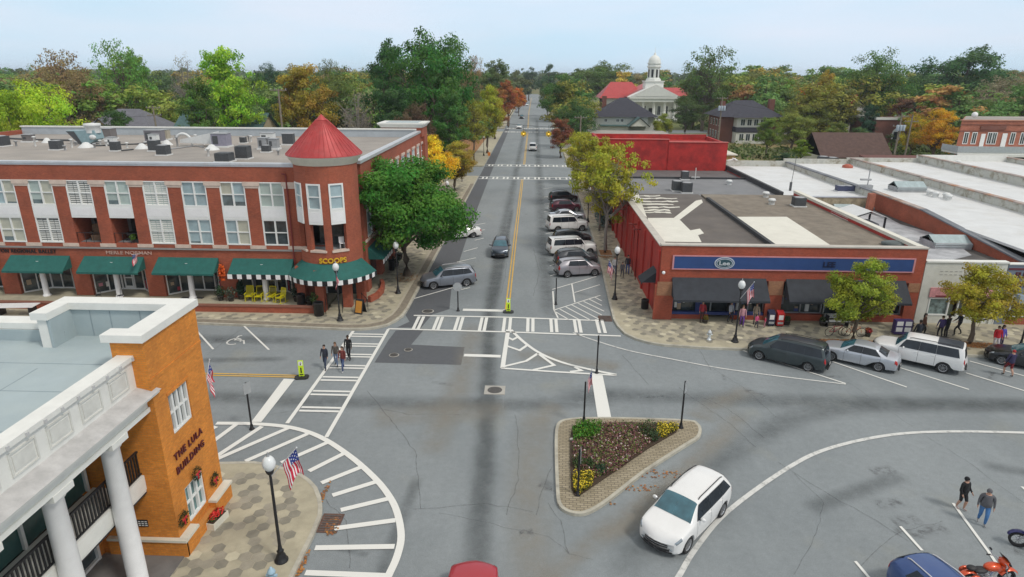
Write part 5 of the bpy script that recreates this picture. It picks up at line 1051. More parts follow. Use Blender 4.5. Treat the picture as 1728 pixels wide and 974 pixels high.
# curved duct, pipes and cables
b = MB(); x, y = g(311, 245, 10.6); b.tube([(x+.9*math.cos(rad(a)), y, 10.8+1.0*math.sin(rad(a))) for a in range(-10, 170, 15)], .13, HW, 8); b.build('curved_pipe', None, 'white arching pipe on the brick building roof', 'pipe')
def pipe(pts, r, m, lab, z=10.68, name='roof_pipe', cat='pipe'):
    b = MB(); b.tube([(*g(p[0], p[1], z), z) for p in pts], r, m, 6); b.build(name, None, lab, cat)
pipe([(0, 233), (60, 236), (120, 237)], .12, HV, 'black pipe running along the roof to the blue grey air handler'); pipe([(160, 246), (230, 243), (262, 240)], .08, HV, 'thin dark pipe between the two box units'); pipe([(205, 254), (225, 252)], .07, HV, 'short dark pipe right of the small condenser'); pipe([(283, 252), (330, 246), (345, 249)], .06, HG, 'grey pipe running from the condenser cluster to the duct')
r = random.Random(8)
for i, (px, py) in enumerate(((28, 247), (60, 247), (110, 254), (122, 249), (160, 250), (180, 247), (300, 248), (345, 244), (390, 240), (424, 240), (420, 239), (352, 264), (352, 261), (331, 242), (470, 262), (215, 250), (128, 246), (170, 246), (298, 238))):
    x, y = g(px, py, 10.6); h = r.uniform(.3, .9); b = MB(); b.lathe((0, 0, 0), [(.09, 0), (.09, h), (.17, h+.02), (.17, h+.14), (0, h+.16)], HW if i % 2 else HG, 10); b.build('vent_pipe', None, '%s %s vent pipe %s the brick building roof' % ('tall' if h > .6 else 'short', 'white' if i % 2 else 'grey', 'at the left end of' if px < 130 else 'in the left half of' if px < 230 else 'in the middle of' if px < 340 else 'left of the cone on'), 'vent pipe', 'vent pipes scattered over the brick building roof', world=False, loc=(x, y, 10.6))
# roof fittings, right side
x, y = g(1188, 283, 5.1); t = thing('ladder', 'pale ladder leaning on the red painted block', 'ladder', (x, y+.6, 5.1))
part(t, 'rail', lambda b: b.cyl((-.3, 0, 0), (-.25, 1.0, 3.2), .04, WHP), world=False); part(t, 'rail', lambda b: b.cyl((.3, 0, 0), (.25, 1.0, 3.2), .04, WHP), world=False)
for k in range(8): part(t, 'rung', lambda b: b.cyl((-.28, .12+k*.11, .4+k*.35), (.28, .12+k*.11, .4+k*.35), .025, WHP), world=False)
b = MB(); x, y = g(1185, 280, 5.1); b.box((x-2.3, y-.9, 5.1), (x+1.2, y+.1, 5.5), WHP); b.box((x+1.0, y-.4, 5.1), (x+2.2, y+.2, 5.35), WHP); b.build('roof_platform', None, 'white low platform at the foot of the ladder', 'platform')
b = MB(); b.tube([(x+1.0, y+1.0, 6.1), (x+4.5, y+1.1, 6.2), (x+5.0, y-.2, 6.0), (x+5.0, y-.2, 5.2)], .13, WHP, 8); b.tube([(x+2.0, y+.1, 5.5), (x+5.0, y+.6, 6.1)], .13, WHP, 8); b.build('white_duct', None, 'white pipework beside the ladder at the red block', 'pipe')
x, y = g(1165, 303, 5.2); b = MB(); b.tube([(x+.6, y, 5.2), (x+.6, y, 6.7)], .05, HW, 6); b.tube([(x+.1, y, 5.5), (x+1.2, y, 5.5)], .05, HW, 6); b.build('vent_pipe', None, 'tall pale vent pipe on the grey roof beside a condenser', 'vent pipe')
x, y = g(1333, 322, 5.3); b = MB(); b.tube([(x, y, 5.3), (x+.2, y, 9.3)], .03, HV, 6); b.box((x-.1, y-.1, 5.3), (x+.12, y+.1, 6.3), HV); b.build('antenna', None, 'thin antenna mast standing on the edge of the white roof', 'antenna')
x, y = g(1463, 318, 5.9); b = MB(); b.tube([(x, y, 5.5), (x, y, 8.2)], .06, HG, 6); b.tube([(x-.9, y, 6.9), (x+.3, y, 6.9)], .12, HG, 6); b.box((x-1.1, y-.3, 5.9), (x+.5, y+.3, 6.3), HG); b.build('antenna', None, 'grey gas flue stack standing by the brick parapet', 'flue')
# canopy on posts over the sunken roof
x, y = g(1445, 388, 4.2); t = thing('roof_shelter', 'small white gabled canopy on dark posts over the sunken roof', 'canopy', (x, y, 4.2))
part(t, 'canopy_roof', lambda b: gable(b, -1.5, 1.9, -1.4, 1.6, 1.5, 2.1, .3, RWH, 'y'), world=False)
for (a, c) in ((-1.4, -1.3), (1.8, -1.3), (1.8, 1.5), (-1.4, 1.5)): part(t, 'post', lambda b: b.box((a-.07, c-.07, 0), (a+.07, c+.07, 1.5), DARK), world=False)
part(t, 'skylight_box', lambda b: (b.box((-1.1, -1.0, 0), (1.5, 1.2, .8), RM), b.box((-.8, -1.01, .2), (.3, -1.0, .7), GLD)), world=False)
def skyl(px, py, w, d, h, lab, z=4.2, m=None):
    x, y = g(px, py, z); t = thing('skylight', lab, 'skylight', (x, y, z), 0); part(t, 'curb', lambda b: b.box((-w/2, -d/2, 0), (w/2, d/2, h*.5), m or RM), world=False)
    part(t, 'glazing', lambda b: gable(b, -w/2, w/2, -d/2, d/2, h*.5, h, .05, M('skylight_glass', (.36, .44, .45), .25, .2, 2), 'x', RM), world=False)
skyl(1594, 415, 3.0, 2.4, 1.0, 'pale green glazed skylight on the lower mottled roof'); skyl(1530, 322, 3.2, 2.2, 1.1, 'blue grey skylight hatch on the long white roof', 5.5, HG); skyl(1420, 352, 1.8, 1.2, .5, 'small flat white hatch in the sunken roof', 4.2, HW); skyl(1476, 353, 2.0, 1.2, .5, 'pale flat hatch beside the brick flue', 4.2, HB)
x, y = g(1466, 358, 4.2); b = MB(); b.box((x-.3, y-.3, 4.2), (x+.3, y+.3, 6.2), BRO); b.build('brick_flue', None, 'thin red brick flue standing in the sunken roof', 'chimney')
x, y = g(1510, 414, 5.4); b = MB(); b.lathe((0, 0, 0), [(.7, 0), (.75, .2), (.5, .3), (0, .34)], M('hatch_dark_green', (.08, .10, .10), .5), 20, sx=1.4); b.build('roof_hatch', None, 'dark oval roof hatch at the right end of the corner shop', 'hatch', world=False, loc=(x, y, 5.4))
x, y = g(1430, 283, 5.5); b = MB(); b.lathe((0, 0, 0), [(.7, 0), (.7, .3), (.3, .5), (0, .5)], M('vent_red', (.40, .10, .06), .6), 14); b.build('roof_vent', None, 'rusty red round vent on the far white roof', 'roof vent', world=False, loc=(x, y, 5.5))
for (px, py, z, lab) in ((1568, 330, 5.5, 'grey cowl beside the skylight hatch on the white roof'), (1578, 333, 5.5, 'round white tank vent right of the skylight hatch'), (1596, 335, 5.5, 'short dark vent on the long white roof'), (1616, 278, 5.6, 'dark pipe cluster on the farthest white roof'), (1292, 333, 5.42, 'white round vent at the back of the gravel roof'), (1302, 345, 5.42, 'small white pot vent on the gravel roof'), (1600, 338, 5.5, 'thin pale pipe vent on the long white roof'), (1230, 312, 5.2, 'small pale scupper vent on the grey roof')):
    x, y = g(px, py, z); b = MB(); b.lathe((0, 0, 0), [(.3, 0), (.3, .35), (.42, .4), (.3, .6), (0, .65)], HW if 'white' in lab or 'pale' in lab else HG, 12); b.build('roof_vent', None, lab, 'roof vent', world=False, loc=(x, y, z))
# ================================================================== VEHICLES
TYRE = M('tyre_rubber', (.018, .018, .019), .8, .2, 10); RIM = M('alloy', (.50, .51, .53), .3, .08, 5, metal=.7); CGL = M('car_glass', (.014, .020, .028), .07, .6, 1.2, spec=.45); CGB = M('windscreen_glass', (.045, .14, .18), .06, .5, 1.0, spec=.9)
PLAS = M('black_plastic', (.02, .02, .022), .6, .15, 8); HLAMP = M('headlamp', (.34, .38, .41), .12, .4, 9, metal=.5); TLAMP = M('tail_lamp', (.42, .015, .015), .2, .15, 4); CHR = M('chrome', (.6, .6, .62), .2, .1, 4, metal=.9); GAP = M('panel_gap', (.03, .03, .032), .8)
def paint(n, c, metal=.25): return M('paint_'+n, c, .32, .05, .8, metal=metal, coat=.5, stain=(1.5, .12, (.25, .24, .22), .5, .8))
def pchip(xs, ys, xq):
    xs, ys = np.asarray(xs, float), np.asarray(ys, float); h = np.diff(xs); dl = np.diff(ys)/h; d = np.zeros(len(xs))
    for i in range(1, len(xs)-1):
        if dl[i-1]*dl[i] > 0: w1, w2 = 2*h[i]+h[i-1], h[i]+2*h[i-1]; d[i] = (w1+w2)/(w1/dl[i-1]+w2/dl[i])
    d[0], d[-1] = dl[0], dl[-1]; xq = np.clip(xq, xs[0], xs[-1]); k = np.clip(np.searchsorted(xs, xq, 'right')-1, 0, len(xs)-2); t = (xq-xs[k])/h[k]
    return (2*t**3-3*t**2+1)*ys[k]+(t**3-2*t**2+t)*h[k]*d[k]+(-2*t**3+3*t**2)*ys[k+1]+(t**3-t**2)*h[k]*d[k+1]
# column tables: (x lower, x upper, z bottom, z belt, z shoulder, z top, half width low, half width up)   x from the nose, metres
def spec(kind):
    if kind in ('suv', 'longsuv', 'boxsuv'):
        L = {'suv': 5.0, 'longsuv': 5.35, 'boxsuv': 5.15}[kind]; H = {'suv': 1.74, 'longsuv': 1.86, 'boxsuv': 1.90}[kind]; r = .37; up = 0 if kind == 'suv' else .12; rk = .25 if kind == 'suv' else .10
        if kind == 'suv':
            T_ = [(0, 0, .32, .66, .67, .68, .74, .60), (.10, .12, .24, .80, .84, .86, .86, .72), (.34, .36, .24, .92, .97, 1.0, .94, .82), (.85, .85, .26, 1.0, 1.05, 1.09, .98, .86), (1.32, 1.18, .26, 1.05, 1.12, 1.16, .99, .84), (1.72, 2.02, .26, 1.08, H-.10, H-.02, .99, .70), (2.70, 2.75, .26, 1.09, H-.05, H+.03, .99, .72), (2.80, 2.85, .26, 1.09, H-.05, H+.03, .99, .72), (3.68, 3.70, .26, 1.12, H-.06, H+.02, .99, .71), (3.78, 3.80, .26, 1.12, H-.06, H+.02, .99, .71), (4.50, 4.22, .28, 1.18, H-.10, H-.02, .97, .68), (4.72, 4.52, .30, 1.18, H-.16, H-.07, .93, .64), (4.90, 4.93, .32, 1.08, 1.14, 1.16, .90, .70), (5.0, 5.0, .34, .80, .82, .83, .86, .70)]
        else:
            T_ = [(0, 0, .42, .80, .82, .83, .84, .74), (.08, .10, .34, .96, 1.0, 1.02, .92, .80), (.30, .32, .34, 1.04, 1.09, 1.11, .96, .86), (.85, .85, .34, 1.08, 1.14, 1.17, .99, .88), (1.38, 1.30, .34, 1.10, 1.18, 1.22, .99, .86), (1.70, 1.95, .34, 1.14, H-.10, H-.03, .99, .73), (2.62, 2.66, .34, 1.14, H-.06, H+.01, .99, .75), (2.72, 2.76, .34, 1.14, H-.06, H+.01, .99, .75), (3.55, 3.55, .34, 1.14, H-.06, H+.01, .99, .75), (3.70, 3.68, .34, 1.14, H-.06, H+.01, .99, .75), (L-.55, L-.62, .36, 1.16, H-.07, H, .98, .74), (L-.22, L-.28, .38, 1.16, H-.10, H-.03, .96, .72), (L-.08, L-.10, .40, 1.12, 1.18, 1.20, .94, .76), (L, L, .42, .84, .86, .87, .90, .74)]
        wb = {'suv': (.98, 3.98), 'longsuv': (.95, 4.15), 'boxsuv': (.95, 3.98)}[kind]; gl = [(5, 6), (7, 8), (9, 10)]; W_ = 1.0
    elif kind == 'minivan':
        L, H, r = 5.1, 1.72, .33; wb = (.95, 3.98); gl = [(5, 6), (7, 8), (9, 10)]; W_ = .97
        T_ = [(0, 0, .26, .60, .61, .62, .76, .60), (.12, .14, .20, .74, .78, .80, .88, .72), (.36, .38, .2, .86, .92, .95, .94, .80), (.75, .72, .2, .94, 1.0, 1.04, .97, .84), (1.12, .98, .2, 1.0, 1.06, 1.10, .99, .82), (1.62, 2.0, .2, 1.02, H-.10, H-.03, .99, .70), (2.55, 2.6, .2, 1.03, H-.05, H+.01, .99, .73), (2.63, 2.68, .2, 1.03, H-.05, H+.01, .99, .73), (3.60, 3.6, .2, 1.04, H-.05, H+.01, .99, .73), (3.68, 3.68, .2, 1.04, H-.05, H+.01, .99, .73), (4.72, 4.55, .24, 1.05, H-.09, H-.02, .97, .71), (4.86, 4.72, .26, 1.05, H-.13, H-.06, .94, .68), (5.0, 5.0, .26, 1.0, 1.06, 1.08, .92, .74), (5.1, 5.1, .3, .74, .76, .77, .88, .72)]
    elif kind == 'sedan':
        L, H, r = 4.85, 1.46, .33; wb = (.95, 3.72); gl = [(5, 6), (7, 8)]; W_ = .92
        T_ = [(0, 0, .26, .56, .57, .58, .74, .58), (.10, .12, .2, .68, .71, .73, .86, .70), (.36, .38, .19, .78, .83, .86, .94, .78), (.95, .95, .19, .86, .92, .96, .98, .84), (1.40, 1.32, .19, .90, .97, 1.0, .99, .82), (1.80, 2.18, .19, .92, H-.09, H-.02, .99, .64), (2.62, 2.66, .19, .93, H-.06, H+.01, .99, .66), (2.70, 2.74, .19, .93, H-.06, H+.01, .99, .66), (3.75, 3.35, .19, .95, H-.12, H-.05, .99, .62), (3.90, 3.55, .2, .96, H-.20, H-.13, .98, .62), (4.15, 4.12, .2, .96, 1.02, 1.05, .97, .74), (4.40, 4.40, .22, .94, 1.0, 1.03, .95, .76), (4.72, 4.72, .24, .90, .97, 1.0, .90, .72), (4.85, 4.85, .28, .66, .68, .69, .84, .66)]
    else:            # compact crossover / hatch
        L, H, r = 4.45, 1.62, .345; wb = (.86, 3.50); gl = [(5, 6), (7, 8)]; W_ = .93
        T_ = [(0, 0, .30, .62, .63, .64, .74, .58), (.10, .12, .24, .76, .80, .82, .86, .70), (.32, .34, .23, .88, .93, .96, .94, .80), (.75, .75, .23, .96, 1.01, 1.05, .98, .84), (1.12, 1.0, .23, 1.0, 1.07, 1.11, .99, .82), (1.50, 1.80, .23, 1.02, H-.09, H-.02, .99, .67), (2.35, 2.40, .23, 1.04, H-.05, H+.02, .99, .69), (2.44, 2.49, .23, 1.04, H-.05, H+.02, .99, .69), (3.35, 3.25, .23, 1.08, H-.07, H, .99, .67), (3.75, 3.55, .25, 1.12, H-.10, H-.03, .98, .65), (4.02, 3.82, .26, 1.12, H-.15, H-.07, .95, .62), (4.16, 4.00, .27, 1.12, H-.20, H-.11, .93, .61), (4.36, 4.38, .28, 1.0, 1.06, 1.08, .89, .66), (4.45, 4.45, .32, .74, .76, .77, .84, .64)]
    return T_, L, H, r, wb, gl, W_
RW_ = [0, 1, 2, 3, 4, 5, 6, 7, 8, 9]
def car_surface(kind):
    T_, L, H, r, wb, gl, W_ = spec(kind); nC = len(T_); G = np.zeros((nC, 10, 3))
    for i, (xl, xu, zb, zbelt, zs, zt, wl, wu) in enumerate(T_):
        h = zbelt-zb; w = wl*W_; u = wu*W_; rows = [(0, zb, xl), (w*.80, zb, xl), (w*.965, zb+.05, xl), (w*1.0, zb+h*.35, xl), (w*1.0, zb+h*.72, xl), (w*.965, zbelt, xl), (u, zs, xu), (u*.86, zs+(zt-zs)*.7, xu), (u*.45, zt, xu-.02 if i < 5 else xu), (0, zt+.01, xu-.03 if i < 5 else xu)]
        for j, (y, z, x) in enumerate(rows): G[i, j] = (x, y, z)
    # round the plan of nose and tail
    for i, k in ((0, .32), (1, .22), (2, .09), (nC-1, -.14), (nC-2, -.10), (nC-3, -.05)):
        for j in range(10): G[i, j, 0] += k*(G[i, j, 1]/(.9*W_))**2*(1 if j < 6 else 1.1)
    return G, T_, L, H, r, wb, gl, W_
def S_(G, c, v):
    """sample the body surface at column c, row v"""
    nC = G.shape[0]; cols = np.arange(nC); out = np.zeros(3)
    j = int(min(8, max(0, math.floor(v)))); f = v-j
    for k in range(3): out[k] = (1-f)*pchip(cols, G[:, j, k], np.array([c]))[0]+f*pchip(cols, G[:, j+1, k], np.array([c]))[0]
    return out
def build_car(kind, label, cat, pm, px=None, group=None, rails=False, low=None, dark_roof_back=False, plates=True, detail=True, glassA=None):
    G, T_, L, H, r, wb, gl, W_ = car_surface(kind); nC = len(T_); cols = np.arange(nC)
    t = thing('parked_car' if group else 'car', label, cat, (0, 0, 0), 0, group)
    cq = sorted(set([round(v, 4) for v in np.concatenate([np.linspace(0, nC-1, (nC-1)*3+1), np.linspace(1.4, 4.4, 28), np.linspace(8.4, nC-1.6, 28)])]))
    cq = np.array(cq); rows = np.array([0, 1, 1.5, 2, 2.5, 3, 3.5, 4, 4.5, 5, 5.33, 5.66, 6, 6.5, 7, 7.5, 8, 8.5, 9])
    P = np.zeros((len(cq), 10, 3))
    for j in range(10):
        for k in range(3): P[:, j, k] = pchip(cols, G[:, j, k], cq)
    Q = np.zeros((len(cq), len(rows), 3))
    for a, v in enumerate(rows):
        j = int(min(8, math.floor(v))); f = v-j; Q[:, a] = (1-f)*P[:, j]+f*P[:, j+1]
        if v not in (0, 1, 9) and v != int(v) and 1 < v < 9: Q[:, a, 1] *= 1.006 if v < 5 else 1.012
    R = r*1.16
    for xw in wb:
        dx = Q[:, :, 0]-xw; arch = np.where(np.abs(dx) < R, r+np.sqrt(np.maximum(0, R*R-dx*dx)), 0); lo = (rows[None, :] <= 4.4)
        Q[:, :, 2] = np.where(lo & (np.abs(dx) < R) & (Q[:, :, 2] < arch), arch, Q[:, :, 2])
    n, m = len(cq), len(rows); lowm = low or pm
    b = MB()
    for sgn in (1, -1):
        V = [(L/2-p[0], sgn*p[1], p[2]) for row in Q for p in row]; Fb = []; Fp = []
        for i in range(n-1):
            for j in range(m-1):
                q = (i*m+j, (i+1)*m+j, (i+1)*m+j+1, i*m+j+1); q = q if sgn < 0 else q[::-1]
                (Fp if j < 3 else Fb).append(q)
        o = len(b.v); b.add(V, Fb, pm, True); k = b.mi(PLAS); k2 = b.mi(lowm)
        for idx, q in enumerate(Fp): b.f.append([v+o for v in q]); b.m.append(k if idx % 3 == 0 else k2); b.sm.append(True)
    for e, rev in ((0, False), (n-1, True)):       # close nose and tail
        ring_ = [(L/2-p[0], p[1], p[2]) for p in Q[e]]; left = [(a, -c, d) for a, c, d in ring_[1:-1]][::-1]; V = ring_+left; b.add(V, [tuple(range(len(V)))[::(-1 if rev else 1)]], lowm)
    body = b.build('body', t, world=False); 
    bm = bmesh.new(); bm.from_mesh(body.data); bmesh.ops.remove_doubles(bm, verts=bm.verts, dist=.0008); bm.to_mesh(body.data); bm.free()
    try: body.data.set_sharp_from_angle(angle=rad(38))
    except Exception: pass
    def patch(name, c0, c1, v0, v1, mat, off=.008, both=True, parent=t, nu=8, nv=4, skew=(0, 0), one=None):
        b = MB()
        for sgn in ((1, -1) if both else (1,)):
            if one is not None and sgn != one: continue
            V = []
            for a in range(nu+1):
                for d in range(nv+1):
                    v = v0+(v1-v0)*d/nv; c = (c0+skew[0]*d/nv)+((c1+skew[1]*d/nv)-(c0+skew[0]*d/nv))*a/nu
                    p = S_(G, c, v); e = 1e-2; pu = S_(G, min(c+e, nC-1), v)-S_(G, max(c-e, 0), v); pv = S_(G, c, min(v+e, 9))-S_(G, c, max(v-e, 0)); nn = np.cross(pu, pv); L_ = np.linalg.norm(nn); nn = nn/L_ if L_ > 1e-9 else np.array([0, 0, 1.])
                    if nn[1] < 0 or (abs(nn[1]) < .3 and nn[2] < -.2): nn = -nn
                    if v > 7 and nn[2] < 0: nn = -nn
                    p = p+nn*off; V.append((L/2-p[0], sgn*p[1], p[2]))
            Fc = [(a*(nv+1)+d, (a+1)*(nv+1)+d, (a+1)*(nv+1)+d+1, a*(nv+1)+d+1) for a in range(nu) for d in range(nv)]
            b.add(V, Fc, mat, True)
        return b.build(name, parent, world=False)
    patch('windscreen', 4.10, 4.90, 6.12, 9.0, glassA or CGB, .012, nu=8, nv=8)
    if kind == 'sedan': patch('rear_window', 9.05, 9.92, 6.15, 9.0, CGL, .012, nu=6, nv=6)
    else: patch('rear_window', nC-2.92 if kind != 'suv' else nC-2.9, nC-2.1, 6.1, 9.0, CGL, .012, nu=6, nv=6)
    for k, (a, c) in enumerate(gl):
        a2 = a-.35 if k == 0 else a-.42; c2 = c+.42 if k < len(gl)-1 else c+.25; sk = (.30, 0) if k == 0 else ((0, -.0) if k < len(gl)-1 else (0, -.25)); patch('side_window', a2, c2, 5.10, 5.93, CGL, .026, skew=sk)
    for s in (1, -1):
        patch('headlight', .55, 2.1, 4.62, 5.55, HLAMP, .012, one=s, nu=5, nv=3); patch('tail_light', nC-2.3, nC-1.2, 4.1, 5.75 if kind == 'hatch' else 5.35, TLAMP, .014, one=s, nu=5, nv=3)
    patch('grille', .02, .7, 7.0, 9.0, PLAS, .012, nu=3, nv=3) if kind in ('boxsuv', 'longsuv') else None
    # grille and bumpers as front pieces following the nose
    def front(name, z0, z1, wy, mat, off):
        b = MB(); V = []
        for a in range(9):
            y = -wy+2*wy*a/8
            for z in (z0, z1): x = L/2-(.32*(y/(.9*W_))**2)*(1.0)+off-(.10*(z-z0)*0); V.append((x, y, z))
        b.add(V, [(2*a, 2*a+2, 2*a+3, 2*a+1) for a in range(8)], mat, True); return b.build(name, t, world=False)
    zb, zn = T_[0][2], T_[0][3]
    for s in (1, -1):
        b = MB(); yy = s*.62*W_; b.ball((L/2-.32*(yy/(.9*W_))**2+.005, yy, zb+.13), .055, HLAMP, 8, (.4, 1.3, .8)); b.build('fog_lamp', t, world=False)
    front('bumper_lip', zb-.03, zb+.02, .70, PLAS, .02)
    front('grille', zn-.16, zn-.02, .50, PLAS, .012); front('chrome_bar', zn-.085, zn-.06, .48, CHR, .020); front('lower_grille', zb+.03, zb+.13, .58, PLAS, .012)
    if plates:
        b = MB(); zz = T_[-1][3]-.12; b.box((-L/2-.015, -.16, zz-.14), (-L/2-.001, .16, zz), M('number_plate', (.65, .65, .62), .5, .1, 8)); b.build('number_plate', t, world=False)
        b = MB(); b.box((-L/2-.03, -.62, T_[-1][2]+.02), (-L/2+.05, .62, T_[-1][2]+.12), PLAS); b.build('rear_bumper_trim', t, world=False)
    for s in (1, -1):
        b = MB(); x = L/2-(T_[4][0]+.45); y = s*(W_*1.0+.09); zc = T_[5][3]+.10; b.ball((x, y, zc), .12, pm, 10, (.55, 1.05, .75)); b.tube([(x, s*W_*.93, zc-.07), (x, y, zc-.03)], .03, PLAS, 6); b.build('wing_mirror', t, world=False)
    if detail:
        b = MB()
        for s in (1, -1):
            for c in [g_[0] for g_ in gl[:1]]+[(gl[0][1]+gl[1][0])/2]+([(gl[1][1]+gl[2][0])/2] if len(gl) > 2 else [gl[1][1]]):
                cc = c if c != gl[0][0] else c-.3; V = []
                for d in range(7):
                    p = S_(G, cc, 2.0+3.0*d/6); V += [(L/2-p[0]-.007, s*(p[1]*1.004+.004), p[2]), (L/2-p[0]+.007, s*(p[1]*1.004+.004), p[2])]
                b.add(V, [(2*d, 2*d+1, 2*d+3, 2*d+2) for d in range(6)], GAP)
        b.build('door_gap', t, world=False)
        b = MB()
        for s in (1, -1):
            for c in (gl[0][1]-.15, gl[1][1]-.15):
                p = S_(G, c, 4.7); b.box((L/2-p[0]-.09, s*(p[1]+.0), p[2]-.015), (L/2-p[0]+.09, s*(p[1]+.035), p[2]+.015), pm)
        b.build('door_handle', t, world=False)
    if rails:
        for s in (1, -1):
            p0, p1, p2 = S_(G, 5.15, 6.75), S_(G, 7.5, 6.75), S_(G, 10.2 if nC > 13 else 9.6, 6.75); b = MB(); b.tube([(L/2-p0[0], s*p0[1], p0[2]+.02), (L/2-p0[0]-.15, s*p0[1], p0[2]+.07), (L/2-p1[0], s*p1[1], p1[2]+.075), (L/2-p2[0]+.15, s*p2[1], p2[2]+.08), (L/2-p2[0], s*p2[1], p2[2]+.02)], .022, PLAS if rails is True else rails, 6); b.build('roof_rail', t, world=False)
    if dark_roof_back: patch('roof_panel', 8.3, 10.6, 6.25, 9.0, M('roof_dark', (.05, .06, .08), .3, .2, 1), .012)
    for xw in wb:
        for s in (1, -1):
            yw = s*(W_*.985-.13); c = (L/2-xw, yw, r); w2 = .115
            tb = MB()
            def cyl_prof(b, prof, mat, nseg=24):
                V = []
                for rr, yy in prof: V += [(c[0]+rr*math.cos(2*math.pi*k/nseg), c[1]+s*yy, c[2]+rr*math.sin(2*math.pi*k/nseg)) for k in range(nseg)]
                b.add(V, [(j*nseg+k, j*nseg+(k+1) % nseg, (j+1)*nseg+(k+1) % nseg, (j+1)*nseg+k) for j in range(len(prof)-1) for k in range(nseg)], mat, True)
            cyl_prof(tb, [(r*.3, -w2), (r*.92, -w2), (r, -w2*.7), (r, w2*.7), (r*.94, w2), (r*.66, w2*.95), (r*.64, w2*.4), (.01, w2*.35)], TYRE)
            wh = tb.build('wheel', t, world=False); rb = MB(); cyl_prof(rb, [(r*.66, w2*.9), (r*.60, w2*.98), (r*.56, w2*.6)], RIM)
            for k in range(5):
                a = 2*math.pi*k/5+.3
                for da in (-.10, .10):
                    e1, e2 = Vector((math.cos(a), 0, math.sin(a))), Vector((-math.sin(a), 0, math.cos(a)))
                    C0 = Vector((c[0], c[1]+s*w2*.85, c[2])); C1 = C0+e1*r*.60+e2*r*da*1.6; hw = r*.055
                    V = [C0+e2*(da*.3*r-hw), C0+e2*(da*.3*r+hw), C1+e2*hw, C1-e2*hw]; rb.add(V+[v-Vector((0, s*.03, 0)) for v in V], [(0, 1, 2, 3), (3, 2, 1, 0), (0, 4, 5, 1), (2, 6, 7, 3), (1, 5, 6, 2), (3, 7, 4, 0)], RIM)
            rb.build('rim', wh, world=False)
    return t
def put(t, front, rear, wbx=None):
    """stand a car so that its centre line runs rear -> front (ground points)"""
    a, c = Vector(front), Vector(rear); d = a-c; m = (a+c)/2; t.location = (m.x, m.y, 0); t.rotation_euler = (0, 0, math.atan2(d.y, d.x)); return t
def at_heading(t, x, y, deg): t.location = (x, y, 0); t.rotation_euler = (0, 0, rad(deg)); return t
WPAINT = paint('white', (.78, .78, .77), .0); SIL_ = paint('silver', (.42, .45, .50), .55)
# foreground white crossover, nose to the lower left
c = build_car('suv', 'white crossover with roof rails driving out of the roundabout', 'car', WPAINT, rails=True); at_heading(c, 6.63, 22.95, 180+49)
c = build_car('sedan', 'red saloon entering at the bottom edge of the picture', 'car', paint('red', (.42, .02, .035), .2)); at_heading(c, -1.95, 17.25, 90)
c = build_car('minivan', 'dark green grey minivan parked before the corner shop', 'car', paint('dark_green_grey', (.045, .062, .068), .4), group='cars parked in front of the shops', rails=True); at_heading(c, 17.0, 39.65, 122+25)
c = build_car('sedan', 'silver saloon parked between the minivan and the long white four wheel drive', 'car', paint('pale_silver', (.52, .55, .60), .5), group='cars parked in front of the shops'); at_heading(c, 21.65, 39.75, 146)
c = build_car('longsuv', 'long white four wheel drive with a dark rear roof panel', 'car', WPAINT, group='cars parked in front of the shops', dark_roof_back=True, rails=True); at_heading(c, 25.55, 39.85, 146)
c = build_car('sedan', 'dark saloon cut by the right edge of the picture', 'car', paint('black', (.02, .022, .026), .3), group='cars parked in front of the shops'); at_heading(c, 32.6, 39.6, 146)
c = build_car('hatch', 'blue hatchback with pale roof trim at the bottom right', 'car', paint('blue', (.05, .10, .27), .45), rails=M('pale_rail', (.6, .6, .62), .3)); at_heading(c, 14.55, 17.95, -78)
c = build_car('suv', 'silver grey crossover parked nose to the left kerb under the tree', 'car', paint('grey_silver', (.24, .26, .30), .5), rails=M('pale_rail', (.6, .6, .62), .3), group='cars parked along the left kerb'); at_heading(c, -7.5, 54.75, 180+20)
c = build_car('hatch', 'dark blue grey crossover driving towards the crossing', 'car', paint('blue_grey', (.07, .09, .12), .5), rails=True); at_heading(c, -3.35, 65.6, -90)
c = build_car('sedan', 'white saloon parked half hidden behind the big green tree', 'car', WPAINT, group='cars parked along the left kerb'); at_heading(c, -8.35, 72.6, 180+24)
# right kerb row, noses to the kerb (angle towards +X, away)
row = [('hatch', 'nearest pale grey hatchback in the right kerb row', paint('pale_grey', (.38, .37, .40), .5), 954, 456), ('hatch', 'dark grey hatchback second in the right kerb row', paint('dark_grey', (.06, .065, .075), .5), 945, 436), ('longsuv', 'white four wheel drive third in the right kerb row', WPAINT, 930, 418), ('hatch', 'black hatchback fourth in the right kerb row between two white ones', paint('black', (.02, .022, .026), .3), 934, 399),
    ('boxsuv', 'white boxy four wheel drive fifth in the right kerb row', WPAINT, 924, 377), ('sedan', 'silver saloon sixth in the right kerb row behind the boxy white one', SIL_, 936, 362), ('hatch', 'dark maroon car seventh in the right kerb row under the yellow tree', paint('maroon', (.07, .015, .03), .4), 930, 348), ('hatch', 'black car at the far end of the right kerb row', paint('black', (.02, .022, .026), .3), 928, 336)]
for i, (k, lab, pm, px, py) in enumerate(row):
    c = build_car(k, lab, 'car', pm, group='cars parked nose in at the right kerb', rails=(k != 'sedan')); x, y = g(px, py, .5)
    yc = [58.6, 62.0, 66.0, 70.2, 76.9, 82.4, 88.5, 95.5][i]; at_heading(c, 4.35-(.25 if k in ('longsuv', 'boxsuv') else 0)+.02*i, yc, 14)
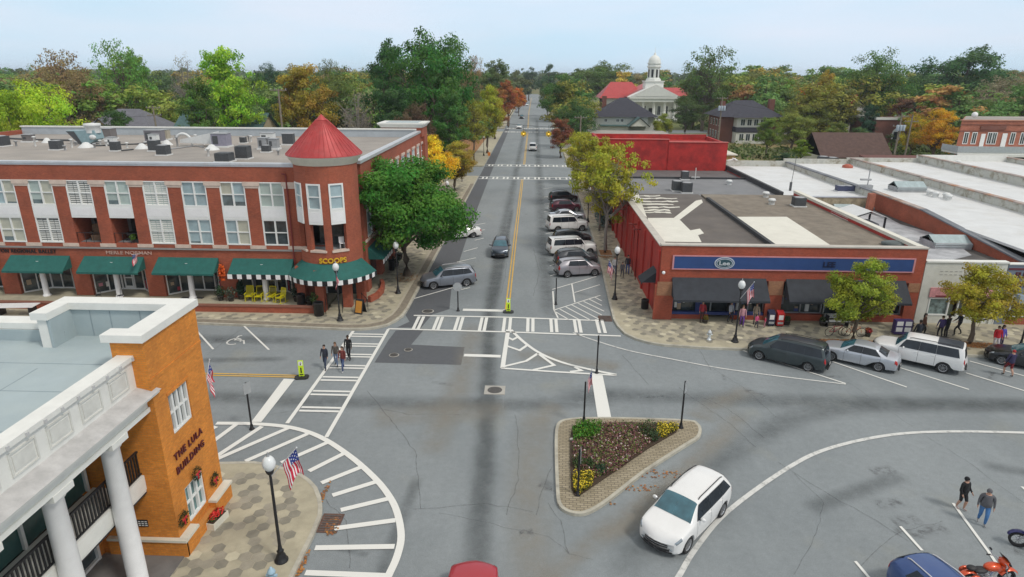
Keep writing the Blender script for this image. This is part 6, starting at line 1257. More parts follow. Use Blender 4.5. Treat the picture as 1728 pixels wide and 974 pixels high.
# far traffic
c = build_car('boxsuv', 'white pickup sized car waiting under the traffic lights', 'car', WPAINT); at_heading(c, -.3, 163, -90+180)
c = build_car('sedan', 'white saloon far along the street coming nearer', 'car', WPAINT); at_heading(c, -5.3, 231, -90)
c = build_car('hatch', 'dark car far along the street behind the white saloon', 'car', paint('black', (.02, .022, .026), .3)); at_heading(c, -5.4, 283, -90)
c = build_car('sedan', 'pale car parked by the left kerb in the distance', 'car', SIL_); at_heading(c, -8.6, 330, 90)
c = build_car('sedan', 'white car almost at the vanishing end of the street', 'car', WPAINT); at_heading(c, -4.6, 400, -90)
c = build_car('hatch', 'dark car parked behind the red painted block', 'car', paint('dark_grey', (.06, .065, .075), .5)); at_heading(c, 37.5, 131, 0)
c = build_car('hatch', 'dark green car parked right of the other behind the red block', 'car', paint('dark_green_grey', (.045, .062, .068), .4)); at_heading(c, 44.5, 131, 0)

# ---------------- motorcycles
def motorcycle(label, col, x, y, deg, accent):
    t = thing('motorcycle', label, 'motorcycle', (x, y, 0), rad(deg))
    for xx, rr in ((.82, .33), (-.80, .34)):
        def tw(b):
            V = []; prof = [(rr*.72, -.06), (rr*.97, -.07), (rr, -.03), (rr, .03), (rr*.97, .07), (rr*.72, .06)]; ns = 24
            for q, yy in prof: V += [(xx+q*math.cos(2*math.pi*k/ns), yy, rr+q*math.sin(2*math.pi*k/ns)) for k in range(ns)]
            b.add(V, [(j*ns+k, j*ns+(k+1) % ns, ((j+1) % 6)*ns+(k+1) % ns, ((j+1) % 6)*ns+k) for j in range(6) for k in range(ns)], TYRE, True)
        w = part(t, 'wheel', tw, world=False)
        def rm(b):
            b.tube([(xx, -.05, rr), (xx, .05, rr)], .07, CHR, 10)
            for k in range(10): a = 2*math.pi*k/10; b.tube([(xx, 0, rr), (xx+rr*.74*math.cos(a), 0, rr+rr*.74*math.sin(a))], .012, CHR, 5, cap=False)
        part(w, 'rim', rm, world=False)
    def fend(xx, rr, a0, a1, nm):
        def f(b):
            V = []; n = 12
            for i in range(n+1):
                a = rad(a0+(a1-a0)*i/n)
                for yy, q in ((-.11, 0), (-.06, .05), (.06, .05), (.11, 0)): V.append((xx+(rr+.03+q)*math.cos(a), yy, rr+(rr+.03+q)*math.sin(a)))
            b.add(V, [(4*i+j, 4*i+4+j, 4*i+5+j, 4*i+1+j) for i in range(n) for j in range(3)], col, True)
        part(t, nm, f, world=False)
    fend(.82, .34, 20, 150, 'front_mudguard'); fend(-.80, .36, 15, 165, 'rear_mudguard')
    part(t, 'tank', lambda b: b.ball((.12, 0, .88), .26, col, 14, (1.35, .75, .62)), world=False); part(t, 'seat', lambda b: (b.ball((-.35, 0, .78), .24, PLAS, 12, (1.3, .75, .38)), b.ball((-.72, 0, .90), .17, PLAS, 12, (1.1, .85, .5))), world=False)
    part(t, 'engine', lambda b: (b.box((-.2, -.17, .25), (.32, .17, .5), HG), b.tube([(0, 0, .45), (-.13, 0, .75)], .1, CHR, 10), b.tube([(.1, 0, .45), (.24, 0, .75)], .1, CHR, 10)), world=False)
    part(t, 'exhaust', lambda b: (b.tube([(.2, -.2, .45), (0, -.24, .28), (-.9, -.25, .30), (-1.05, -.25, .33)], .045, CHR, 8), b.tube([(.1, -.22, .5), (-.2, -.26, .4), (-1.0, -.27, .42)], .04, CHR, 8)), world=False)
    part(t, 'fork', lambda b: (b.tube([(.82, .1, .33), (.5, .1, 1.02)], .03, CHR, 8), b.tube([(.82, -.1, .33), (.5, -.1, 1.02)], .03, CHR, 8)), world=False)
    part(t, 'handlebar', lambda b: (b.tube([(.28, .42, 1.05), (.42, .25, 1.12), (.5, 0, 1.05), (.42, -.25, 1.12), (.28, -.42, 1.05)], .018, CHR, 8), b.tube([(.22, .44, 1.04), (.34, .38, 1.08)], .026, PLAS, 8), b.tube([(.22, -.44, 1.04), (.34, -.38, 1.08)], .026, PLAS, 8)), world=False)
    part(t, 'fairing', lambda b: (b.ball((.56, 0, 1.02), .22, col, 12, (.7, 1.2, .8)), b.add([(.62, -.22, 1.12), (.62, .22, 1.12), (.42, .18, 1.38), (.42, -.18, 1.38)], [(0, 1, 2, 3), (3, 2, 1, 0)], CGL)), world=False)
    part(t, 'headlight', lambda b: b.ball((.70, 0, .98), .1, HLAMP, 12, (.6, 1, 1)), world=False); part(t, 'mirror', lambda b: (b.tube([(.35, .35, 1.1), (.33, .42, 1.28)], .01, CHR, 6), b.ball((.33, .44, 1.3), .06, PLAS, 8, (.4, 1.2, .8))), world=False); part(t, 'mirror', lambda b: (b.tube([(.35, -.35, 1.1), (.33, -.42, 1.28)], .01, CHR, 6), b.ball((.33, -.44, 1.3), .06, PLAS, 8, (.4, 1.2, .8))), world=False)
    part(t, 'saddlebag', lambda b: b.ball((-.72, .26, .62), .2, col, 10, (1.2, .5, .75)), world=False); part(t, 'saddlebag', lambda b: b.ball((-.72, -.26, .62), .2, col, 10, (1.2, .5, .75)), world=False); part(t, 'tail_light', lambda b: b.ball((-1.16, 0, .62), .06, TLAMP, 8), world=False); part(t, 'kick_stand', lambda b: b.tube([(-.05, .1, .3), (-.15, .33, .02)], .02, CHR, 6), world=False)
    return t
motorcycle('orange motorcycle with chrome engine parked beside the blue hatchback', paint('orange', (.62, .07, .01), .2), 17.0, 19.85, 8, None)
motorcycle('dark blue motorcycle cut by the right edge of the picture', paint('dark_blue', (.02, .02, .12), .3), 20.45, 21.7, 150, None)
# ================================================================== STREET FURNITURE
LAMPG = M('lamp_globe', (.72, .74, .74), .25, .06, 4)
def street_lamp(x, y, label, h=3.75, z=.15, globe=True):
    t = thing('street_lamp', label, 'street lamp', (x, y, z), 0, 'black post lamps around the junction')
    part(t, 'base', lambda b: b.lathe((0, 0, 0), [(.26, 0), (.26, .06), (.20, .10), (.19, .22), (.13, .34), (.11, .42), (.14, .46), (.09, .52), (.07, .7)], BLK, 16), world=False)
    part(t, 'post', lambda b: b.lathe((0, 0, .7), [(.062, 0), (.05, h-.7-.15), (.05, h-.7)], BLK, 12), world=False)
    part(t, 'lamp_head', lambda b: b.lathe((0, 0, h), [(.05, 0), (.09, .03), (.14, .12), (.16, .2), (.13, .24)], BLK, 16), world=False)
    part(t, 'globe', lambda b: b.lathe((0, 0, h+.22), [(.13, 0), (.22, .12), (.25, .28), (.20, .44), (.12, .54), (0, .58)], LAMPG, 18), world=False); part(t, 'finial', lambda b: b.lathe((0, 0, h+.78), [(.06, 0), (.03, .06), (.035, .12), (0, .2)], HG, 8), world=False); return t
street_lamp(-9.48, 19.95, 'black globe lamp on the plaza at bottom left', 3.85); street_lamp(-14.52, 45.23, 'black globe lamp before the turret awning'); street_lamp(-11.41, 51.8, 'black globe lamp beside the trunk of the big green tree'); street_lamp(14.38, 42.45, 'black globe lamp by the kerb before the charcoal awning')
street_lamp(6.95, 51.17, 'black globe lamp at the right kerb near the red wall'); street_lamp(7.0, 80.8, 'farther black globe lamp under the yellow street tree'); street_lamp(-11.3, 84, 'black globe lamp hidden beyond the big green tree'); street_lamp(33.6, 41.9, 'black lamp post near the right edge by the dark saloon')
street_lamp(-11.5, 150, 'far lamp on the left pavement past the side street'); street_lamp(8.4, 140, 'far lamp on the right pavement past the side street')
# flags
FR = M('flag_red', (.50, .025, .05), .8, .1, 4); FWH = M('flag_white', (.75, .74, .74), .8, .06, 4); FB_ = M('flag_blue', (.025, .045, .22), .8, .1, 4)
def flag(x, y, z, label, az, tilt=40, L=1.5, droop=.55, s=1.0, group='stars and stripes flags hung on the lamp posts'):
    """az: direction the staff points (deg); the cloth hangs from the staff"""
    t = thing('flag', label, 'flag', (x, y, z), rad(az), group)
    ct, st = math.cos(rad(tilt)), math.sin(rad(tilt)); P1 = Vector((L*ct, 0, L*st))
    part(t, 'staff', lambda b: (b.tube([(0, 0, 0), P1], .018, M('flag_staff', (.5, .5, .5), .5), 8), b.ball(P1, .035, SIL, 8)), world=False)
    b = MB(); nu, nv = 26, 16; hoist = .78*s; fly = 1.15*s; V = []
    top = P1*.97; hd = -P1.normalized()
    for i in range(nu+1):
        for j in range(nv+1):
            u = i/nu*fly; v = j/nv*hoist; w = .05*math.sin(u*9+v*3)*(u/fly)**.5*s
            p = top+hd*v+Vector((0, 0, -1))*u*(1-.28*math.sin(v*4))+Vector((.25*u*ct, .10*u*math.sin(v*7)+w, 0)); V.append(p)
    for i in range(nu):
        for j in range(nv):
            k = int(j*13/nv); canton = i < nu*.42 and k < 7; col = FB_ if canton else (FR if k % 2 == 0 else FWH)
            if canton and i % 2 == 1 and j % 2 == 1: col = FWH if (i+j) % 4 == 0 else FB_
            q = (i*(nv+1)+j, (i+1)*(nv+1)+j, (i+1)*(nv+1)+j+1, i*(nv+1)+j+1); b.f.append(list(q)); b.m.append(b.mi(col)); b.sm.append(True)
    b.v = [tuple(p) for p in V]; b.build('flag_cloth', t, world=False); return t
flag(-9.45, 19.95, 3.95, 'stars and stripes flag on the plaza lamp', 10, 48, 1.5, s=1.0); flag(-14.5, 45.2, 3.3, 'stars and stripes flag on the lamp before the turret', -70, 62, 1.2, s=.95); flag(14.38, 42.4, 3.4, 'stars and stripes flag on the lamp before the charcoal awning', -20, 60, 1.5, s=.95); flag(6.95, 51.2, 2.4, 'stars and stripes flag on the lamp near the red wall', 165, 60, 1.3, s=1.0)
flag(-13.55, 23.72, 5.5, 'stars and stripes flag on the far corner of the portico building', 85, 60, 1.2, s=.95); flag(2.93, 30.95, 2.35, 'stars and stripes flag on the left post of the flower island', -10, 72, 1.0, s=.8); flag(-31.2, 48.9, 4.2, 'furled stars and stripes flag over the second green awning', -95, 10, 1.3, s=.8, group='flags on building fronts')
# slim posts with signs seen edge on
SGB = M('sign_back_grey', (.42, .44, .45), .5, .1, 4, metal=.3)
def sign_post(x, y, label, h=2.75, z=.0, shape=None, az=0, name='sign_post', face=None):
    t = thing(name, label, 'sign post', (x, y, z), rad(az))
    part(t, 'base', lambda b: b.lathe((0, 0, 0), [(.14, 0), (.14, .05), (.09, .10), (.07, .3)], BLK, 12), world=False); part(t, 'post', lambda b: b.lathe((0, 0, .3), [(.05, 0), (.045, h-.3)], BLK, 10), world=False)
    if shape == 'oct': part(t, 'sign_plate', lambda b: (b.add([(.38*math.cos(rad(22.5+45*k)), -.06, h-.15+.38*math.sin(rad(22.5+45*k))) for k in range(8)], [tuple(range(8))], SGB), b.add([(.38*math.cos(rad(22.5+45*k)), -.05, h-.15+.38*math.sin(rad(22.5+45*k))) for k in range(8)], [tuple(range(8))[::-1]], face or FR)), world=False)
    if shape == 'rect': part(t, 'sign_plate', lambda b: (b.box((-.2, -.07, h-.62), (.2, -.055, h+.0), SGB),), world=False)
    return t
sign_post(-5.85, 48.1, 'grey backed octagonal stop sign beside the stop bar', 2.2, 0, 'oct'); sign_post(-14.75, 29.65, 'black post with a sign seen edge on at the hatched corner', 2.75, 0, 'rect', 58); sign_post(4.2, 37.25, 'plain black post at the tip of the painted gore', 2.6, 0, 'rect', 88); sign_post(8.06, 30.53, 'black post with a pale sign at the right tip of the flower island', 2.75, .15, 'rect', 60)
sign_post(2.93, 30.93, 'black flag post at the left corner of the flower island', 2.4, .15); sign_post(2.2, 24.52, 'short black post at the near tip of the flower island', 2.35, .15, 'rect', 88); sign_post(2.0, 50.0, 'slim dark post at the corner of the hatched bay', 2.3, 0)
# lime crossing signs
LIME = M('sign_lime', (.62, .85, .03), .5, .05, 3)
def cross_sign(x, y, label, az):
    t = thing('crossing_sign', label, 'crossing sign', (x, y, 0), rad(az), 'lime pedestrian crossing signs'); part(t, 'rubber_base', lambda b: b.prism([(-.42, -.16), (-.3, -.3), (.3, -.3), (.42, -.16), (.42, .16), (.3, .3), (-.3, .3), (-.42, .16)], .03, .09, PLAS), world=False)
    part(t, 'panel', lambda b: (b.box((-.16, -.025, .12), (.16, .025, 1.18), LIME), b.lathe((0, 0, 0), [(.03, .09), (.03, .15)], PLAS, 8)), world=False)
    part(t, 'symbol', lambda b: (b.box((-.12, -.032, .85), (.12, -.026, 1.12), WHP), b.ball((0, -.03, 1.04), .03, BLK, 8, (1, .2, 1)), b.box((-.035, -.036, .88), (.03, -.033, 1.0), BLK), b.box((-.04, -.032, .34), (.04, -.026, .70), BLK), b.box((-.11, -.032, .2), (.11, -.026, .27), BLK)), world=False); return t
cross_sign(-1.83, 48.0, 'lime crossing sign in the middle of the far crossing', 0); cross_sign(-14.2, 35.8, 'lime crossing sign by the left crossing behind the thick stop bar', 8)
# hydrants
def hydrant(x, y, label, col, z=.15):
    t = thing('fire_hydrant', label, 'fire hydrant', (x, y, z), 0); part(t, 'barrel', lambda b: b.lathe((0, 0, 0), [(.17, 0), (.17, .05), (.11, .07), (.11, .5), (.15, .52), (.15, .56)], col, 14), world=False)
    part(t, 'bonnet', lambda b: b.lathe((0, 0, .56), [(.14, 0), (.12, .08), (.05, .15), (.04, .2), (0, .2)], col, 14), world=False); part(t, 'outlet', lambda b: (b.tube([(-.2, 0, .4), (.2, 0, .4)], .055, col, 10), b.tube([(0, 0, .36), (0, -.2, .36)], .075, col, 10)), world=False); return t
hydrant(12.65, 42.75, 'silver hydrant on the pavement before the corner shop', SIL); hydrant(-9.35, 18.75, 'pale blue hydrant below the plaza lamp', M('hydrant_blue', (.35, .50, .60), .5))
# bins, A-board, railings
def bin_(x, y, label, r=.3, h=.85, z=.15, col=None):
    t = thing('litter_bin', label, 'litter bin', (x, y, z), 0); part(t, 'bin_body', lambda b: (b.lathe((0, 0, 0), [(r*.85, 0), (r, .06), (r, h), (r*1.06, h+.02), (r*1.06, h+.06)], col or BLK, 18),), world=False)
    part(t, 'bin_rim', lambda b: b.lathe((0, 0, h+.06), [(r*1.06, 0), (r*.8, .05), (r*.75, .0)], PLAS, 18), world=False); return t
bin_(-16.45, 46.25, 'tall black litter bin beside the brick steps', .38, 1.0); bin_(-18.2, 47.4, 'black ribbed litter bin on the terrace under the awning end', .33, .9, .5); bin_(-13.4, 58.6, 'black litter bin by the street side awning', .3, .9); bin_(9.1, 49.0, 'dark bin at the foot of the red side wall', .3, .7)
x, y = -13.4, 46.9; t = thing('pavement_sign', 'orange and black folding pavement board near the turret steps', 'pavement sign', (x, y, .15), rad(-20)); BO = M('board_orange', (.55, .24, .03), .6)
part(t, 'board_panel', lambda b: (b.add([(-.36, -.3, 0), (.36, -.3, 0), (.36, 0, 1.15), (-.36, 0, 1.15), (-.36, -.26, 0), (.36, -.26, 0), (.36, .04, 1.15), (-.36, .04, 1.15)], [(0, 1, 2, 3), (7, 6, 5, 4), (0, 3, 7, 4), (1, 5, 6, 2)], BLK), b.add([(-.28, -.285, .12), (.28, -.285, .12), (.28, -.05, 1.02), (-.28, -.05, 1.02)], [(0, 1, 2, 3)], BO)), world=False)
part(t, 'board_panel', lambda b: b.add([(-.36, .35, 0), (.36, .35, 0), (.36, .05, 1.15), (-.36, .05, 1.15)], [(0, 1, 2, 3), (3, 2, 1, 0)], BLK), world=False)
def handrail(pts, label):
    b = MB(); b.tube(pts, .025, BLK, 6)
    for p in (pts[0], pts[-1]): b.tube([p, (p[0], p[1], .15)], .025, BLK, 6)
    a, c = Vector(pts[0]), Vector(pts[-1])
    for k in range(1, 5): q = a.lerp(c, k/5); b.tube([q, (q.x, q.y, .3)], .012, BLK, 5)
    b.build('handrail', None, label, 'handrail', 'black handrails at the turret steps')
handrail([(-16.0, 46.5, 1.0), (-16.3, 48.0, 1.35)], 'left black handrail at the turret steps'); handrail([(-13.7, 48.6, 1.25), (-13.0, 47.7, 1.0)], 'right black handrail beside the curved brick wall'); handrail([(-14.8, 46.9, .95), (-15.0, 48.0, 1.3)], 'middle black handrail between the turret piers')
b = MB(); b.box((-16.0, 47.3, .15), (-14.2, 50.5, .33), PAVE); b.box((-16.0, 47.8, .33), (-14.4, 50.5, .5), PAVE); b.build('entrance_steps', None, 'low concrete steps up into the turret entrance', 'steps')
b = MB(); b.box((-28.6, 48.6, .5), (-26.8, 49.0, .53), M('door_mat', (.06, .055, .05), .95)); b.build('door_mat', None, 'dark door mat on the terrace left of the potted shrubs', 'door mat')
# rocking chairs
YL = M('chair_yellow', (.62, .55, .01), .45, .08, 4)
def rocker(x, y, rz, label):
    t = thing('rocking_chair', label, 'rocking chair', (x, y, .5), rz, 'yellow rocking chairs under the striped awning')
    part(t, 'seat', lambda b: [b.box((-.27, -.26+k*.075, .42), (.27, -.20+k*.075, .445), YL) for k in range(7)], world=False)
    part(t, 'backrest', lambda b: ([b.add([(-.24+k*.085, .26, .45), (-.18+k*.085, .26, .45), (-.18+k*.085, .46, 1.12), (-.24+k*.085, .46, 1.12)], [(0, 1, 2, 3), (3, 2, 1, 0)], YL) for k in range(6)], b.tube([(-.27, .46, 1.13), (.27, .46, 1.13)], .03, YL, 6), b.tube([(-.27, .28, .5), (.27, .28, .5)], .02, YL, 6)), world=False)
    for s in (-1, 1):
        part(t, 'leg', lambda b: b.tube([(s*.28, -.24, .05), (s*.28, -.24, .64)], .025, YL, 6), world=False); part(t, 'leg', lambda b: b.tube([(s*.28, .24, .05), (s*.28, .27, .45), (s*.27, .46, 1.14)], .025, YL, 6), world=False)
        part(t, 'armrest', lambda b: b.box((s*.28-.05, -.3, .64), (s*.28+.05, .34, .665), YL), world=False); part(t, 'rocker', lambda b: b.tube([(s*.28, -.42, .10), (s*.28, -.2, .03), (s*.28, .1, .02), (s*.28, .4, .07), (s*.28, .55, .14)], .022, YL, 6), world=False)
    return t
r1 = rocker(-22.75, 48.35, .15, 'yellow rocking chair at the left end of the four')
for (x, y, a, lab) in ((-21.95, 48.3, .05, 'yellow rocking chair second from the left of the four'), (-20.95, 48.3, -.1, 'yellow rocking chair third from the left, right of the white column'), (-20.1, 48.0, -.5, 'yellow rocking chair at the right end, turned to the street')):
    c = copy_tree(r1); place(c, (x, y, .5), a, lab)
# balcony furniture
t = thing('wicker_chair', 'brown wicker chair in the left open balcony', 'chair', (-35.6, 50.2, 4.96), .3); WK = M('wicker', (.16, .10, .06), .8, .3, 12)
part(t, 'seat', lambda b: b.box((-.35, -.35, .3), (.35, .35, .45), WK), world=False); part(t, 'backrest', lambda b: b.box((-.35, .28, .45), (.35, .36, 1.25), WK), world=False); part(t, 'armrest', lambda b: b.box((-.38, -.35, .62), (-.28, .3, .7), WK), world=False); part(t, 'armrest', lambda b: b.box((.28, -.35, .62), (.38, .3, .7), WK), world=False); part(t, 'leg', lambda b: b.box((-.33, -.33, 0), (.33, .33, .3), WK), world=False)
t = thing('lounge_chair', 'dark round lounge chair in the right open balcony', 'chair', (-32.6, 50.2, 4.96), -.3); part(t, 'seat', lambda b: b.lathe((0, 0, .3), [(.1, 0), (.45, .1), (.55, .3), (.5, .32), (.3, .15), (0, .12)], BLK, 18), world=False); part(t, 'legs', lambda b: [b.tube([(.1*s, .1*q, .35), (.4*s, .35*q, 0)], .02, BLK, 6) for s in (-1, 1) for q in (-1, 1)], world=False)
t = thing('easel', 'small white cafe chair inside the turret balcony', 'chair', (-14.9, 48.5, 4.95), .5); part(t, 'seat', lambda b: b.box((-.2, -.2, .42), (.2, .2, .46), WHP), world=False); part(t, 'backrest', lambda b: b.box((-.2, .18, .46), (.2, .22, .9), WHP), world=False)
for s in (-1, 1):
    for q in (-1, 1): part(t, 'leg', lambda b: b.box((s*.17-.02, q*.17-.02, 0), (s*.17+.02, q*.17+.02, .42), WHP), world=False)
t['category'] = 'chair'; t.name = 'cafe_chair'
# benches and news boxes
def newsbox(x, y, col, label, w=.5):
    t = thing('newspaper_box', label, 'newspaper box', (x, y, .15), 0, 'newspaper boxes before the corner shop')
    part(t, 'box', lambda b: (b.box((-w/2, -.22, .1), (w/2, .22, 1.02), col), b.add([(-w/2, -.22, 1.02), (w/2, -.22, 1.02), (w/2, .22, 1.2), (-w/2, .22, 1.2), (w/2, .22, 1.02), (-w/2, .22, 1.02)], [(0, 1, 2, 3), (1, 4, 2), (0, 3, 5), (3, 2, 4, 5)], col)), world=False)
    part(t, 'display_window', lambda b: b.box((-w/2+.08, -.235, .55), (w/2-.08, -.221, .92), FWH), world=False); part(t, 'name_strip', lambda b: b.box((-w/2+.05, -.235, .22), (w/2-.05, -.221, .38), SGB), world=False); part(t, 'leg', lambda b: b.box((-w/2+.04, -.18, 0), (w/2-.04, .18, .1), BLK), world=False); return t
newsbox(17.95, 45.75, M('box_navy', (.02, .025, .06), .4), 'dark navy newspaper box beside the red one'); newsbox(18.6, 45.7, M('box_red', (.45, .02, .02), .4), 'red newspaper box left of the brick pier')
t = thing('newspaper_rack', 'purple four pocket magazine rack by the right end of the corner shop', 'magazine rack', (26.9, 44.4, .15), 0); part(t, 'rack_body', lambda b: b.box((-.6, -.2, .1), (.6, .2, 1.15), M('rack_purple', (.05, .03, .13), .5)), world=False)
for sx_ in (-.3, .3):
    for sz in (.3, .75): part(t, 'pocket', lambda b: b.box((sx_-.22, -.23, sz), (sx_+.22, -.201, sz+.32), FWH), world=False)
t = thing('bench', 'pale bench in the recessed doorway behind the green street tree', 'bench', (22.9, 45.8, .15), .05); part(t, 'seat', lambda b: [b.box((-.9, -.2+k*.11, .42), (.9, -.12+k*.11, .45), SGB) for k in range(4)], world=False); part(t, 'backrest', lambda b: [b.box((-.9, .25, .6+k*.12), (.9, .28, .68+k*.12), SGB) for k in range(3)], world=False); part(t, 'leg', lambda b: b.box((-.8, -.2, 0), (-.74, .26, .9), BLK), world=False); part(t, 'leg', lambda b: b.box((.74, -.2, 0), (.8, .26, .9), BLK), world=False)
def bicycle(x, y, rz, col, label):
    t = thing('bicycle', label, 'bicycle', (x, y, .15), rz, 'bicycles leaning by the street tree')
    for xx in (-.52, .52): part(t, 'wheel', lambda b: (b.tube([(xx+.33*math.cos(rad(a)), 0, .35+.33*math.sin(rad(a))) for a in range(0, 361, 20)], .022, TYRE, 6, cap=False), [b.tube([(xx, 0, .35), (xx+.32*math.cos(rad(a)), 0, .35+.32*math.sin(rad(a)))], .005, CHR, 4) for a in range(0, 360, 45)]), world=False)
    part(t, 'frame', lambda b: [b.tube(q, .018, col, 6) for q in ([(-.52, 0, .35), (-.12, 0, .33), (.42, 0, .75), (.52, 0, .35)], [(-.12, 0, .33), (-.22, 0, .85)], [(-.2, 0, .72), (.40, 0, .78)], [(-.52, 0, .35), (-.2, 0, .75)])], world=False); part(t, 'saddle', lambda b: b.ball((-.23, 0, .9), .12, PLAS, 8, (1.1, .6, .3)), world=False); part(t, 'handlebar', lambda b: b.tube([(.32, .26, .98), (.42, 0, .98), (.32, -.26, .98)], .015, CHR, 6), world=False)
bicycle(22.0, 43.9, .15, M('bike_red', (.4, .02, .06), .4), 'red bicycle behind the trunk of the green street tree'); bicycle(23.2, 43.8, -.1, M('bike_orange', (.5, .12, .03), .4), 'orange bicycle right of the trunk of the green street tree')
# planters and pots
TERRA = M('pot_dark', (.05, .045, .04), .7, .2, 4); SOIL = M('soil', (.06, .04, .025), .95, .3, 6)
LEAFM = MLEAF()
def leafcloud(b, c, rad3, n, size, seed, mat=None):
    r = random.Random(seed); V = []; F = []; at = []
    for i in range(n):
        th = r.uniform(0, 6.283); cz = r.uniform(-1, 1); q = r.random()**.4; s_ = math.sqrt(1-cz*cz); d = Vector((s_*math.cos(th), s_*math.sin(th), cz)); p = Vector((c[0]+d.x*rad3[0]*q, c[1]+d.y*rad3[1]*q, c[2]+d.z*rad3[2]*q))
        nn = (d+Vector((r.gauss(0, .6), r.gauss(0, .6), r.gauss(.3, .6)))).normalized(); a = nn.orthogonal().normalized(); e = nn.cross(a); k = size*r.uniform(.6, 1.3); t0 = r.uniform(0, 6.28); a, e = a*math.cos(t0)+e*math.sin(t0), e*math.cos(t0)-a*math.sin(t0)
        b.add([p-a*k, p-e*k*.5, p+a*k, p+e*k*.5], [(0, 1, 2, 3)], mat or LEAFM); at.append((r.random(), r.random()))
    return at
def set_v(o, at):
    me = o.data; n = len(me.polygons); a = me.attributes.new('v', 'FLOAT_VECTOR', 'FACE'); arr = np.full((n, 3), .5, dtype=np.float32); k = min(n, len(at)); arr[n-k:, :2] = np.array(at[:k], dtype=np.float32) if k else .5; a.data.foreach_set('vector', arr.ravel())
def pot_plant(x, y, z, label, h, w, color, seed, pr=.25, ph=.35, name='potted_plant', cat='potted plant', group=None, tall=False):
    t = thing(name, label, cat, (x, y, z), 0, group); part(t, 'pot', lambda b: (b.lathe((0, 0, 0), [(pr*.75, 0), (pr, ph), (pr*1.08, ph), (pr*1.08, ph+.05), (pr*.9, ph+.05)], TERRA, 14), b.lathe((0, 0, ph), [(pr*.9, 0), (0, .01)], SOIL, 12)), world=False)
    b = MB(); at = leafcloud(b, (0, 0, ph+h*.5), (w, w, h*.55), int(420 if h > 1 else 220), .09 if h < 1.2 else .12, seed); o = b.build('foliage', t, world=False); set_v(o, at); o.color = (*color, 1); return t
pot_plant(-25.1, 48.3, .5, 'dark potted shrub left of the grey green bush on the terrace', .9, .42, (.035, .075, .03), 1); pot_plant(-24.2, 48.2, .5, 'grey green bushy plant on the terrace left of the rocking chairs', .9, .55, (.10, .13, .09), 2); pot_plant(-23.6, 48.7, .5, 'tall dark potted shrub right behind the rocking chairs end', 1.2, .3, (.02, .05, .03), 3); pot_plant(-18.95, 48.4, .5, 'dark bush on the terrace between chairs and bin', .8, .4, (.03, .05, .025), 4); pot_plant(-17.6, 47.5, .5, 'small dark plant right of the terrace bin', .45, .3, (.05, .05, .03), 5)
pot_plant(-32.1, 49.35, 4.96, 'small green plant in the right open balcony', .5, .25, (.08, .17, .03), 6, .15, .2); pot_plant(-13.5, 62.5, .15, 'tall blue green cypress in a pot beside the street side awning', 4.0, 1.0, (.02, .085, .06), 7, .4, .5, 'potted_cypress', 'potted tree'); pot_plant(-13.2, 59.8, .15, 'short dark potted bush below the street side awning', .8, .4, (.02, .05, .03), 8)
pot_plant(-16.9, 46.9, .62, 'hanging fern above the low brick wall at the turret', 1.0, .4, (.06, .11, .03), 9, .2, .25); pot_plant(19.25, 45.95, .15, 'pale potted plant left of the second shop window', .4, .25, (.05, .08, .03), 12, .25, .3); pot_plant(21.9, 45.9, .15, 'potted plant right of the brick stall riser', .4, .25, (.05, .07, .03), 13, .25, .3); pot_plant(28.0, 45.4, .15, 'pale urn with plant at the right end of the corner shop', .4, .28, (.06, .06, .03), 14, .3, .35); pot_plant(13.2, 46.0, .15, 'small yellow plant left of the shop doorway', .35, .2, (.20, .16, .03), 15, .2, .25); pot_plant(15.9, 45.9, .15, 'small tan plant right of the shop doorway', .35, .2, (.22, .18, .08), 16, .2, .25); pot_plant(24.3, 43.9, .15, 'small pot of orange flowers behind the bicycles', .4, .25, (.35, .08, .03), 17, .2, .25)
b = MB(); at = leafcloud(b, (8.7, 78.5, 1.9), (1.1, 1.6, 1.9), 1500, .16, 21); o = b.build('blue_spruce', None, 'silvery blue spruce growing against the red side wall', 'tree'); set_v(o, at); o.color = (.13, .20, .19, 1)
# flower box at the portico building and wreaths
t = thing('flower_box', 'stone window box of red flowers beside the orange brick wall', 'planter', (-12.95, 22.0, .15), rad(80)); part(t, 'trough', lambda b: (b.box((-.48, -.2, 0), (.48, .2, .3), CREAM), b.box((-.44, -.16, .3), (.44, .16, .31), SOIL)), world=False)
b = MB(); at = leafcloud(b, (0, 0, .42), (.45, .2, .14), 160, .06, 31); o = b.build('foliage', t, world=False); set_v(o, at); o.color = (.05, .11, .03, 1)
b = MB(); leafcloud(b, (0, 0, .5), (.45, .22, .14), 240, .05, 32, M('petal_red', (.62, .02, .015), .6, .2, 8)); b.build('flowers', t, world=False)
def wreath(y, z, label, d=.06):
    t = thing('wreath', label, 'wreath', (XF+d, y, z), 0, 'christmas wreaths on the orange brick wall'); b = MB(); at = []; r = random.Random(int(y*100))
    for i in range(220):
        a = r.uniform(0, 6.28); q = .24+r.gauss(0, .045); p = Vector((r.uniform(0, .09), q*math.cos(a), q*math.sin(a))); nn = Vector((1, r.gauss(0, .6), r.gauss(0, .6))).normalized(); e1 = nn.orthogonal().normalized(); e2 = nn.cross(e1); k = .05
        b.add([p-e1*k, p-e2*k*.4, p+e1*k, p+e2*k*.4], [(0, 1, 2, 3)], LEAFM); at.append((r.random(), r.random()))
    o = b.build('greenery', t, world=False); set_v(o, at); o.color = (.05, .06, .02, 1)
    part(t, 'red_bow', lambda b: (b.ball((.1, -.09, .02), .09, M('bow_red', (.45, .01, .02), .6), 8, (.4, 1, .6)), b.ball((.1, .09, .02), .09, MATS['bow_red'], 8, (.4, 1, .6)), b.box((.08, -.04, -.24), (.1, .04, 0), MATS['bow_red'])), world=False)
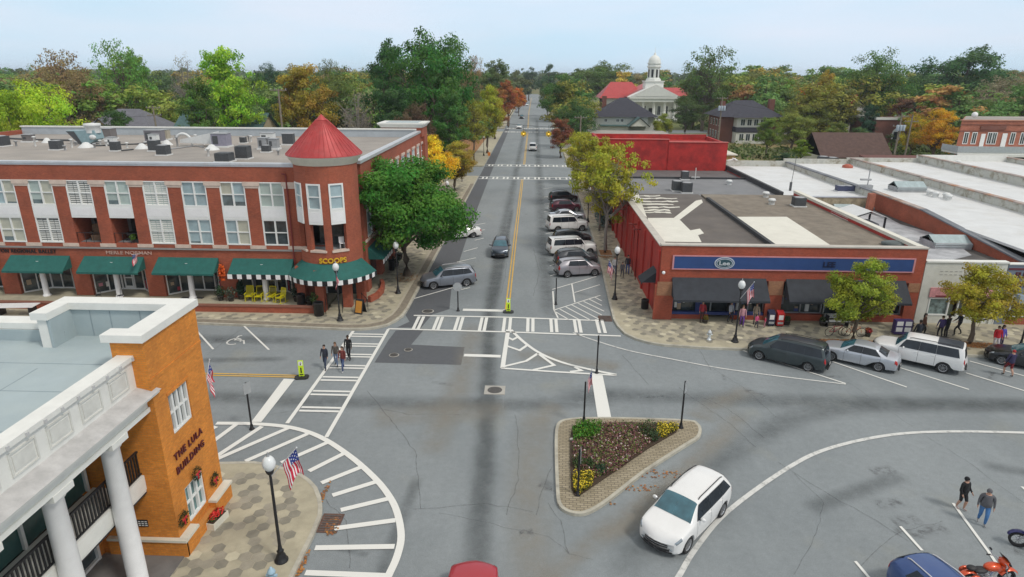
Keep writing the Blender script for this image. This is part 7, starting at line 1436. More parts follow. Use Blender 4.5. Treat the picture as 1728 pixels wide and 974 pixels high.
wreath(21.7, 2.75, 'wreath with red bow above the lower window', .1); wreath(22.95, 1.6, 'wreath with red bow right of the lower window', .06); wreath(20.4, 1.6, 'wreath with red bow left of the lower window', .06)
t = thing('orange_decoration', 'orange hanging autumn decoration beside the third awning', 'decoration', (-25.0, 48.8, 2.9), 0); part(t, 'cord', lambda b: b.tube([(0, .2, .5), (0, 0, .45), (0, 0, .2)], .01, BLK, 5), world=False); b = MB(); leafcloud(b, (0, 0, -.2), (.3, .2, .75), 160, .13, 41, M('deco_orange', (.75, .13, .02), .6, .2, 6)); b.build('streamers', t, world=False)
t = thing('orange_banner', 'orange patterned banner between the striped awning and the turret awning', 'banner', (-18.5, 48.6, 2.2), rad(10)); part(t, 'banner_cloth', lambda b: b.add([(-.3, -.1, 0), (.25, -.15, -.05), (.2, 0, 1.2), (-.35, .05, 1.25)], [(0, 1, 2, 3), (3, 2, 1, 0)], M('banner_orange', (.48, .22, .05), .8, .4, 7)), world=False); part(t, 'banner_pole', lambda b: b.tube([(-.36, .05, 1.26), (.3, .0, 1.2)], .015, BLK, 6), world=False)
def cafe_chair(x, y, rz, label):
    t = thing('iron_chair', label, 'chair', (x, y, .5), rz, 'black iron garden chairs on the terrace'); part(t, 'seat', lambda b: b.lathe((0, 0, .42), [(.2, 0), (.2, .03), (0, .03)], BLK, 12), world=False); part(t, 'backrest', lambda b: b.tube([(-.18, .16, .45), (-.16, .2, .85), (0, .2, .95), (.16, .2, .85), (.18, .16, .45)], .015, BLK, 6), world=False)
    for s in (-1, 1):
        for q in (-1, 1): part(t, 'leg', lambda b: b.tube([(s*.14, q*.14, .43), (s*.2, q*.2, 0)], .012, BLK, 5), world=False)
cafe_chair(-34.9, 47.9, .4, 'left black iron garden chair on the terrace'); cafe_chair(-33.1, 47.9, -.4, 'right black iron garden chair on the terrace')
# covered motorbike trailer/white rack on the far left kerb
x, y = g(30, 530, .2); t = thing('picnic_table', 'white slatted table standing on the pavement behind the portico roof', 'table', (x, y, .15), .1); part(t, 'tabletop', lambda b: [b.box((-1.5, -.5+k*.22, .72), (1.5, -.34+k*.22, .76), WHP) for k in range(5)], world=False); part(t, 'trestle', lambda b: (b.box((-1.2, -.4, 0), (-1.1, .45, .72), BLK), b.box((1.1, -.4, 0), (1.2, .45, .72), BLK)), world=False)

# ================================================================== UTILITY POLES, SIGNALS, WIRES
WOOD = M('pole_wood', (.22, .19, .15), .9, .2, 3)
def upole(x, y, h, label, arms=(.5, 1.6), trans=0, az=0, tilt=0.):
    t = thing('utility_pole', label, 'utility pole', (x, y, 0), rad(az)); part(t, 'pole', lambda b: b.tube([(0, 0, 0), (tilt, 0, h)], [.19, .12], WOOD, 10), world=False)
    for k, a in enumerate(arms): part(t, 'crossarm', lambda b: (b.box((-1.2+tilt, -.06, h-a-.06), (1.2+tilt, .06, h-a+.06), WOOD), [b.lathe((q+tilt, 0, h-a+.06), [(.04, 0), (.06, .08), (.03, .18), (0, .2)], HG, 6) for q in (-1.1, -.5, .5, 1.1)]), world=False)
    for k in range(trans): part(t, 'transformer', lambda b: b.lathe((-.55+k*.55+tilt, -.4, h-3.0), [(.22, 0), (.25, .1), (.25, .95), (.18, 1.05), (0, 1.08)], M('transformer_grey', (.36, .42, .48), .5), 14), world=False)
    return t
upole(-64, 110, 12.6, 'leaning wooden utility pole behind the left end of the brick roof', (.3, 1.5)); upole(g(748, 262)[0], 150, 11.8, 'utility pole with a grey transformer left of the street', (.4,), 1)
upole(66, 122, 11.6, 'left of two close utility poles carrying pale transformers', (.5, 2.2), 3); upole(68.2, 122.5, 11.4, 'right of two close utility poles beside the transformers', (1.2,)); upole(41.5, 150, 13.5, 'utility pole with three blue grey transformers right of the courthouse lawn', (.4,), 3); upole(8.9, 128, 10.5, 'thin utility pole at the corner of the red painted block', (.4,)); upole(10.5, 300, 12, 'far pale utility pole on the right of the street, nearer one', (.4,), 1); upole(9.5, 360, 12, 'far pale utility pole on the right of the street, farther one', (.4,)); upole(-37, 96, 15.8, 'pole top with white floodlights behind the cone roof', (.2,))
WIRE = M('wire_black', (.03, .03, .03), .6)
def wire(a, c, sag, label, r=.02):
    a, c = Vector(a), Vector(c); b = MB(); b.tube([a.lerp(c, k/14)-Vector((0, 0, sag*4*(k/14)*(1-k/14))) for k in range(15)], r, WIRE, 4, cap=False); b.build('overhead_wire', None, label, 'wire', 'overhead wires strung between poles')
wire((-64, 110, 12.2), (-37, 96, 14), .6, 'thin wire from the leaning pole towards the cone roof'); wire((-64, 110, 11), (-110, 105, 11), .6, 'thin wire leaving the leaning pole to the left'); wire((g(748, 262)[0], 150, 9.5), (8.9, 128, 8.2), .7, 'span wire crossing the street with the traffic lights', .03); wire((g(748, 262)[0], 150, 8.5), (-70, 150, 9), .8, 'thin wire over the straw verge at the left'); wire((66, 122, 11), (41.5, 150, 12.5), .9, 'thin wire between the transformer poles on the right'); wire((66, 122, 11), (130, 118, 11), .9, 'thin wire leaving the transformer poles to the right'); wire((8.9, 128, 10), (41.5, 150, 13), .8, 'thin wire from the red block corner to the transformers')
SIGY = M('signal_yellow', (.65, .42, .02), .5); SIGB = M('signal_black', (.02, .02, .02), .5); AMB = M('signal_amber_lit', (1.0, .55, .08), .4, 0, 1, emit=1.6)
for (x, lab) in ((-2.2, 'left yellow traffic light hanging over the side street junction'), (3.0, 'right yellow traffic light hanging over the side street junction')):
    t = thing('traffic_light', lab, 'traffic light', (x, 137.5, 5.6), 0, 'traffic lights hanging over the street'); part(t, 'housing', lambda b: (b.box((-.2, -.18, 0), (.2, .18, 1.2), SIGY), b.box((-.55, -.2, .25), (-.2, -.12, 1.0), SIGY), b.box((.2, -.2, .25), (.55, -.12, 1.0), SIGY)), world=False)
    for k in range(3): part(t, 'lens', lambda b: b.lathe((0, 0, 0), [(0, 0)], SIGB, 3) if False else b.ball((0, -.19, .22+k*.38), .13, AMB if k == 1 else SIGB, 10, (1, .3, 1)), world=False)
    part(t, 'hanger', lambda b: b.tube([(0, 0, 1.2), (0, 0, 2.4)], .03, BLK, 6), world=False)
# distant warning boards on the straw verge
b = MB(); b.box((-10.6, 150, .1), (-10.0, 150.1, .9), M('cone_orange', (.7, .22, .03), .6)); b.build('warning_board', None, 'small orange warning board by the left kerb in the distance', 'warning board')

# ================================================================== FLOWER ISLAND
IS = [g(*p, .15) for p in ((952, 707), (980, 704), (1060, 704), (1160, 708), (1178, 714), (1184, 724), (1180, 737), (1160, 750), (1090, 795), (1030, 842), (1000, 861), (978, 867), (955, 862), (941, 848), (938, 820), (936, 760), (937, 725), (942, 712))]
IS = [(v.x, v.y) for v in smoothline([(p[0], p[1], 0) for p in IS+[IS[0]]], 3)][:-1]
cxx, cyy = sum(p[0] for p in IS)/len(IS), sum(p[1] for p in IS)/len(IS)
def inset(poly, d):
    o = []; n = len(poly)
    for i in range(n):
        a, c, e = Vector(poly[i-1]), Vector(poly[i]), Vector(poly[(i+1) % n]); t = (e-a).normalized(); nn = Vector((-t.y, t.x)); nn = nn if nn.dot(Vector((cxx, cyy))-c) > 0 else -nn; o.append((c.x+nn.x*d, c.y+nn.y*d))
    return o
T = thing('traffic_island', 'triangular flower bed island with brick paved border in the junction', 'traffic island', (cxx, cyy, 0))
BP_ = MBRICK('brick_paver_tan', (.33, .28, .19), (.26, .215, .14), (.17, .14, .10), .22, .11, .3, (.2, .17, .11))
def MPAV():
    m, n, l, p = _new('paver_flat'); p.inputs['Roughness'].default_value = .9; tc = n.new('ShaderNodeTexCoord'); mp = n.new('ShaderNodeMapping'); l.new(tc.outputs['Object'], mp.inputs[0]); mp.inputs['Rotation'].default_value = (0, 0, .05)
    b = n.new('ShaderNodeTexBrick'); l.new(mp.outputs[0], b.inputs['Vector']); b.inputs['Scale'].default_value = 1; b.inputs['Brick Width'].default_value = .32; b.inputs['Row Height'].default_value = .15; b.inputs['Mortar Size'].default_value = .018
    b.inputs['Color1'].default_value = (.36, .31, .22, 1); b.inputs['Color2'].default_value = (.27, .23, .155, 1); b.inputs['Mortar'].default_value = (.15, .125, .09, 1); l.new(b.outputs[0], p.inputs['Base Color']); return m
PV = MPAV()
b = MB(); b.prism(IS, 0, .15, KERB); b.build('island_kerb', T)
I1 = inset(IS, .16); b = MB(); b.sheet(I1, .154, PV); b.build('paver_border', T)
I2 = [(p[0], p[1]) for p in [g(*q, .15) for q in ((966, 722), (985, 716), (1060, 714), (1130, 716), (1146, 722), (1140, 731), (1095, 757), (1040, 795), (1000, 822), (983, 834), (970, 838), (964, 825), (962, 780), (962, 740))]]
b = MB(); b.prism(I2, .155, .22, SOIL); b.build('soil_bed', T)
def bedpatch(poly, n, color, size, hz, seed, name, label, mat=None):
    r = random.Random(seed); b = MB(); at = []; xs = [p[0] for p in poly]; ys = [p[1] for p in poly]; k = 0
    while k < n:
        x, y = r.uniform(min(xs), max(xs)), r.uniform(min(ys), max(ys))
        if not inside((x, y), poly): continue
        k += 1; z = .22+r.random()*hz; nn = Vector((r.gauss(0, .7), r.gauss(0, .7), 1)).normalized(); a = nn.orthogonal().normalized(); e = nn.cross(a); s = size*r.uniform(.6, 1.4); t0 = r.uniform(0, 6.28); a, e = a*math.cos(t0)+e*math.sin(t0), e*math.cos(t0)-a*math.sin(t0); p = Vector((x, y, z))
        b.add([p-a*s, p-e*s*.5, p+a*s, p+e*s*.5], [(0, 1, 2, 3)], mat or LEAFM); at.append((r.random(), r.random()))
    o = b.build(name, None, label, None, kind='stuff')
    if mat is None: set_v(o, at); o.color = (*color, 1)
    return o
G_ = lambda *q: [g(*p, .25) for p in q]
bedpatch(G_((972, 716), (1015, 714), (1012, 735), (1000, 742), (968, 745), (966, 724)), 1300, (.07, .20, .02), .07, .35, 1, 'green_bedding', 'bright green bedding plants at the left corner of the island')
mid = G_((1010, 716), (1100, 716), (1108, 738), (1090, 757), (1040, 795), (1005, 808), (968, 790), (966, 745), (1000, 740))
bedpatch(mid, 3600, (.24, .11, .10), .055, .28, 2, 'purple_brown_planting', 'purple brown faded bedding across the middle of the island'); bedpatch(mid, 2200, (.16, .22, .06), .055, .3, 3, 'olive_planting', 'olive leaves among the purple bedding of the island'); bedpatch(mid, 420, None, .045, .32, 4, 'pale_flowers', 'pale pink and white flowers among the purple bedding', M('petal_pale', (.62, .48, .48), .7, .2, 8))
for i, (q, n) in enumerate(((((1108, 717), (1143, 718), (1146, 724), (1120, 740), (1106, 732)), 420), (((966, 800), (1005, 800), (998, 822), (978, 834), (968, 830)), 520))):
    bedpatch(G_(*q), n, (.13, .14, .02), .06, .25, 5+i, 'yellow_planting_leaves', ('leaves under the yellow flowers at the right tip', 'leaves under the yellow flowers at the near tip')[i]); bedpatch(G_(*q), n, None, .045, .32, 8+i, 'yellow_flowers', ('yellow flowers at the right tip of the island', 'yellow flowers at the near tip of the island')[i], M('petal_yellow', (.72, .55, .02), .6, .15, 8))
for i, (px, py, rr, c, lab) in enumerate(((1092, 728, .55, (.06, .10, .04), 'dark green shrub near the right tip of the island'), (1100, 738, .45, (.05, .09, .04), 'dark green shrub in front of the other near the right tip'), (977, 783, .35, (.05, .09, .03), 'left small dark shrub near the near tip'), (995, 785, .32, (.05, .09, .03), 'middle small dark shrub near the near tip'), (1014, 794, .33, (.04, .09, .05), 'right small dark shrub near the near tip'))):
    x, y = g(px, py, .3); b = MB(); at = leafcloud(b, (0, 0, rr*.6), (rr, rr, rr*.8), 320, .06, 60+i); o = b.build('island_shrub', None, lab, 'shrub', 'dark shrubs in the island bed', world=False, loc=(x, y, .2)); set_v(o, at); o.color = (*c, 1)
for i, (px, py, lab) in enumerate(((965, 742, 'small pale rock at the left side of the island bed'), (1050, 777, 'pale rock near the border on the right side of the bed'), (1060, 770, 'second pale rock near the border on the right side of the bed'))):
    x, y = g(px, py, .25); b = MB(); b.ball((0, 0, .05), .12, CONC, 8, (1.2, .9, .6)); b.build('rock', None, lab, 'rock', world=False, loc=(x, y, .22))
# tree pit kerbs
for (x, y, w, d, lab) in ((7.72, 65.9, 1.5, 2.4, 'concrete edged tree pit on the right pavement'),):
    t = thing('tree_pit', lab, 'tree pit', (x, y, .15)); part(t, 'edging', lambda b: (b.box((-w/2, -d/2, 0), (w/2, -d/2+.12, .08), KERB), b.box((-w/2, d/2-.12, 0), (w/2, d/2, .08), KERB), b.box((-w/2, -d/2+.12, 0), (-w/2+.12, d/2-.12, .08), KERB), b.box((w/2-.12, -d/2+.12, 0), (w/2, d/2-.12, .08), KERB)), world=False); part(t, 'mulch', lambda b: b.box((-w/2+.12, -d/2+.12, 0), (w/2-.12, d/2-.12, .05), STRAW), world=False)
# ================================================================== PEOPLE
SKN = M('skin', (.48, .28, .20), .6, .08, 6); SKD = M('skin_dark', (.16, .085, .055), .6, .08, 6)
def person(x, y, z, face, label, shirt, pants, shoes=(.03, .03, .03), hair=(.04, .025, .015), skin=None, h=1.72, stride=.0, arms=((18, 10), (18, 10)), sleeves=True, shorts=False, hood=False, bag=None, coat=0., lean=0., stout=1., longhair=False, group=None):
    """one continuous skinned figure; face = heading in degrees (0 = +X)"""
    k = h/1.72; sk = skin or SKN
    V = []; Ed = []; Rr = []; tagv = []
    def v(p, r, tg, par=None, r2=None):
        V.append(Vector(p)*k); Rr.append((r*k, (r2 or r)*k)); tagv.append(tg); i = len(V)-1
        if par is not None: Ed.append((par, i))
        return i
    # local frame: facing +X, left is +Y
    w = stout; L0 = math.radians(lean)
    def up(zz, xx=0.): d = zz-.95; return (xx+math.sin(L0)*d, 0, .95+math.cos(L0)*d)
    pel = v((0, 0, .95), (.125+coat*.7)*w, 'pants', None, (.15+coat*.7)*w); wa = v(up(1.08), (.115+coat)*w, 'shirt', pel, (.135+coat)*w); ch = v(up(1.30), .125*w, 'shirt', wa, .16*w); sh = v(up(1.43), .085*w, 'shirt', ch, .12*w); nk = v(up(1.50), .055, 'skin', sh)
    hd0 = v(up(1.57, .01), .078, 'skin', nk); hd1 = v(up(1.65, .02), .088, 'skin', hd0); hd2 = v(up(1.715, .012), .062, 'skin', hd1); nose = v(up(1.625, .11), .014, 'skin', hd1)
    tc_ = 1+coat*6
    for s, (a_out, a_bend) in zip((1, -1), arms):
        ao, ab = math.radians(a_out), math.radians(a_bend); sp = Vector(up(1.42)); shd = v((sp.x, s*.175*w, sp.z), .058*w*min(1.15, tc_), 'shirt', sh)
        d1 = Vector((math.sin(ao)*.5, s*.20, -math.cos(ao))).normalized(); el = v(V[shd]/k+d1*.28, .043*tc_, 'shirt' if sleeves else 'skin', shd)
        d2 = Vector((math.sin(ao*.5+ab), s*.05, -math.cos(ao*.5+ab))).normalized(); wr = v(V[el]/k+d2*.24, .030*tc_, 'shirt' if sleeves else 'skin', el); pm_ = v(V[wr]/k+d2*.055, .030, 'skin', wr, .020); fw_ = Vector((1, 0, 0)) if abs(d2.x) < .8 else Vector((0, 0, 1))
        for q in range(4):
            fl = (.062, .072, .068, .052)[q]; o_ = fw_*(.026-.017*q); kn = v(V[pm_]/k+d2*.035+o_, .010, 'skin', pm_); v(V[kn]/k+d2*fl*.5+Vector((0, -s*.008, 0)), .0085, 'skin', kn); v(V[-1]/k+d2*fl*.4+Vector((0, -s*.016, 0)), .007, 'skin', len(V)-1)
        th = v(V[wr]/k+d2*.03+fw_*.034+Vector((0, -s*.005, 0)), .011, 'skin', wr); v(V[th]/k+d2*.03+fw_*.022, .009, 'skin', th)
    for s in (1, -1):
        st = stride*s; hp = v((0, s*.09*w, .90), .092*w, 'pants', pel); kx = .06+max(0, st)*.22+min(0, st)*.02; kn = v((kx+st*.12, s*.10, .50), .062*w, 'pants', hp); fx = st*.36; lift = .04 if st < 0 else 0
        cf = v((fx*.85+(kx*.3), s*.10, .32), .056*w, 'skin' if shorts else 'pants', kn); an = v((fx, s*.10, .10+lift), .040 if shorts else .05, 'skin' if shorts else 'pants', cf); he = v((fx-.02, s*.10, .045+lift), .042, 'shoes', an); v((fx+.09, s*.11, .036+lift*.4), .040, 'shoes', he, .034); v((fx+.165, s*.115, .03), .03, 'shoes', len(V)-1, .022)
    me = bpy.data.meshes.new('person'); me.from_pydata([tuple(p) for p in V], Ed, []); ob = bpy.data.objects.new('tmp', me); COL.objects.link(ob)
    md = ob.modifiers.new('s', 'SKIN'); md.use_smooth_shade = True; sd_ = me.skin_vertices[0].data
    for i, (a, b_) in enumerate(Rr): sd_[i].radius = (a, b_); sd_[i].use_root = (i == 0)
    ms = ob.modifiers.new('u', 'SUBSURF'); ms.levels = ms.render_levels = 1
    bpy.context.view_layer.update(); ev = ob.evaluated_get(bpy.context.evaluated_depsgraph_get()); nm = bpy.data.meshes.new_from_object(ev); bpy.data.objects.remove(ob)
    mats = {'shirt': M('cloth_%d_%d_%d' % tuple(int(c*99) for c in shirt), shirt, .9, .15, 8), 'pants': M('cloth_%d_%d_%d' % tuple(int(c*99) for c in pants), pants, .9, .15, 8), 'shoes': M('shoe_%d_%d_%d' % tuple(int(c*99) for c in shoes), shoes, .6), 'skin': sk}
    nm.materials.clear(); order = list(mats)
    for q in order: nm.materials.append(mats[q])
    segs = [(V[a], V[b_], tagv[b_] if tagv[b_] != 'skin' or not sleeves else tagv[b_]) for a, b_ in Ed]; idx = []
    for p in nm.polygons:
        c = p.center; best = 9; tg = 'shirt'
        for (a, b_, t_) in segs:
            d = b_-a; u = max(0, min(1, (c-a).dot(d)/max(d.length_squared, 1e-9))); q = (a+d*u-c).length
            if q < best: best, tg = q, t_
        zc = c.z/k
        if tg in ('pants', 'shirt') and abs(c.y/k) < .17*w+.02: tg = 'pants' if zc < (.90 if coat else 1.0) else 'shirt'
        if shorts and zc < .48 and tg == 'pants': tg = 'skin'
        idx.append(order.index(tg))
    nm.polygons.foreach_set('material_index', idx); nm.polygons.foreach_set('use_smooth', [True]*len(idx))
    b = bpy.data.objects.new('person', nm); COL.objects.link(b); b.location = (x, y, z); b.rotation_euler = (0, 0, rad(face)); tag(b, label, 'person', group)
    hm = M('hair_%d_%d' % (int(hair[0]*99), int(hair[2]*99)), hair, .8, .2, 10); hc = Vector(up(1.66, -.008))*k
    m_ = mats['shirt'] if hood else hm; hb = MB(); rr = (.102 if not hood else .118)*k; n = 14; kk = 8; VV = []
    for j in range(kk+1):
        for i in range(n):
            a = 2*math.pi*i/n; fr = max(0, math.cos(a)); lim = math.pi*(.62-.20*fr) if not hood else math.pi*(.78-.30*fr); t_ = lim*j/kk; VV.append((hc.x+rr*math.sin(t_)*math.cos(a)*1.06, hc.y+rr*math.sin(t_)*math.sin(a)*.92, hc.z+rr*math.cos(t_)*1.05))
    hb.add(VV, [(j*n+i, (j+1)*n+i, (j+1)*n+(i+1) % n, j*n+(i+1) % n) for j in range(kk) for i in range(n)], m_, True); 
    if longhair: hb.ball((hc.x-.07*k, hc.y, hc.z-.14*k), .10*k, hm, 10, (.6, 1, 1.6))
    hb.build('hood' if hood else 'hair', b, world=False)
    fb = MB(); hz = Vector(up(1.665, 0))*k
    for s in (1, -1): fb.ball((hz.x+.092*k, s*.032*k, hz.z-.012*k), .012*k, M('eye_dark', (.02, .02, .02), .3), 6)
    fb.build('eyes', b, world=False); mb = MB(); mb.ball((hz.x+.090*k, 0, hz.z-.075*k), .02*k, M('lips', (.35, .12, .10), .6), 6, (.4, 1, .35)); mb.build('mouth', b, world=False)
    if bag: bb = MB(); bb.ball((-.17*k, 0, 1.22*k), .17*k, M('bag_%d' % int(bag[2]*99), bag, .8), 10, (.6, .9, 1.25)); bb.tube([(.09*k, .10*k, 1.1*k), (.08*k, .10*k, 1.42*k), (-.1*k, .10*k, 1.43*k)], .016, M('bag_%d' % int(bag[2]*99), bag, .8), 5); bb.tube([(.09*k, -.10*k, 1.1*k), (.08*k, -.10*k, 1.42*k), (-.1*k, -.10*k, 1.43*k)], .016, M('bag_%d' % int(bag[2]*99), bag, .8), 5); o = bb.build('backpack', None, 'backpack of the '+' '.join(label.split()[:12]), 'bag', world=False, loc=(x, y, z)); o.rotation_euler = (0, 0, rad(face))
    return b
BK = (.012, .012, .014)
person(-13.1, 37.1, .03, -95, 'person in black jacket and dark jeans with a backpack, leftmost on the left crossing', (.03, .035, .05), (.035, .05, .09), stride=.7, bag=(.05, .06, .10), hair=(.03, .02, .015), coat=.025, h=1.55+.08)
person(-12.55, 37.6, .03, -85, 'person in dark top and light jeans, second from left on the left crossing', (.10, .09, .08), (.16, .22, .34), stride=.5, longhair=True, hair=(.10, .06, .03), coat=.025, h=1.55+.06, arms=((20, 60), (10, 20)))
person(-11.9, 36.9, .03, -100, 'person in maroon and black jacket and blue jeans nearest on the left crossing', (.16, .035, .03), (.05, .08, .18), shoes=(.5, .5, .5), stride=.8, longhair=True, hair=(.05, .03, .02), coat=.025, h=1.55+.08)
person(-12.0, 38.6, .03, -90, 'person all in black walking at the back of the crossing group', BK, BK, stride=.4, hair=(.02, .015, .01), skin=SKD, coat=.025, h=1.68)
person(18.9, 24.4, .03, -70, 'person in black hooded jacket with white hem and black shorts', BK, (.02, .02, .022), shoes=(.4, .3, .28), stride=.3, hood=True, shorts=True, h=1.56, stout=1.2, coat=.055, arms=((10, 35), (5, 30)))
person(19.2, 23.45, .03, -115, 'person in grey hooded sweatshirt and blue jeans', (.11, .11, .12), (.07, .19, .42), shoes=(.25, .25, .25), stride=.4, hood=True, h=1.64, stout=1.3, coat=.055, arms=((6, 12), (8, 10)))
person(7.75, 58.3, .15, -95, 'person in white shirt on the pavement by the red wall', (.60, .60, .60), (.10, .12, .2), stride=.5, coat=.025, h=1.7, hair=(.06, .04, .03)); person(8.35, 57.4, .15, -85, 'shorter person in grey between two others on the pavement by the red wall', (.12, .12, .14), (.05, .05, .07), stride=.4, coat=.025, h=1.45, hair=(.05, .03, .02)); person(9.0, 58.5, .15, -95, 'person in black jacket and blue jeans nearest the red wall', (.03, .03, .045), (.05, .09, .26), stride=.5, coat=.025, h=1.8, hair=(.02, .015, .01))
person(15.75, 45.5, .15, -100, 'person in pink top and purple trousers behind the lamp post by the shop', (.50, .26, .30), (.16, .06, .30), stride=.3, longhair=True, hair=(.12, .06, .03), coat=.025, h=1.62); person(16.75, 45.25, .15, -70, 'small child in bright pink before the corner shop', (.60, .10, .24), (.04, .04, .07), stride=.3, coat=.025, h=1.05, hair=(.10, .06, .03), longhair=True); person(17.4, 45.3, .15, 170, 'smallest child in red and pink beside the newspaper boxes', (.55, .05, .12), (.45, .2, .25), stride=.2, h=.85, hair=(.08, .05, .03)); person(16.9, 46.0, .15, -90, 'person in tan top standing under the awning end', (.30, .24, .18), (.12, .11, .10), coat=.025, h=1.65, hair=(.10, .07, .04))
person(12.95, 46.2, .15, -90, 'person in red top in the corner shop doorway', (.32, .03, .04), (.06, .03, .03), coat=.025, h=1.68); person(15.1, 46.3, .15, -60, 'person in pale grey jacket right of the shop doorway', (.36, .38, .42), (.03, .03, .05), stride=.4, coat=.025, h=1.62)
person(26.9, 42.4, .15, 90, 'person all in dark navy standing by the white four wheel drive', (.02, .025, .035), (.02, .022, .03), coat=.025, h=1.88, hair=(.02, .015, .01), skin=SKD); person(28.35, 44.3, .15, -20, 'person in brown coat with long dark hair before the white shop', (.14, .07, .05), (.03, .03, .03), stride=.4, longhair=True, hair=(.03, .015, .012), coat=.025, h=1.68, stout=1.15)
person(29.25, 43.75, .15, 80, 'person in purple jacket left of a pair before the white shop', (.05, .035, .12), (.02, .02, .03), coat=.025, h=1.72, stride=.2); person(29.85, 44.0, .15, 110, 'slim person in black right of the pair before the white shop', BK, (.02, .02, .03), coat=.025, h=1.7, skin=SKD); person(31.0, 44.5, .15, 180, 'person in dark jacket striding left of the orange leaved tree', (.02, .022, .025), BK, stride=.8, coat=.025, h=1.75, arms=((30, 60), (25, 40)))
person(31.9, 41.9, .15, -90, 'person in red shirt and white trousers at the right end of the pavement', (.50, .02, .03), (.60, .56, .58), coat=.025, h=1.72, stout=1.2, hair=(.06, .04, .03), stride=.2); person(32.4, 42.15, .15, -80, 'person in blue violet top beside the one in red and white', (.10, .09, .42), (.05, .04, .10), coat=.025, h=1.7, longhair=True, hair=(.04, .03, .02)); person(30.2, 38.0, .03, 95, 'person in navy shirt and dark red shorts walking to the cars', (.035, .03, .08), (.16, .015, .02), stride=.6, shorts=True, coat=.025, h=1.75, stout=1.15, hair=(.35, .02, .02))
# ================================================================== TREES
BARK = M('bark', (.13, .10, .075), .95, .3, 4); BARKL = M('bark_pale', (.26, .235, .21), .95, .25, 4)
def tree_meshes(seed, nleaf, leaf, lobes=9, R=.36, z0=.30, flat=1., limbs=7, bark=None, clump=.13, shell=.55, thin=0., low=False, upright=0.):
    """unit-height tree: trunk mesh and crown mesh. Leaves sit in clumps carried by limbs through the crown volume."""
    rg = np.random.default_rng(seed); r = random.Random(seed)
    # crown lobes
    LB = []
    for i in range(lobes):
        a = 2*math.pi*i/lobes*2.4+r.uniform(-.4, .4); t = (i+.5)/lobes; zc = z0+(1-z0)*(.18+.66*t); rr = R*math.sin(math.pi*min(.93, .22+.66*t))*(r.uniform(.35, .72)); LB.append((rr*math.cos(a), rr*math.sin(a), zc, R*r.uniform(.40, .60)*(1-.25*t)))
    LB.append((0, 0, .86, R*.42)); LB.append((R*.15, -R*.1, z0+.30, R*.62))
    # limbs
    tb = MB(); tr = .028 if not thin else .02; m = bark or BARK; wob = [Vector((r.gauss(0, .008), r.gauss(0, .008), 0)) for _ in range(6)]
    pts = [Vector((0, 0, -.01)), Vector((0, 0, .03))+wob[0]*.3, Vector((0, 0, z0*.6))+wob[1], Vector((0, 0, z0))+wob[2], Vector((0, 0, .62))+wob[3]*2, Vector((0, 0, .88))+wob[4]*3]
    tb.tube(pts, [tr*1.5, tr*1.1, tr*.95, tr*.8, tr*.45, tr*.12], m, 8)
    tips = []
    for i in range(limbs):
        L = LB[i % len(LB)]; t = r.uniform(.0, .55); s = pts[3].lerp(pts[4], t); e = Vector(L[:3])+Vector((r.gauss(0, .03), r.gauss(0, .03), r.gauss(0, .03))); mid = s.lerp(e, .5)+Vector((0, 0, -.02+upright*.05)); tb.tube([s, mid, e], [tr*.42, tr*.27, tr*.08], m, 6, cap=False); tips.append(e)
        for j in range(5 if not thin else 9):
            d = Vector((r.gauss(0, 1), r.gauss(0, 1), r.gauss(.4, .7))).normalized(); q = mid.lerp(e, r.uniform(.1, .9)); tb.tube([q, q+d*L[3]*.5+Vector((0, 0, .01)), q+d*L[3]*r.uniform(.8, 1.05)], [tr*.16, tr*.09, tr*.03], m, 4, cap=False)
    trunk = tb
    # clumps
    C = []; Cr = []
    vol = np.array([l[3]**2 for l in LB]); vol = vol/vol.sum(); nc = int(.80/clump**2)
    nc = int(nc)
    for i in range(nc):
        l = LB[rg.choice(len(LB), p=vol)]; d = rg.normal(size=3); d /= np.linalg.norm(d); d[2] = d[2]*.9+.1; q = l[3]*(shell+(1-shell)*rg.random()); p = np.array(l[:3])+d*q*np.array([1, 1, flat*.85])
        if p[2] < z0*.8: p[2] = z0*.8+rg.random()*.08
        if p[2] > .97: p[2] = .97-rg.random()*.05
        C.append(p); Cr.append(R*rg.uniform(.13, .27)*(1 if not thin else .8))
    C = np.array(C); Cr = np.array(Cr); cv = rg.random((nc, 2)); ctr = np.array([0, 0, (z0+1)/2])
    w = Cr**2; w /= w.sum(); ci = rg.choice(nc, size=nleaf, p=w)
    d = rg.normal(size=(nleaf, 3)); d /= np.linalg.norm(d, axis=1)[:, None]; q = rg.random(nleaf)**.5
    P = C[ci]+d*(Cr[ci]*q)[:, None]*np.array([1, 1, .62])
    out = P-ctr; out /= np.linalg.norm(out, axis=1)[:, None]
    N = d*.7+out*.6+rg.normal(size=(nleaf, 3))*.55+np.array([0, 0, .35]); N /= np.linalg.norm(N, axis=1)[:, None]
    A = np.cross(N, rg.normal(size=(nleaf, 3))); A /= np.linalg.norm(A, axis=1)[:, None]; B = np.cross(N, A); s = leaf*rg.uniform(.55, 1.35, nleaf)[:, None]
    # two-faced folded leaf sprays (5 points), slightly bent
    V = np.stack([P-A*s, P-B*s*.55+N*s*.12, P+A*s, P+B*s*.55-N*s*.12], 1).reshape(-1, 3)
    v = np.clip(np.stack([cv[ci, 0]*.6+rg.random(nleaf)*.4, cv[ci, 1]*.55+rg.random(nleaf)*.45, np.zeros(nleaf)], 1), 0, 1)
    me = bpy.data.meshes.new('crown'); me.vertices.add(nleaf*4); me.vertices.foreach_set('co', V.ravel()); me.loops.add(nleaf*4); me.loops.foreach_set('vertex_index', np.arange(nleaf*4)); me.polygons.add(nleaf); me.polygons.foreach_set('loop_start', np.arange(nleaf)*4); me.polygons.foreach_set('loop_total', np.full(nleaf, 4)); me.materials.append(LEAFM); me.update(calc_edges=True)
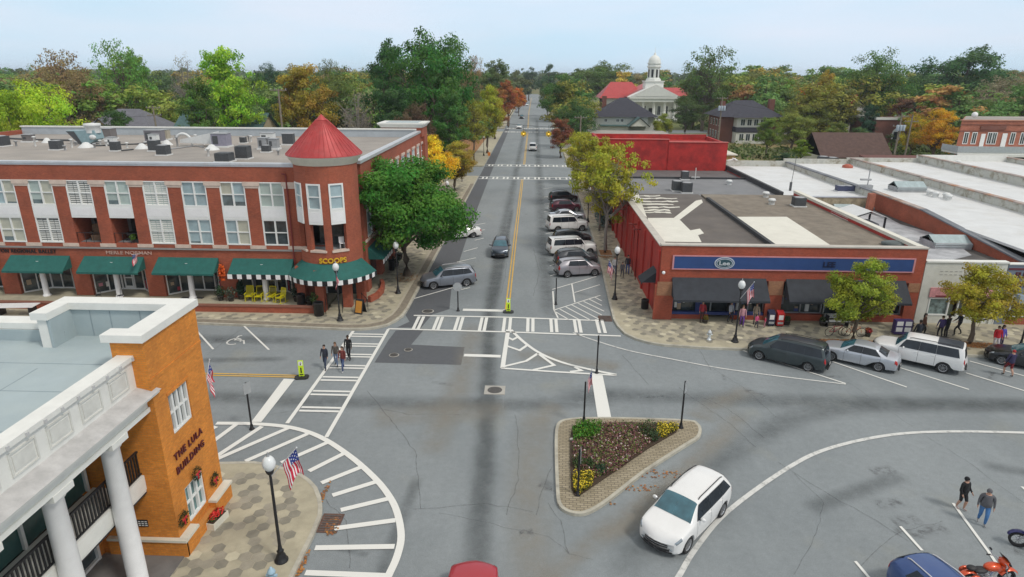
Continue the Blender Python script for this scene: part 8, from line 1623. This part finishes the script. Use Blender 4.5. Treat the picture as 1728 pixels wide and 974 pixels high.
    at = me.attributes.new('v', 'FLOAT_VECTOR', 'FACE'); at.data.foreach_set('vector', v.astype(np.float32).ravel())
    tm = bpy.data.meshes.new('trunk'); tm.from_pydata(tb.v, [], tb.f)
    for q_ in tb.mats: tm.materials.append(q_)
    tm.polygons.foreach_set('use_smooth', [True]*len(tb.f)); tm.update(); return tm, me
PROTO = {}
def proto(kind):
    if kind in PROTO: return PROTO[kind]
    S = dict(
        street=dict(seed=11, nleaf=62000, leaf=.0115, lobes=19, R=.54, z0=.22, clump=.068, limbs=14, shell=.5),
        young=dict(seed=12, nleaf=22000, leaf=.0125, lobes=11, R=.42, z0=.20, clump=.085, limbs=10, shell=.4),
        young2=dict(seed=22, nleaf=17000, leaf=.013, lobes=12, R=.45, z0=.22, clump=.085, limbs=10, shell=.45),
        sparse=dict(seed=13, nleaf=9500, leaf=.014, lobes=14, R=.44, z0=.30, clump=.085, limbs=20, thin=1, bark=BARKL),
        big1=dict(seed=14, nleaf=15000, leaf=.0125, lobes=15, R=.40, z0=.22, clump=.085, limbs=12), big2=dict(seed=15, nleaf=15000, leaf=.0125, lobes=17, R=.44, z0=.18, clump=.08, limbs=12), big3=dict(seed=16, nleaf=14000, leaf=.0125, lobes=13, R=.36, z0=.20, clump=.09, limbs=11),
        big4=dict(seed=17, nleaf=13000, leaf=.0125, lobes=19, R=.48, z0=.20, clump=.075, limbs=14), airy=dict(seed=18, nleaf=5200, leaf=.013, lobes=15, R=.44, z0=.26, clump=.07, limbs=20, shell=.7, thin=1), bare=dict(seed=19, nleaf=900, leaf=.012, lobes=14, R=.40, z0=.24, clump=.09, limbs=26, thin=1, bark=BARKL),
        far1=dict(seed=31, nleaf=4200, leaf=.024, lobes=11, R=.44, z0=.12, clump=.105, limbs=5), far2=dict(seed=32, nleaf=4200, leaf=.024, lobes=13, R=.50, z0=.10, clump=.10, limbs=5), far3=dict(seed=33, nleaf=3600, leaf=.024, lobes=9, R=.38, z0=.12, clump=.12, limbs=5), far4=dict(seed=34, nleaf=3000, leaf=.022, lobes=13, R=.46, z0=.15, clump=.09, limbs=10))[kind]
    tm, cm = tree_meshes(**S); PROTO[kind] = (tm, cm); return PROTO[kind]
def tree(kind, x, y, h, color, label, group=None, wide=1., rz=None, z=0., name='tree', cat='tree'):
    tm, cm = proto(kind); t = thing(name, label, cat, (x, y, z), RN()*6.28 if rz is None else rz, group); t.scale = (h*wide, h*wide, h)
    a = bpy.data.objects.new('trunk', tm); COL.objects.link(a); a.parent = t
    c = bpy.data.objects.new('crown', cm); COL.objects.link(c); c.parent = t; c.color = (*color, 1); return t
# near trees
tree('street', -11.6, 56.9, 11.6, (.075, .23, .03), 'big green street tree in front of the turret building', rz=.6, z=.15, name='street_tree', wide=1.04)
tree('young', 22.85, 43.0, 6.1, (.27, .34, .035), 'green yellow young tree before the blue fascia', z=.15, name='street_tree', rz=1., wide=.9)
tree('young2', 30.9, 42.9, 5.9, (.38, .35, .035), 'golden orange young tree before the white and grey shops', z=.15, name='street_tree', rz=2., wide=1.0)
tree('sparse', 7.66, 65.9, 11.5, (.38, .40, .04), 'sparse yellow green street tree with pale bark by the red wall', z=.15, name='street_tree', rz=.3, wide=.85)
tree('sparse', 7.9, 92, 10.5, (.36, .37, .04), 'yellow green street tree at the far end of the parked row', z=.15, name='street_tree', rz=2.2, wide=.8); tree('bare', 8.0, 76, 7.5, (.22, .22, .05), 'nearly bare grey street tree between two yellow ones', z=.15, name='street_tree', rz=1.4, wide=.9); tree('sparse', 8.2, 112, 9.0, (.34, .37, .04), 'yellow green street tree at the side street corner', z=.15, name='street_tree', rz=4)
tree('young2', -15.5, 95, 9.6, (.80, .62, .03), 'bright yellow tree behind the green street tree', z=.0, rz=.4, wide=1.15); tree('young', -12.6, 103, 8.0, (.40, .34, .05), 'dull yellow small tree right of the bright yellow one', rz=1.4, wide=1.1); tree('bare', -12.4, 112, 6.5, (.3, .2, .06), 'small bare tree at the left corner of the side street')
tree('airy', -12.9, 140, 13, (.30, .30, .04), 'thin yellow green tree on the straw verge left of the street', rz=2, wide=.8)
# hero trees: image column, top row, distance, crown width in px -> size
def hero(px, ytop, Y, wpx, kind, color, label, **k):
    color = tuple(min(.85, c*1.5) for c in color)
    x, ztop = gy(px, ytop, Y); m = wpx*math.hypot(Y, 18)/FPX*1.0; R = {'big1': .40, 'big2': .44, 'big3': .36, 'big4': .48, 'airy': .44, 'bare': .40, 'young': .36, 'young2': .40, 'far1': .44, 'far2': .5, 'far3': .38, 'far4': .46, 'sparse': .42}[kind]
    xg = gy(px, 300, Y)[0]
    return tree(kind, x, Y, ztop/.98, color, label, wide=min(2.2, max(.55, m/(2*R*1.15*ztop/.98))), **k)
YG = (.28, .42, .03); DG = (.04, .125, .025); OL = (.20, .24, .04); GR = (.11, .23, .04); BN = (.22, .16, .07); GY = (.20, .18, .11); GD = (.34, .27, .03)
for a in ((45, 132, 100, 150, 'big2', YG, 'bright yellow green tree at the far left behind the roof'), (5, 150, 92, 90, 'big1', (.20, .30, .02), 'bright green tree cut by the left edge'), (92, 84, 185, 110, 'airy', BN, 'thin brownish tree on the skyline at far left'), (195, 68, 165, 110, 'airy', GR, 'tall airy green tree on the left skyline'), (215, 85, 175, 90, 'big3', GR, 'green tree right of the tall airy one at left'), (125, 118, 150, 130, 'big4', (.17, .13, .055), 'brown olive tree with a pale forked trunk at left'), (190, 185, 118, 90, 'big1', (.045, .10, .025), 'dark bush like tree around the grey roofed house'), (255, 120, 240, 120, 'big2', (.06, .11, .04), 'dark green wood edge tree left of the bare tree'),
    (302, 84, 205, 60, 'bare', GY, 'bare grey tree on the skyline left of the bright green one'), (375, 80, 132, 138, 'big1', (.20, .36, .03), 'tall bright yellow green tree behind the left roof'), (330, 130, 120, 90, 'big3', (.07, .14, .025), 'mid green tree in front of the bright yellow green one'), (440, 120, 165, 80, 'big2', (.045, .11, .03), 'dark green tree right of the bright yellow green one'), (452, 106, 300, 60, 'big4', (.02, .06, .025), 'very dark tree on the skyline above the brick roof'), (508, 108, 140, 130, 'big1', (.26, .20, .03), 'golden olive tree left of the cone roof'), (548, 100, 230, 60, 'airy', (.10, .12, .04), 'thin tree on the skyline behind the golden olive one'), (560, 118, 175, 100, 'big2', (.10, .14, .03), 'olive green tree behind the cone roof'),
    (600, 140, 122, 95, 'bare', GY, 'bare pale branched tree right of the cone roof'), (650, 66, 150, 115, 'big3', (.035, .10, .025), 'tall dark green tree left shoulder of the tallest one'), (715, 45, 138, 165, 'big2', (.04, .125, .02), 'tallest dark green tree left of the street'), (755, 62, 145, 100, 'big4', (.035, .115, .02), 'dark green tree right shoulder of the tallest one'), (665, 150, 118, 120, 'big1', (.035, .085, .025), 'dark lower tree below the tallest one'), (760, 150, 125, 90, 'big3', (.05, .13, .025), 'green lower tree beside the left verge'), (700, 175, 112, 70, 'young2', (.10, .07, .04), 'brownish low tree behind the cornice block'),
    (795, 94, 260, 50, 'airy', BN, 'thin brown tree between the tallest tree and the street'), (822, 145, 155, 60, 'young', (.26, .28, .03), 'yellow green tree along the left verge'), (838, 100, 250, 80, 'big3', (.10, .15, .05), 'green tree on the left of the street in the middle distance'), (835, 150, 190, 60, 'big1', (.24, .12, .04), 'orange brown tree by the left verge'), (858, 135, 235, 60, 'big3', (.26, .11, .03), 'rust tree overhanging the left side of the street'), (876, 148, 300, 34, 'big1', (.42, .16, .02), 'orange tree at the distant left kerb'), (868, 118, 360, 60, 'far2', (.10, .12, .05), 'olive tree over the distant left kerb'), (893, 112, 480, 40, 'far1', (.04, .07, .035), 'dark tree at the far end of the street'),
    (925, 108, 430, 50, 'far2', (.04, .08, .03), 'dark tree right of the vanishing street'), (950, 126, 215, 85, 'big2', (.055, .12, .025), 'dark green tree overhanging the right side of the street'), (925, 140, 300, 40, 'big1', (.09, .13, .04), 'green tree farther along the right side of the street'), (975, 165, 170, 90, 'big4', (.05, .11, .03), 'broad green tree in front of the white house'), (948, 200, 148, 62, 'big1', (.19, .075, .035), 'reddish brown tree behind the yellow street trees'), (1018, 102, 350, 120, 'big2', (.08, .13, .03), 'broad green tree behind the white house'), (985, 112, 400, 70, 'far1', (.06, .10, .03), 'green tree between the street and the broad tree'),
    (1198, 78, 225, 125, 'airy', (.08, .13, .035), 'tall open green tree with dark limbs right of the courthouse'), (1178, 112, 232, 80, 'big3', (.09, .13, .03), 'dense green tree within the tall open one'), (1162, 162, 208, 70, 'big2', (.06, .10, .03), 'dark green tree before the courthouse right wing'), (1120, 192, 178, 34, 'young', (.17, .20, .03), 'small yellow green tree below the courthouse portico'), (1280, 156, 245, 42, 'big1', (.55, .45, .02), 'bright yellow tree behind the brick house'), (1265, 118, 330, 110, 'big2', (.11, .14, .03), 'olive tree behind the brick house'), (1362, 146, 235, 36, 'big1', (.65, .14, .02), 'small orange red tree among olive ones'), (1330, 125, 260, 80, 'big4', (.14, .15, .03), 'olive tree left of the orange red one'),
    (1375, 165, 185, 100, 'big2', (.13, .15, .03), 'broad olive tree below the orange red one'), (1395, 118, 205, 60, 'big3', (.30, .24, .03), 'golden tree right of the orange red one'), (1300, 198, 152, 56, 'big1', (.12, .18, .03), 'light green tree right of the brick house sunroom'), (1355, 235, 140, 40, 'big1', (.13, .20, .02), 'small bright green bush left of the brown roof'), (1330, 258, 132, 60, 'far2', (.03, .07, .03), 'dark hedge like tree behind the white roofs'), (1485, 84, 215, 130, 'big4', (.07, .14, .03), 'large round green tree on the right skyline'), (1470, 175, 178, 44, 'big3', (.03, .075, .04), 'dark narrow evergreen beside the white gabled house'), (1430, 150, 190, 70, 'big1', (.12, .14, .04), 'olive tree left of the white gabled house'),
    (1640, 76, 235, 165, 'big2', (.04, .10, .03), 'large dark green tree on the right skyline'), (1560, 120, 260, 100, 'big4', (.05, .11, .03), 'dark tree between the two large skyline trees'), (1590, 184, 142, 84, 'big1', (.45, .28, .02), 'orange and green tree beside the salmon brick building'), (1550, 190, 150, 60, 'big2', (.30, .26, .02), 'yellow green tree left of the orange one'), (1690, 128, 205, 110, 'airy', GY, 'grey brown thin tree above the salmon brick building'), (1700, 135, 215, 120, 'big4', (.15, .14, .05), 'olive brown tree above the salmon brick building'), (1725, 118, 260, 60, 'airy', BN, 'thin brown tree at the right edge'), (1230, 125, 300, 60, 'big1', (.10, .13, .03), 'green tree beyond the brick house chimney'), (1530, 165, 195, 60, 'big1', (.14, .07, .04), 'reddish brown tree behind the arched window building')): hero(*a, name='tree')
# woods: rows of trees behind, thinning with distance
rw = random.Random(77); PAL = [(.22, .25, .045), (.12, .24, .04), (.07, .17, .04), (.17, .25, .045), (.23, .19, .075), (.27, .27, .06), (.09, .18, .05), (.30, .27, .045), (.20, .19, .075), (.12, .21, .06), (.26, .18, .06)]
NAMES = ['olive', 'mid green', 'dark green', 'moss green', 'brown', 'dull yellow', 'deep green', 'golden', 'grey brown', 'cool green', 'rust']
def blocked(x, y):
    if -17 < x < 11 and y < 560: return True
    if 24 < x < 74 and 250 < y < 306: return True
    for (a, b_, c, d) in ((16, 42, 205, 235), (48, 72, 178, 206), (56, 80, 134, 156), (68, 102, 105, 136), (84, 104, 172, 210), (-100, -74, 130, 152), (-76, -50, 122, 146), (-96, -74, 196, 216), (10, 36, 140, 176), (26, 80, 95, 134), (36, 62, 180, 262)):
        if a < x < b_ and c < y < d: return True
    return False
nw = 0; skyl_pts = [(-200, 104), (0, 103), (250, 114), (480, 110), (620, 106), (840, 116), (900, 122), (1000, 112), (1300, 104), (1500, 108), (1728, 112), (1950, 106)]
def skyline(px):
    for (a, ya), (c, yc) in zip(skyl_pts, skyl_pts[1:]):
        if a <= px <= c: return ya+(yc-ya)*(px-a)/(c-a)
    return 108
LM = [(150, 'above the far left end of the roof'), (300, 'above the blue grey air handler'), (420, 'around the tall bright yellow green tree'), (545, 'left of the cone roof'), (650, 'right of the cone roof'), (800, 'behind the tallest tree'), (905, 'beside the vanishing street'), (1000, 'behind the white house'), (1100, 'left of the courthouse cupola'), (1200, 'right of the courthouse cupola'), (1320, 'above the sunroom house'), (1430, 'above the brown roof'), (1560, 'above the arched window building'), (1680, 'above the gallery building'), (9999, 'at the right edge')]
for (ya, yb, n, lo, hi) in ((150, 200, 34, 20, 50), (200, 270, 48, 10, 34), (270, 380, 62, 3, 22), (380, 560, 62, 1, 12)):
    i = 0; guard = 0
    while i < n and guard < 4000:
        guard += 1; Y = rw.uniform(ya, yb); px = rw.uniform(-130, 1860); x = gy(px, 150, Y)[0]
        if blocked(x, Y) or (840 < px < 960 and Y < 540 and -17 < x < 11): continue
        if (1000 < px < 1190 and Y < 262) or (1205 < px < 1320 and Y < 208): continue
        if 1380 < px < 1700 and Y < 165: continue
        zt = gy(px, skyline(px)+rw.uniform(lo, hi), Y)[1]; zt = max(9, min(26, zt)); q = rw.choice((0, 0, 1, 1, 2, 2, 3, 3, 3, 4, 5, 6, 6, 7, 8, 9, 9, 10)); kk_ = rw.uniform(1.1, 1.6); col = (PAL[q][0]*kk_*1.12, PAL[q][1]*kk_, PAL[q][2]*kk_); side = 'left' if x < -10 else 'right'
        tree(rw.choice(['far1', 'far2', 'far3', 'far4', 'far2']), x, Y, zt, col, '%s %s tree, %s row, %s' % ('tall' if zt > 19 else 'low' if zt < 14 else 'middling', NAMES[q], {150: 'nearest', 200: 'second', 270: 'third', 380: 'farthest'}[ya], next(w_ for l_, w_ in LM if px < l_)), group='%s woodland trees %s of the street %s' % (NAMES[q], side, 'near' if Y < 270 else 'far'), wide=rw.uniform(1.0, 1.5)); i += 1
# far-off wood to the horizon, read as one mass
rg = np.random.default_rng(5); nT = 1500; ys = rg.uniform(540, 1900, nT)**1.0; xs = rg.uniform(-1.05, 1.05, nT)*ys*1.0; hs = rg.uniform(13, 21, nT)+np.clip((ys-900)/1000*5, 0, 5); per = 34
keep = ~((np.abs(xs+2) < 10) & (ys < 640)); xs, ys, hs = xs[keep], ys[keep], hs[keep]; nT = len(xs); ci = np.repeat(np.arange(nT), per); n = len(ci)
d = rg.normal(size=(n, 3)); d /= np.linalg.norm(d, axis=1)[:, None]; d[:, 2] = np.abs(d[:, 2]); Rw = rg.uniform(7, 12, nT)
P = np.stack([xs[ci], ys[ci], hs[ci]*.45], 1)+d*np.stack([Rw[ci], Rw[ci], hs[ci]*.55], 1); N = d+rg.normal(size=(n, 3))*.4; N /= np.linalg.norm(N, axis=1)[:, None]; A = np.cross(N, rg.normal(size=(n, 3))); A /= np.linalg.norm(A, axis=1)[:, None]; B = np.cross(N, A); s = rg.uniform(1.6, 3.2, n)[:, None]
V = np.stack([P-A*s, P-B*s*.7, P+A*s, P+B*s*.7], 1).reshape(-1, 3); me = bpy.data.meshes.new('far_wood'); me.vertices.add(n*4); me.vertices.foreach_set('co', V.ravel()); me.loops.add(n*4); me.loops.foreach_set('vertex_index', np.arange(n*4)); me.polygons.add(n); me.polygons.foreach_set('loop_start', np.arange(n)*4); me.polygons.foreach_set('loop_total', np.full(n, 4)); me.materials.append(LEAFM); me.update(calc_edges=True)
tv = rg.random((nT, 2)); vv = np.stack([tv[ci, 0]*.8+rg.random(n)*.2, tv[ci, 1]*.5+rg.random(n)*.3, np.zeros(n)], 1); at = me.attributes.new('v', 'FLOAT_VECTOR', 'FACE'); at.data.foreach_set('vector', vv.astype(np.float32).ravel())
o = bpy.data.objects.new('far_wood', me); COL.objects.link(o); o.color = (.10, .15, .06, 1); tag(o, 'distant green woodland stretching to the horizon', None, None, 'stuff')
# undergrowth that closes the view between trunks
def shrubs(x0, x1, y0, y1, n, hmax, seed, color, label):
    rg = np.random.default_rng(seed); xs = rg.uniform(x0, x1, n); ys = rg.uniform(y0, y1, n); hs = rg.uniform(.3, 1, n)*hmax; per = 22; ci = np.repeat(np.arange(n), per); m = len(ci); d = rg.normal(size=(m, 3)); d /= np.linalg.norm(d, axis=1)[:, None]; d[:, 2] = np.abs(d[:, 2]); q = rg.uniform(.6, 1, m)[:, None]
    P = np.stack([xs[ci], ys[ci], np.zeros(m)], 1)+d*q*np.stack([hs[ci]*.8, hs[ci]*.8, hs[ci]], 1); N = d+rg.normal(size=(m, 3))*.5; N /= np.linalg.norm(N, axis=1)[:, None]; A = np.cross(N, rg.normal(size=(m, 3))); A /= np.linalg.norm(A, axis=1)[:, None]; B = np.cross(N, A); s = rg.uniform(.25, .6, m)[:, None]*(hmax/3)
    V = np.stack([P-A*s, P-B*s*.6, P+A*s, P+B*s*.6], 1).reshape(-1, 3); me = bpy.data.meshes.new('undergrowth'); me.vertices.add(m*4); me.vertices.foreach_set('co', V.ravel()); me.loops.add(m*4); me.loops.foreach_set('vertex_index', np.arange(m*4)); me.polygons.add(m); me.polygons.foreach_set('loop_start', np.arange(m)*4); me.polygons.foreach_set('loop_total', np.full(m, 4)); me.materials.append(LEAFM); me.update(calc_edges=True)
    tv = rg.random((n, 2)); vv = np.stack([tv[ci, 0]*.6+rg.random(m)*.4, tv[ci, 1]*.5+rg.random(m)*.5, np.zeros(m)], 1); at = me.attributes.new('v', 'FLOAT_VECTOR', 'FACE'); at.data.foreach_set('vector', vv.astype(np.float32).ravel()); o = bpy.data.objects.new('undergrowth', me); COL.objects.link(o); o.color = (*color, 1); tag(o, label, None, None, 'stuff')
shrubs(-140, -20, 148, 230, 700, 4, 1, (.07, .10, .03), 'low green undergrowth beneath the woods left of the street'); shrubs(-110, -17, 93, 118, 260, 3.2, 4, (.07, .12, .03), 'low bushes behind the brick building'); shrubs(-220, -18, 235, 420, 900, 6, 2, (.09, .10, .04), 'undergrowth deeper in the woods at the left'); shrubs(76, 240, 140, 330, 800, 5, 3, (.08, .11, .03), 'undergrowth beneath the woods at the right'); shrubs(12, 76, 230, 262, 120, 3, 5, (.08, .12, .03), 'low bushes before the courthouse'); shrubs(70, 240, 310, 480, 500, 6, 6, (.08, .10, .03), 'undergrowth behind the courthouse woods')

shrubs(34, 68, 137, 176, 90, 2.6, 7, (.10, .15, .04), 'garden bushes between the houses at the right'); shrubs(76, 112, 140, 172, 120, 3.2, 8, (.10, .15, .04), 'hedges behind the brown roofed house'); shrubs(48, 72, 106, 134, 60, 2.2, 9, (.06, .11, .03), 'dark hedge behind the white roofs')
for a in ((1345, 185, 165, 80, 'big2', (.16, .20, .04), 'olive garden tree right of the sunroom house'), (1415, 205, 158, 60, 'big3', (.14, .18, .04), 'green garden tree behind the brown roof'), (1450, 215, 162, 50, 'big1', (.07, .13, .04), 'dark garden tree behind the right half of the brown roof'), (1180, 235, 150, 40, 'young2', (.14, .19, .04), 'small garden tree behind the red painted block')): hero(*a)
# thin autumn haze over the valley
b = MB(); b.box((-2100, -70, -1.2), (2100, 2700, 34), MATS['leaf']); hz = b.build('haze', kind='stuff', label='thin pale haze in the air over the town')
hm_ = bpy.data.materials.new('haze_air'); hm_.use_nodes = True; nn_ = hm_.node_tree.nodes; nn_.remove(nn_['Principled BSDF']); pv = nn_.new('ShaderNodeVolumePrincipled'); pv.inputs['Color'].default_value = (.82, .90, 1, 1); pv.inputs['Density'].default_value = .0002; pv.inputs['Anisotropy'].default_value = .2
hm_.node_tree.links.new(pv.outputs[0], nn_['Material Output'].inputs['Volume']); hz.data.materials.clear(); hz.data.materials.append(hm_)

# ================================================================== one object per separate piece
def _pieces(me, mw):
    nv = len(me.vertices)
    if nv < 8 or nv > 6000: return None
    par = list(range(nv))
    def find(a):
        while par[a] != a: par[a] = par[par[a]]; a = par[a]
        return a
    for e in me.edges:
        a, b_ = find(e.vertices[0]), find(e.vertices[1])
        if a != b_: par[a] = b_
    roots = {}; isl = [roots.setdefault(find(i), len(roots)) for i in range(nv)]; k = len(roots)
    if k < 2 or k > 400: return None
    P_ = np.array([tuple(mw @ v.co) for v in me.vertices]); isl = np.array(isl); lo = np.full((k, 3), np.inf); hi = np.full((k, 3), -np.inf); np.minimum.at(lo, isl, P_); np.maximum.at(hi, isl, P_)
    size = (hi-lo).max(axis=1); gap = np.maximum(0., np.maximum(lo[:, None]-hi[None], lo[None]-hi[:, None])); near = np.sqrt((gap**2).sum(axis=2)) <= np.maximum(.02, .5*np.maximum(size[:, None], size[None]))
    lab = np.arange(k)
    for _ in range(k):
        new = np.array([lab[near[i]].min() for i in range(k)])
        if (new == lab).all(): break
        lab = new
    u = sorted(set(lab)); return [u.index(l) for l in lab[isl]], len(u)
SKIP = ('lettering', 'leaves', 'foliage', 'flowers', 'crown', 'person', 'greenery', 'streamers', 'valance', 'trunk', 'hair', 'eyes', 'shrub', 'spruce', 'planting', 'bedding', 'haze')
bpy.context.view_layer.update(); nsplit = {}
for ob in list(COL.objects):
    if ob.type != 'MESH' or ob.get('kind') or any(w in ob.name for w in SKIP) or ob.children or (ob.parent is None and not ob.get('category')): continue
    got = _pieces(ob.data, ob.matrix_world)
    if not got or got[1] < 2 or got[1] > 100: continue
    lab, n = got; me = ob.data; nsplit[ob.name] = n
    for q in range(n):
        vm = {}; vs = []; fs = []; mi = []; sm = []
        for p in me.polygons:
            if lab[p.vertices[0]] != q: continue
            f = []
            for v in p.vertices:
                if v not in vm: vm[v] = len(vs); vs.append(tuple(me.vertices[v].co))
                f.append(vm[v])
            fs.append(f); mi.append(p.material_index); sm.append(p.use_smooth)
        if not fs: continue
        nm = ob.name.split('.')[0]; nm = nm[:-1] if nm.endswith('s') and not nm.endswith('ss') else nm
        m2 = bpy.data.meshes.new(nm); m2.from_pydata(vs, [], fs)
        for m_ in me.materials: m2.materials.append(m_)
        m2.polygons.foreach_set('material_index', mi); m2.polygons.foreach_set('use_smooth', sm); m2.update()
        c = bpy.data.objects.new(nm, m2); COL.objects.link(c); c.parent = ob.parent; c.matrix_local = ob.matrix_local
        for key in ob.keys():
            if key in ('label', 'category', 'group'): c[key] = ob[key]
    bpy.data.objects.remove(ob)
print('SPLIT', nsplit)
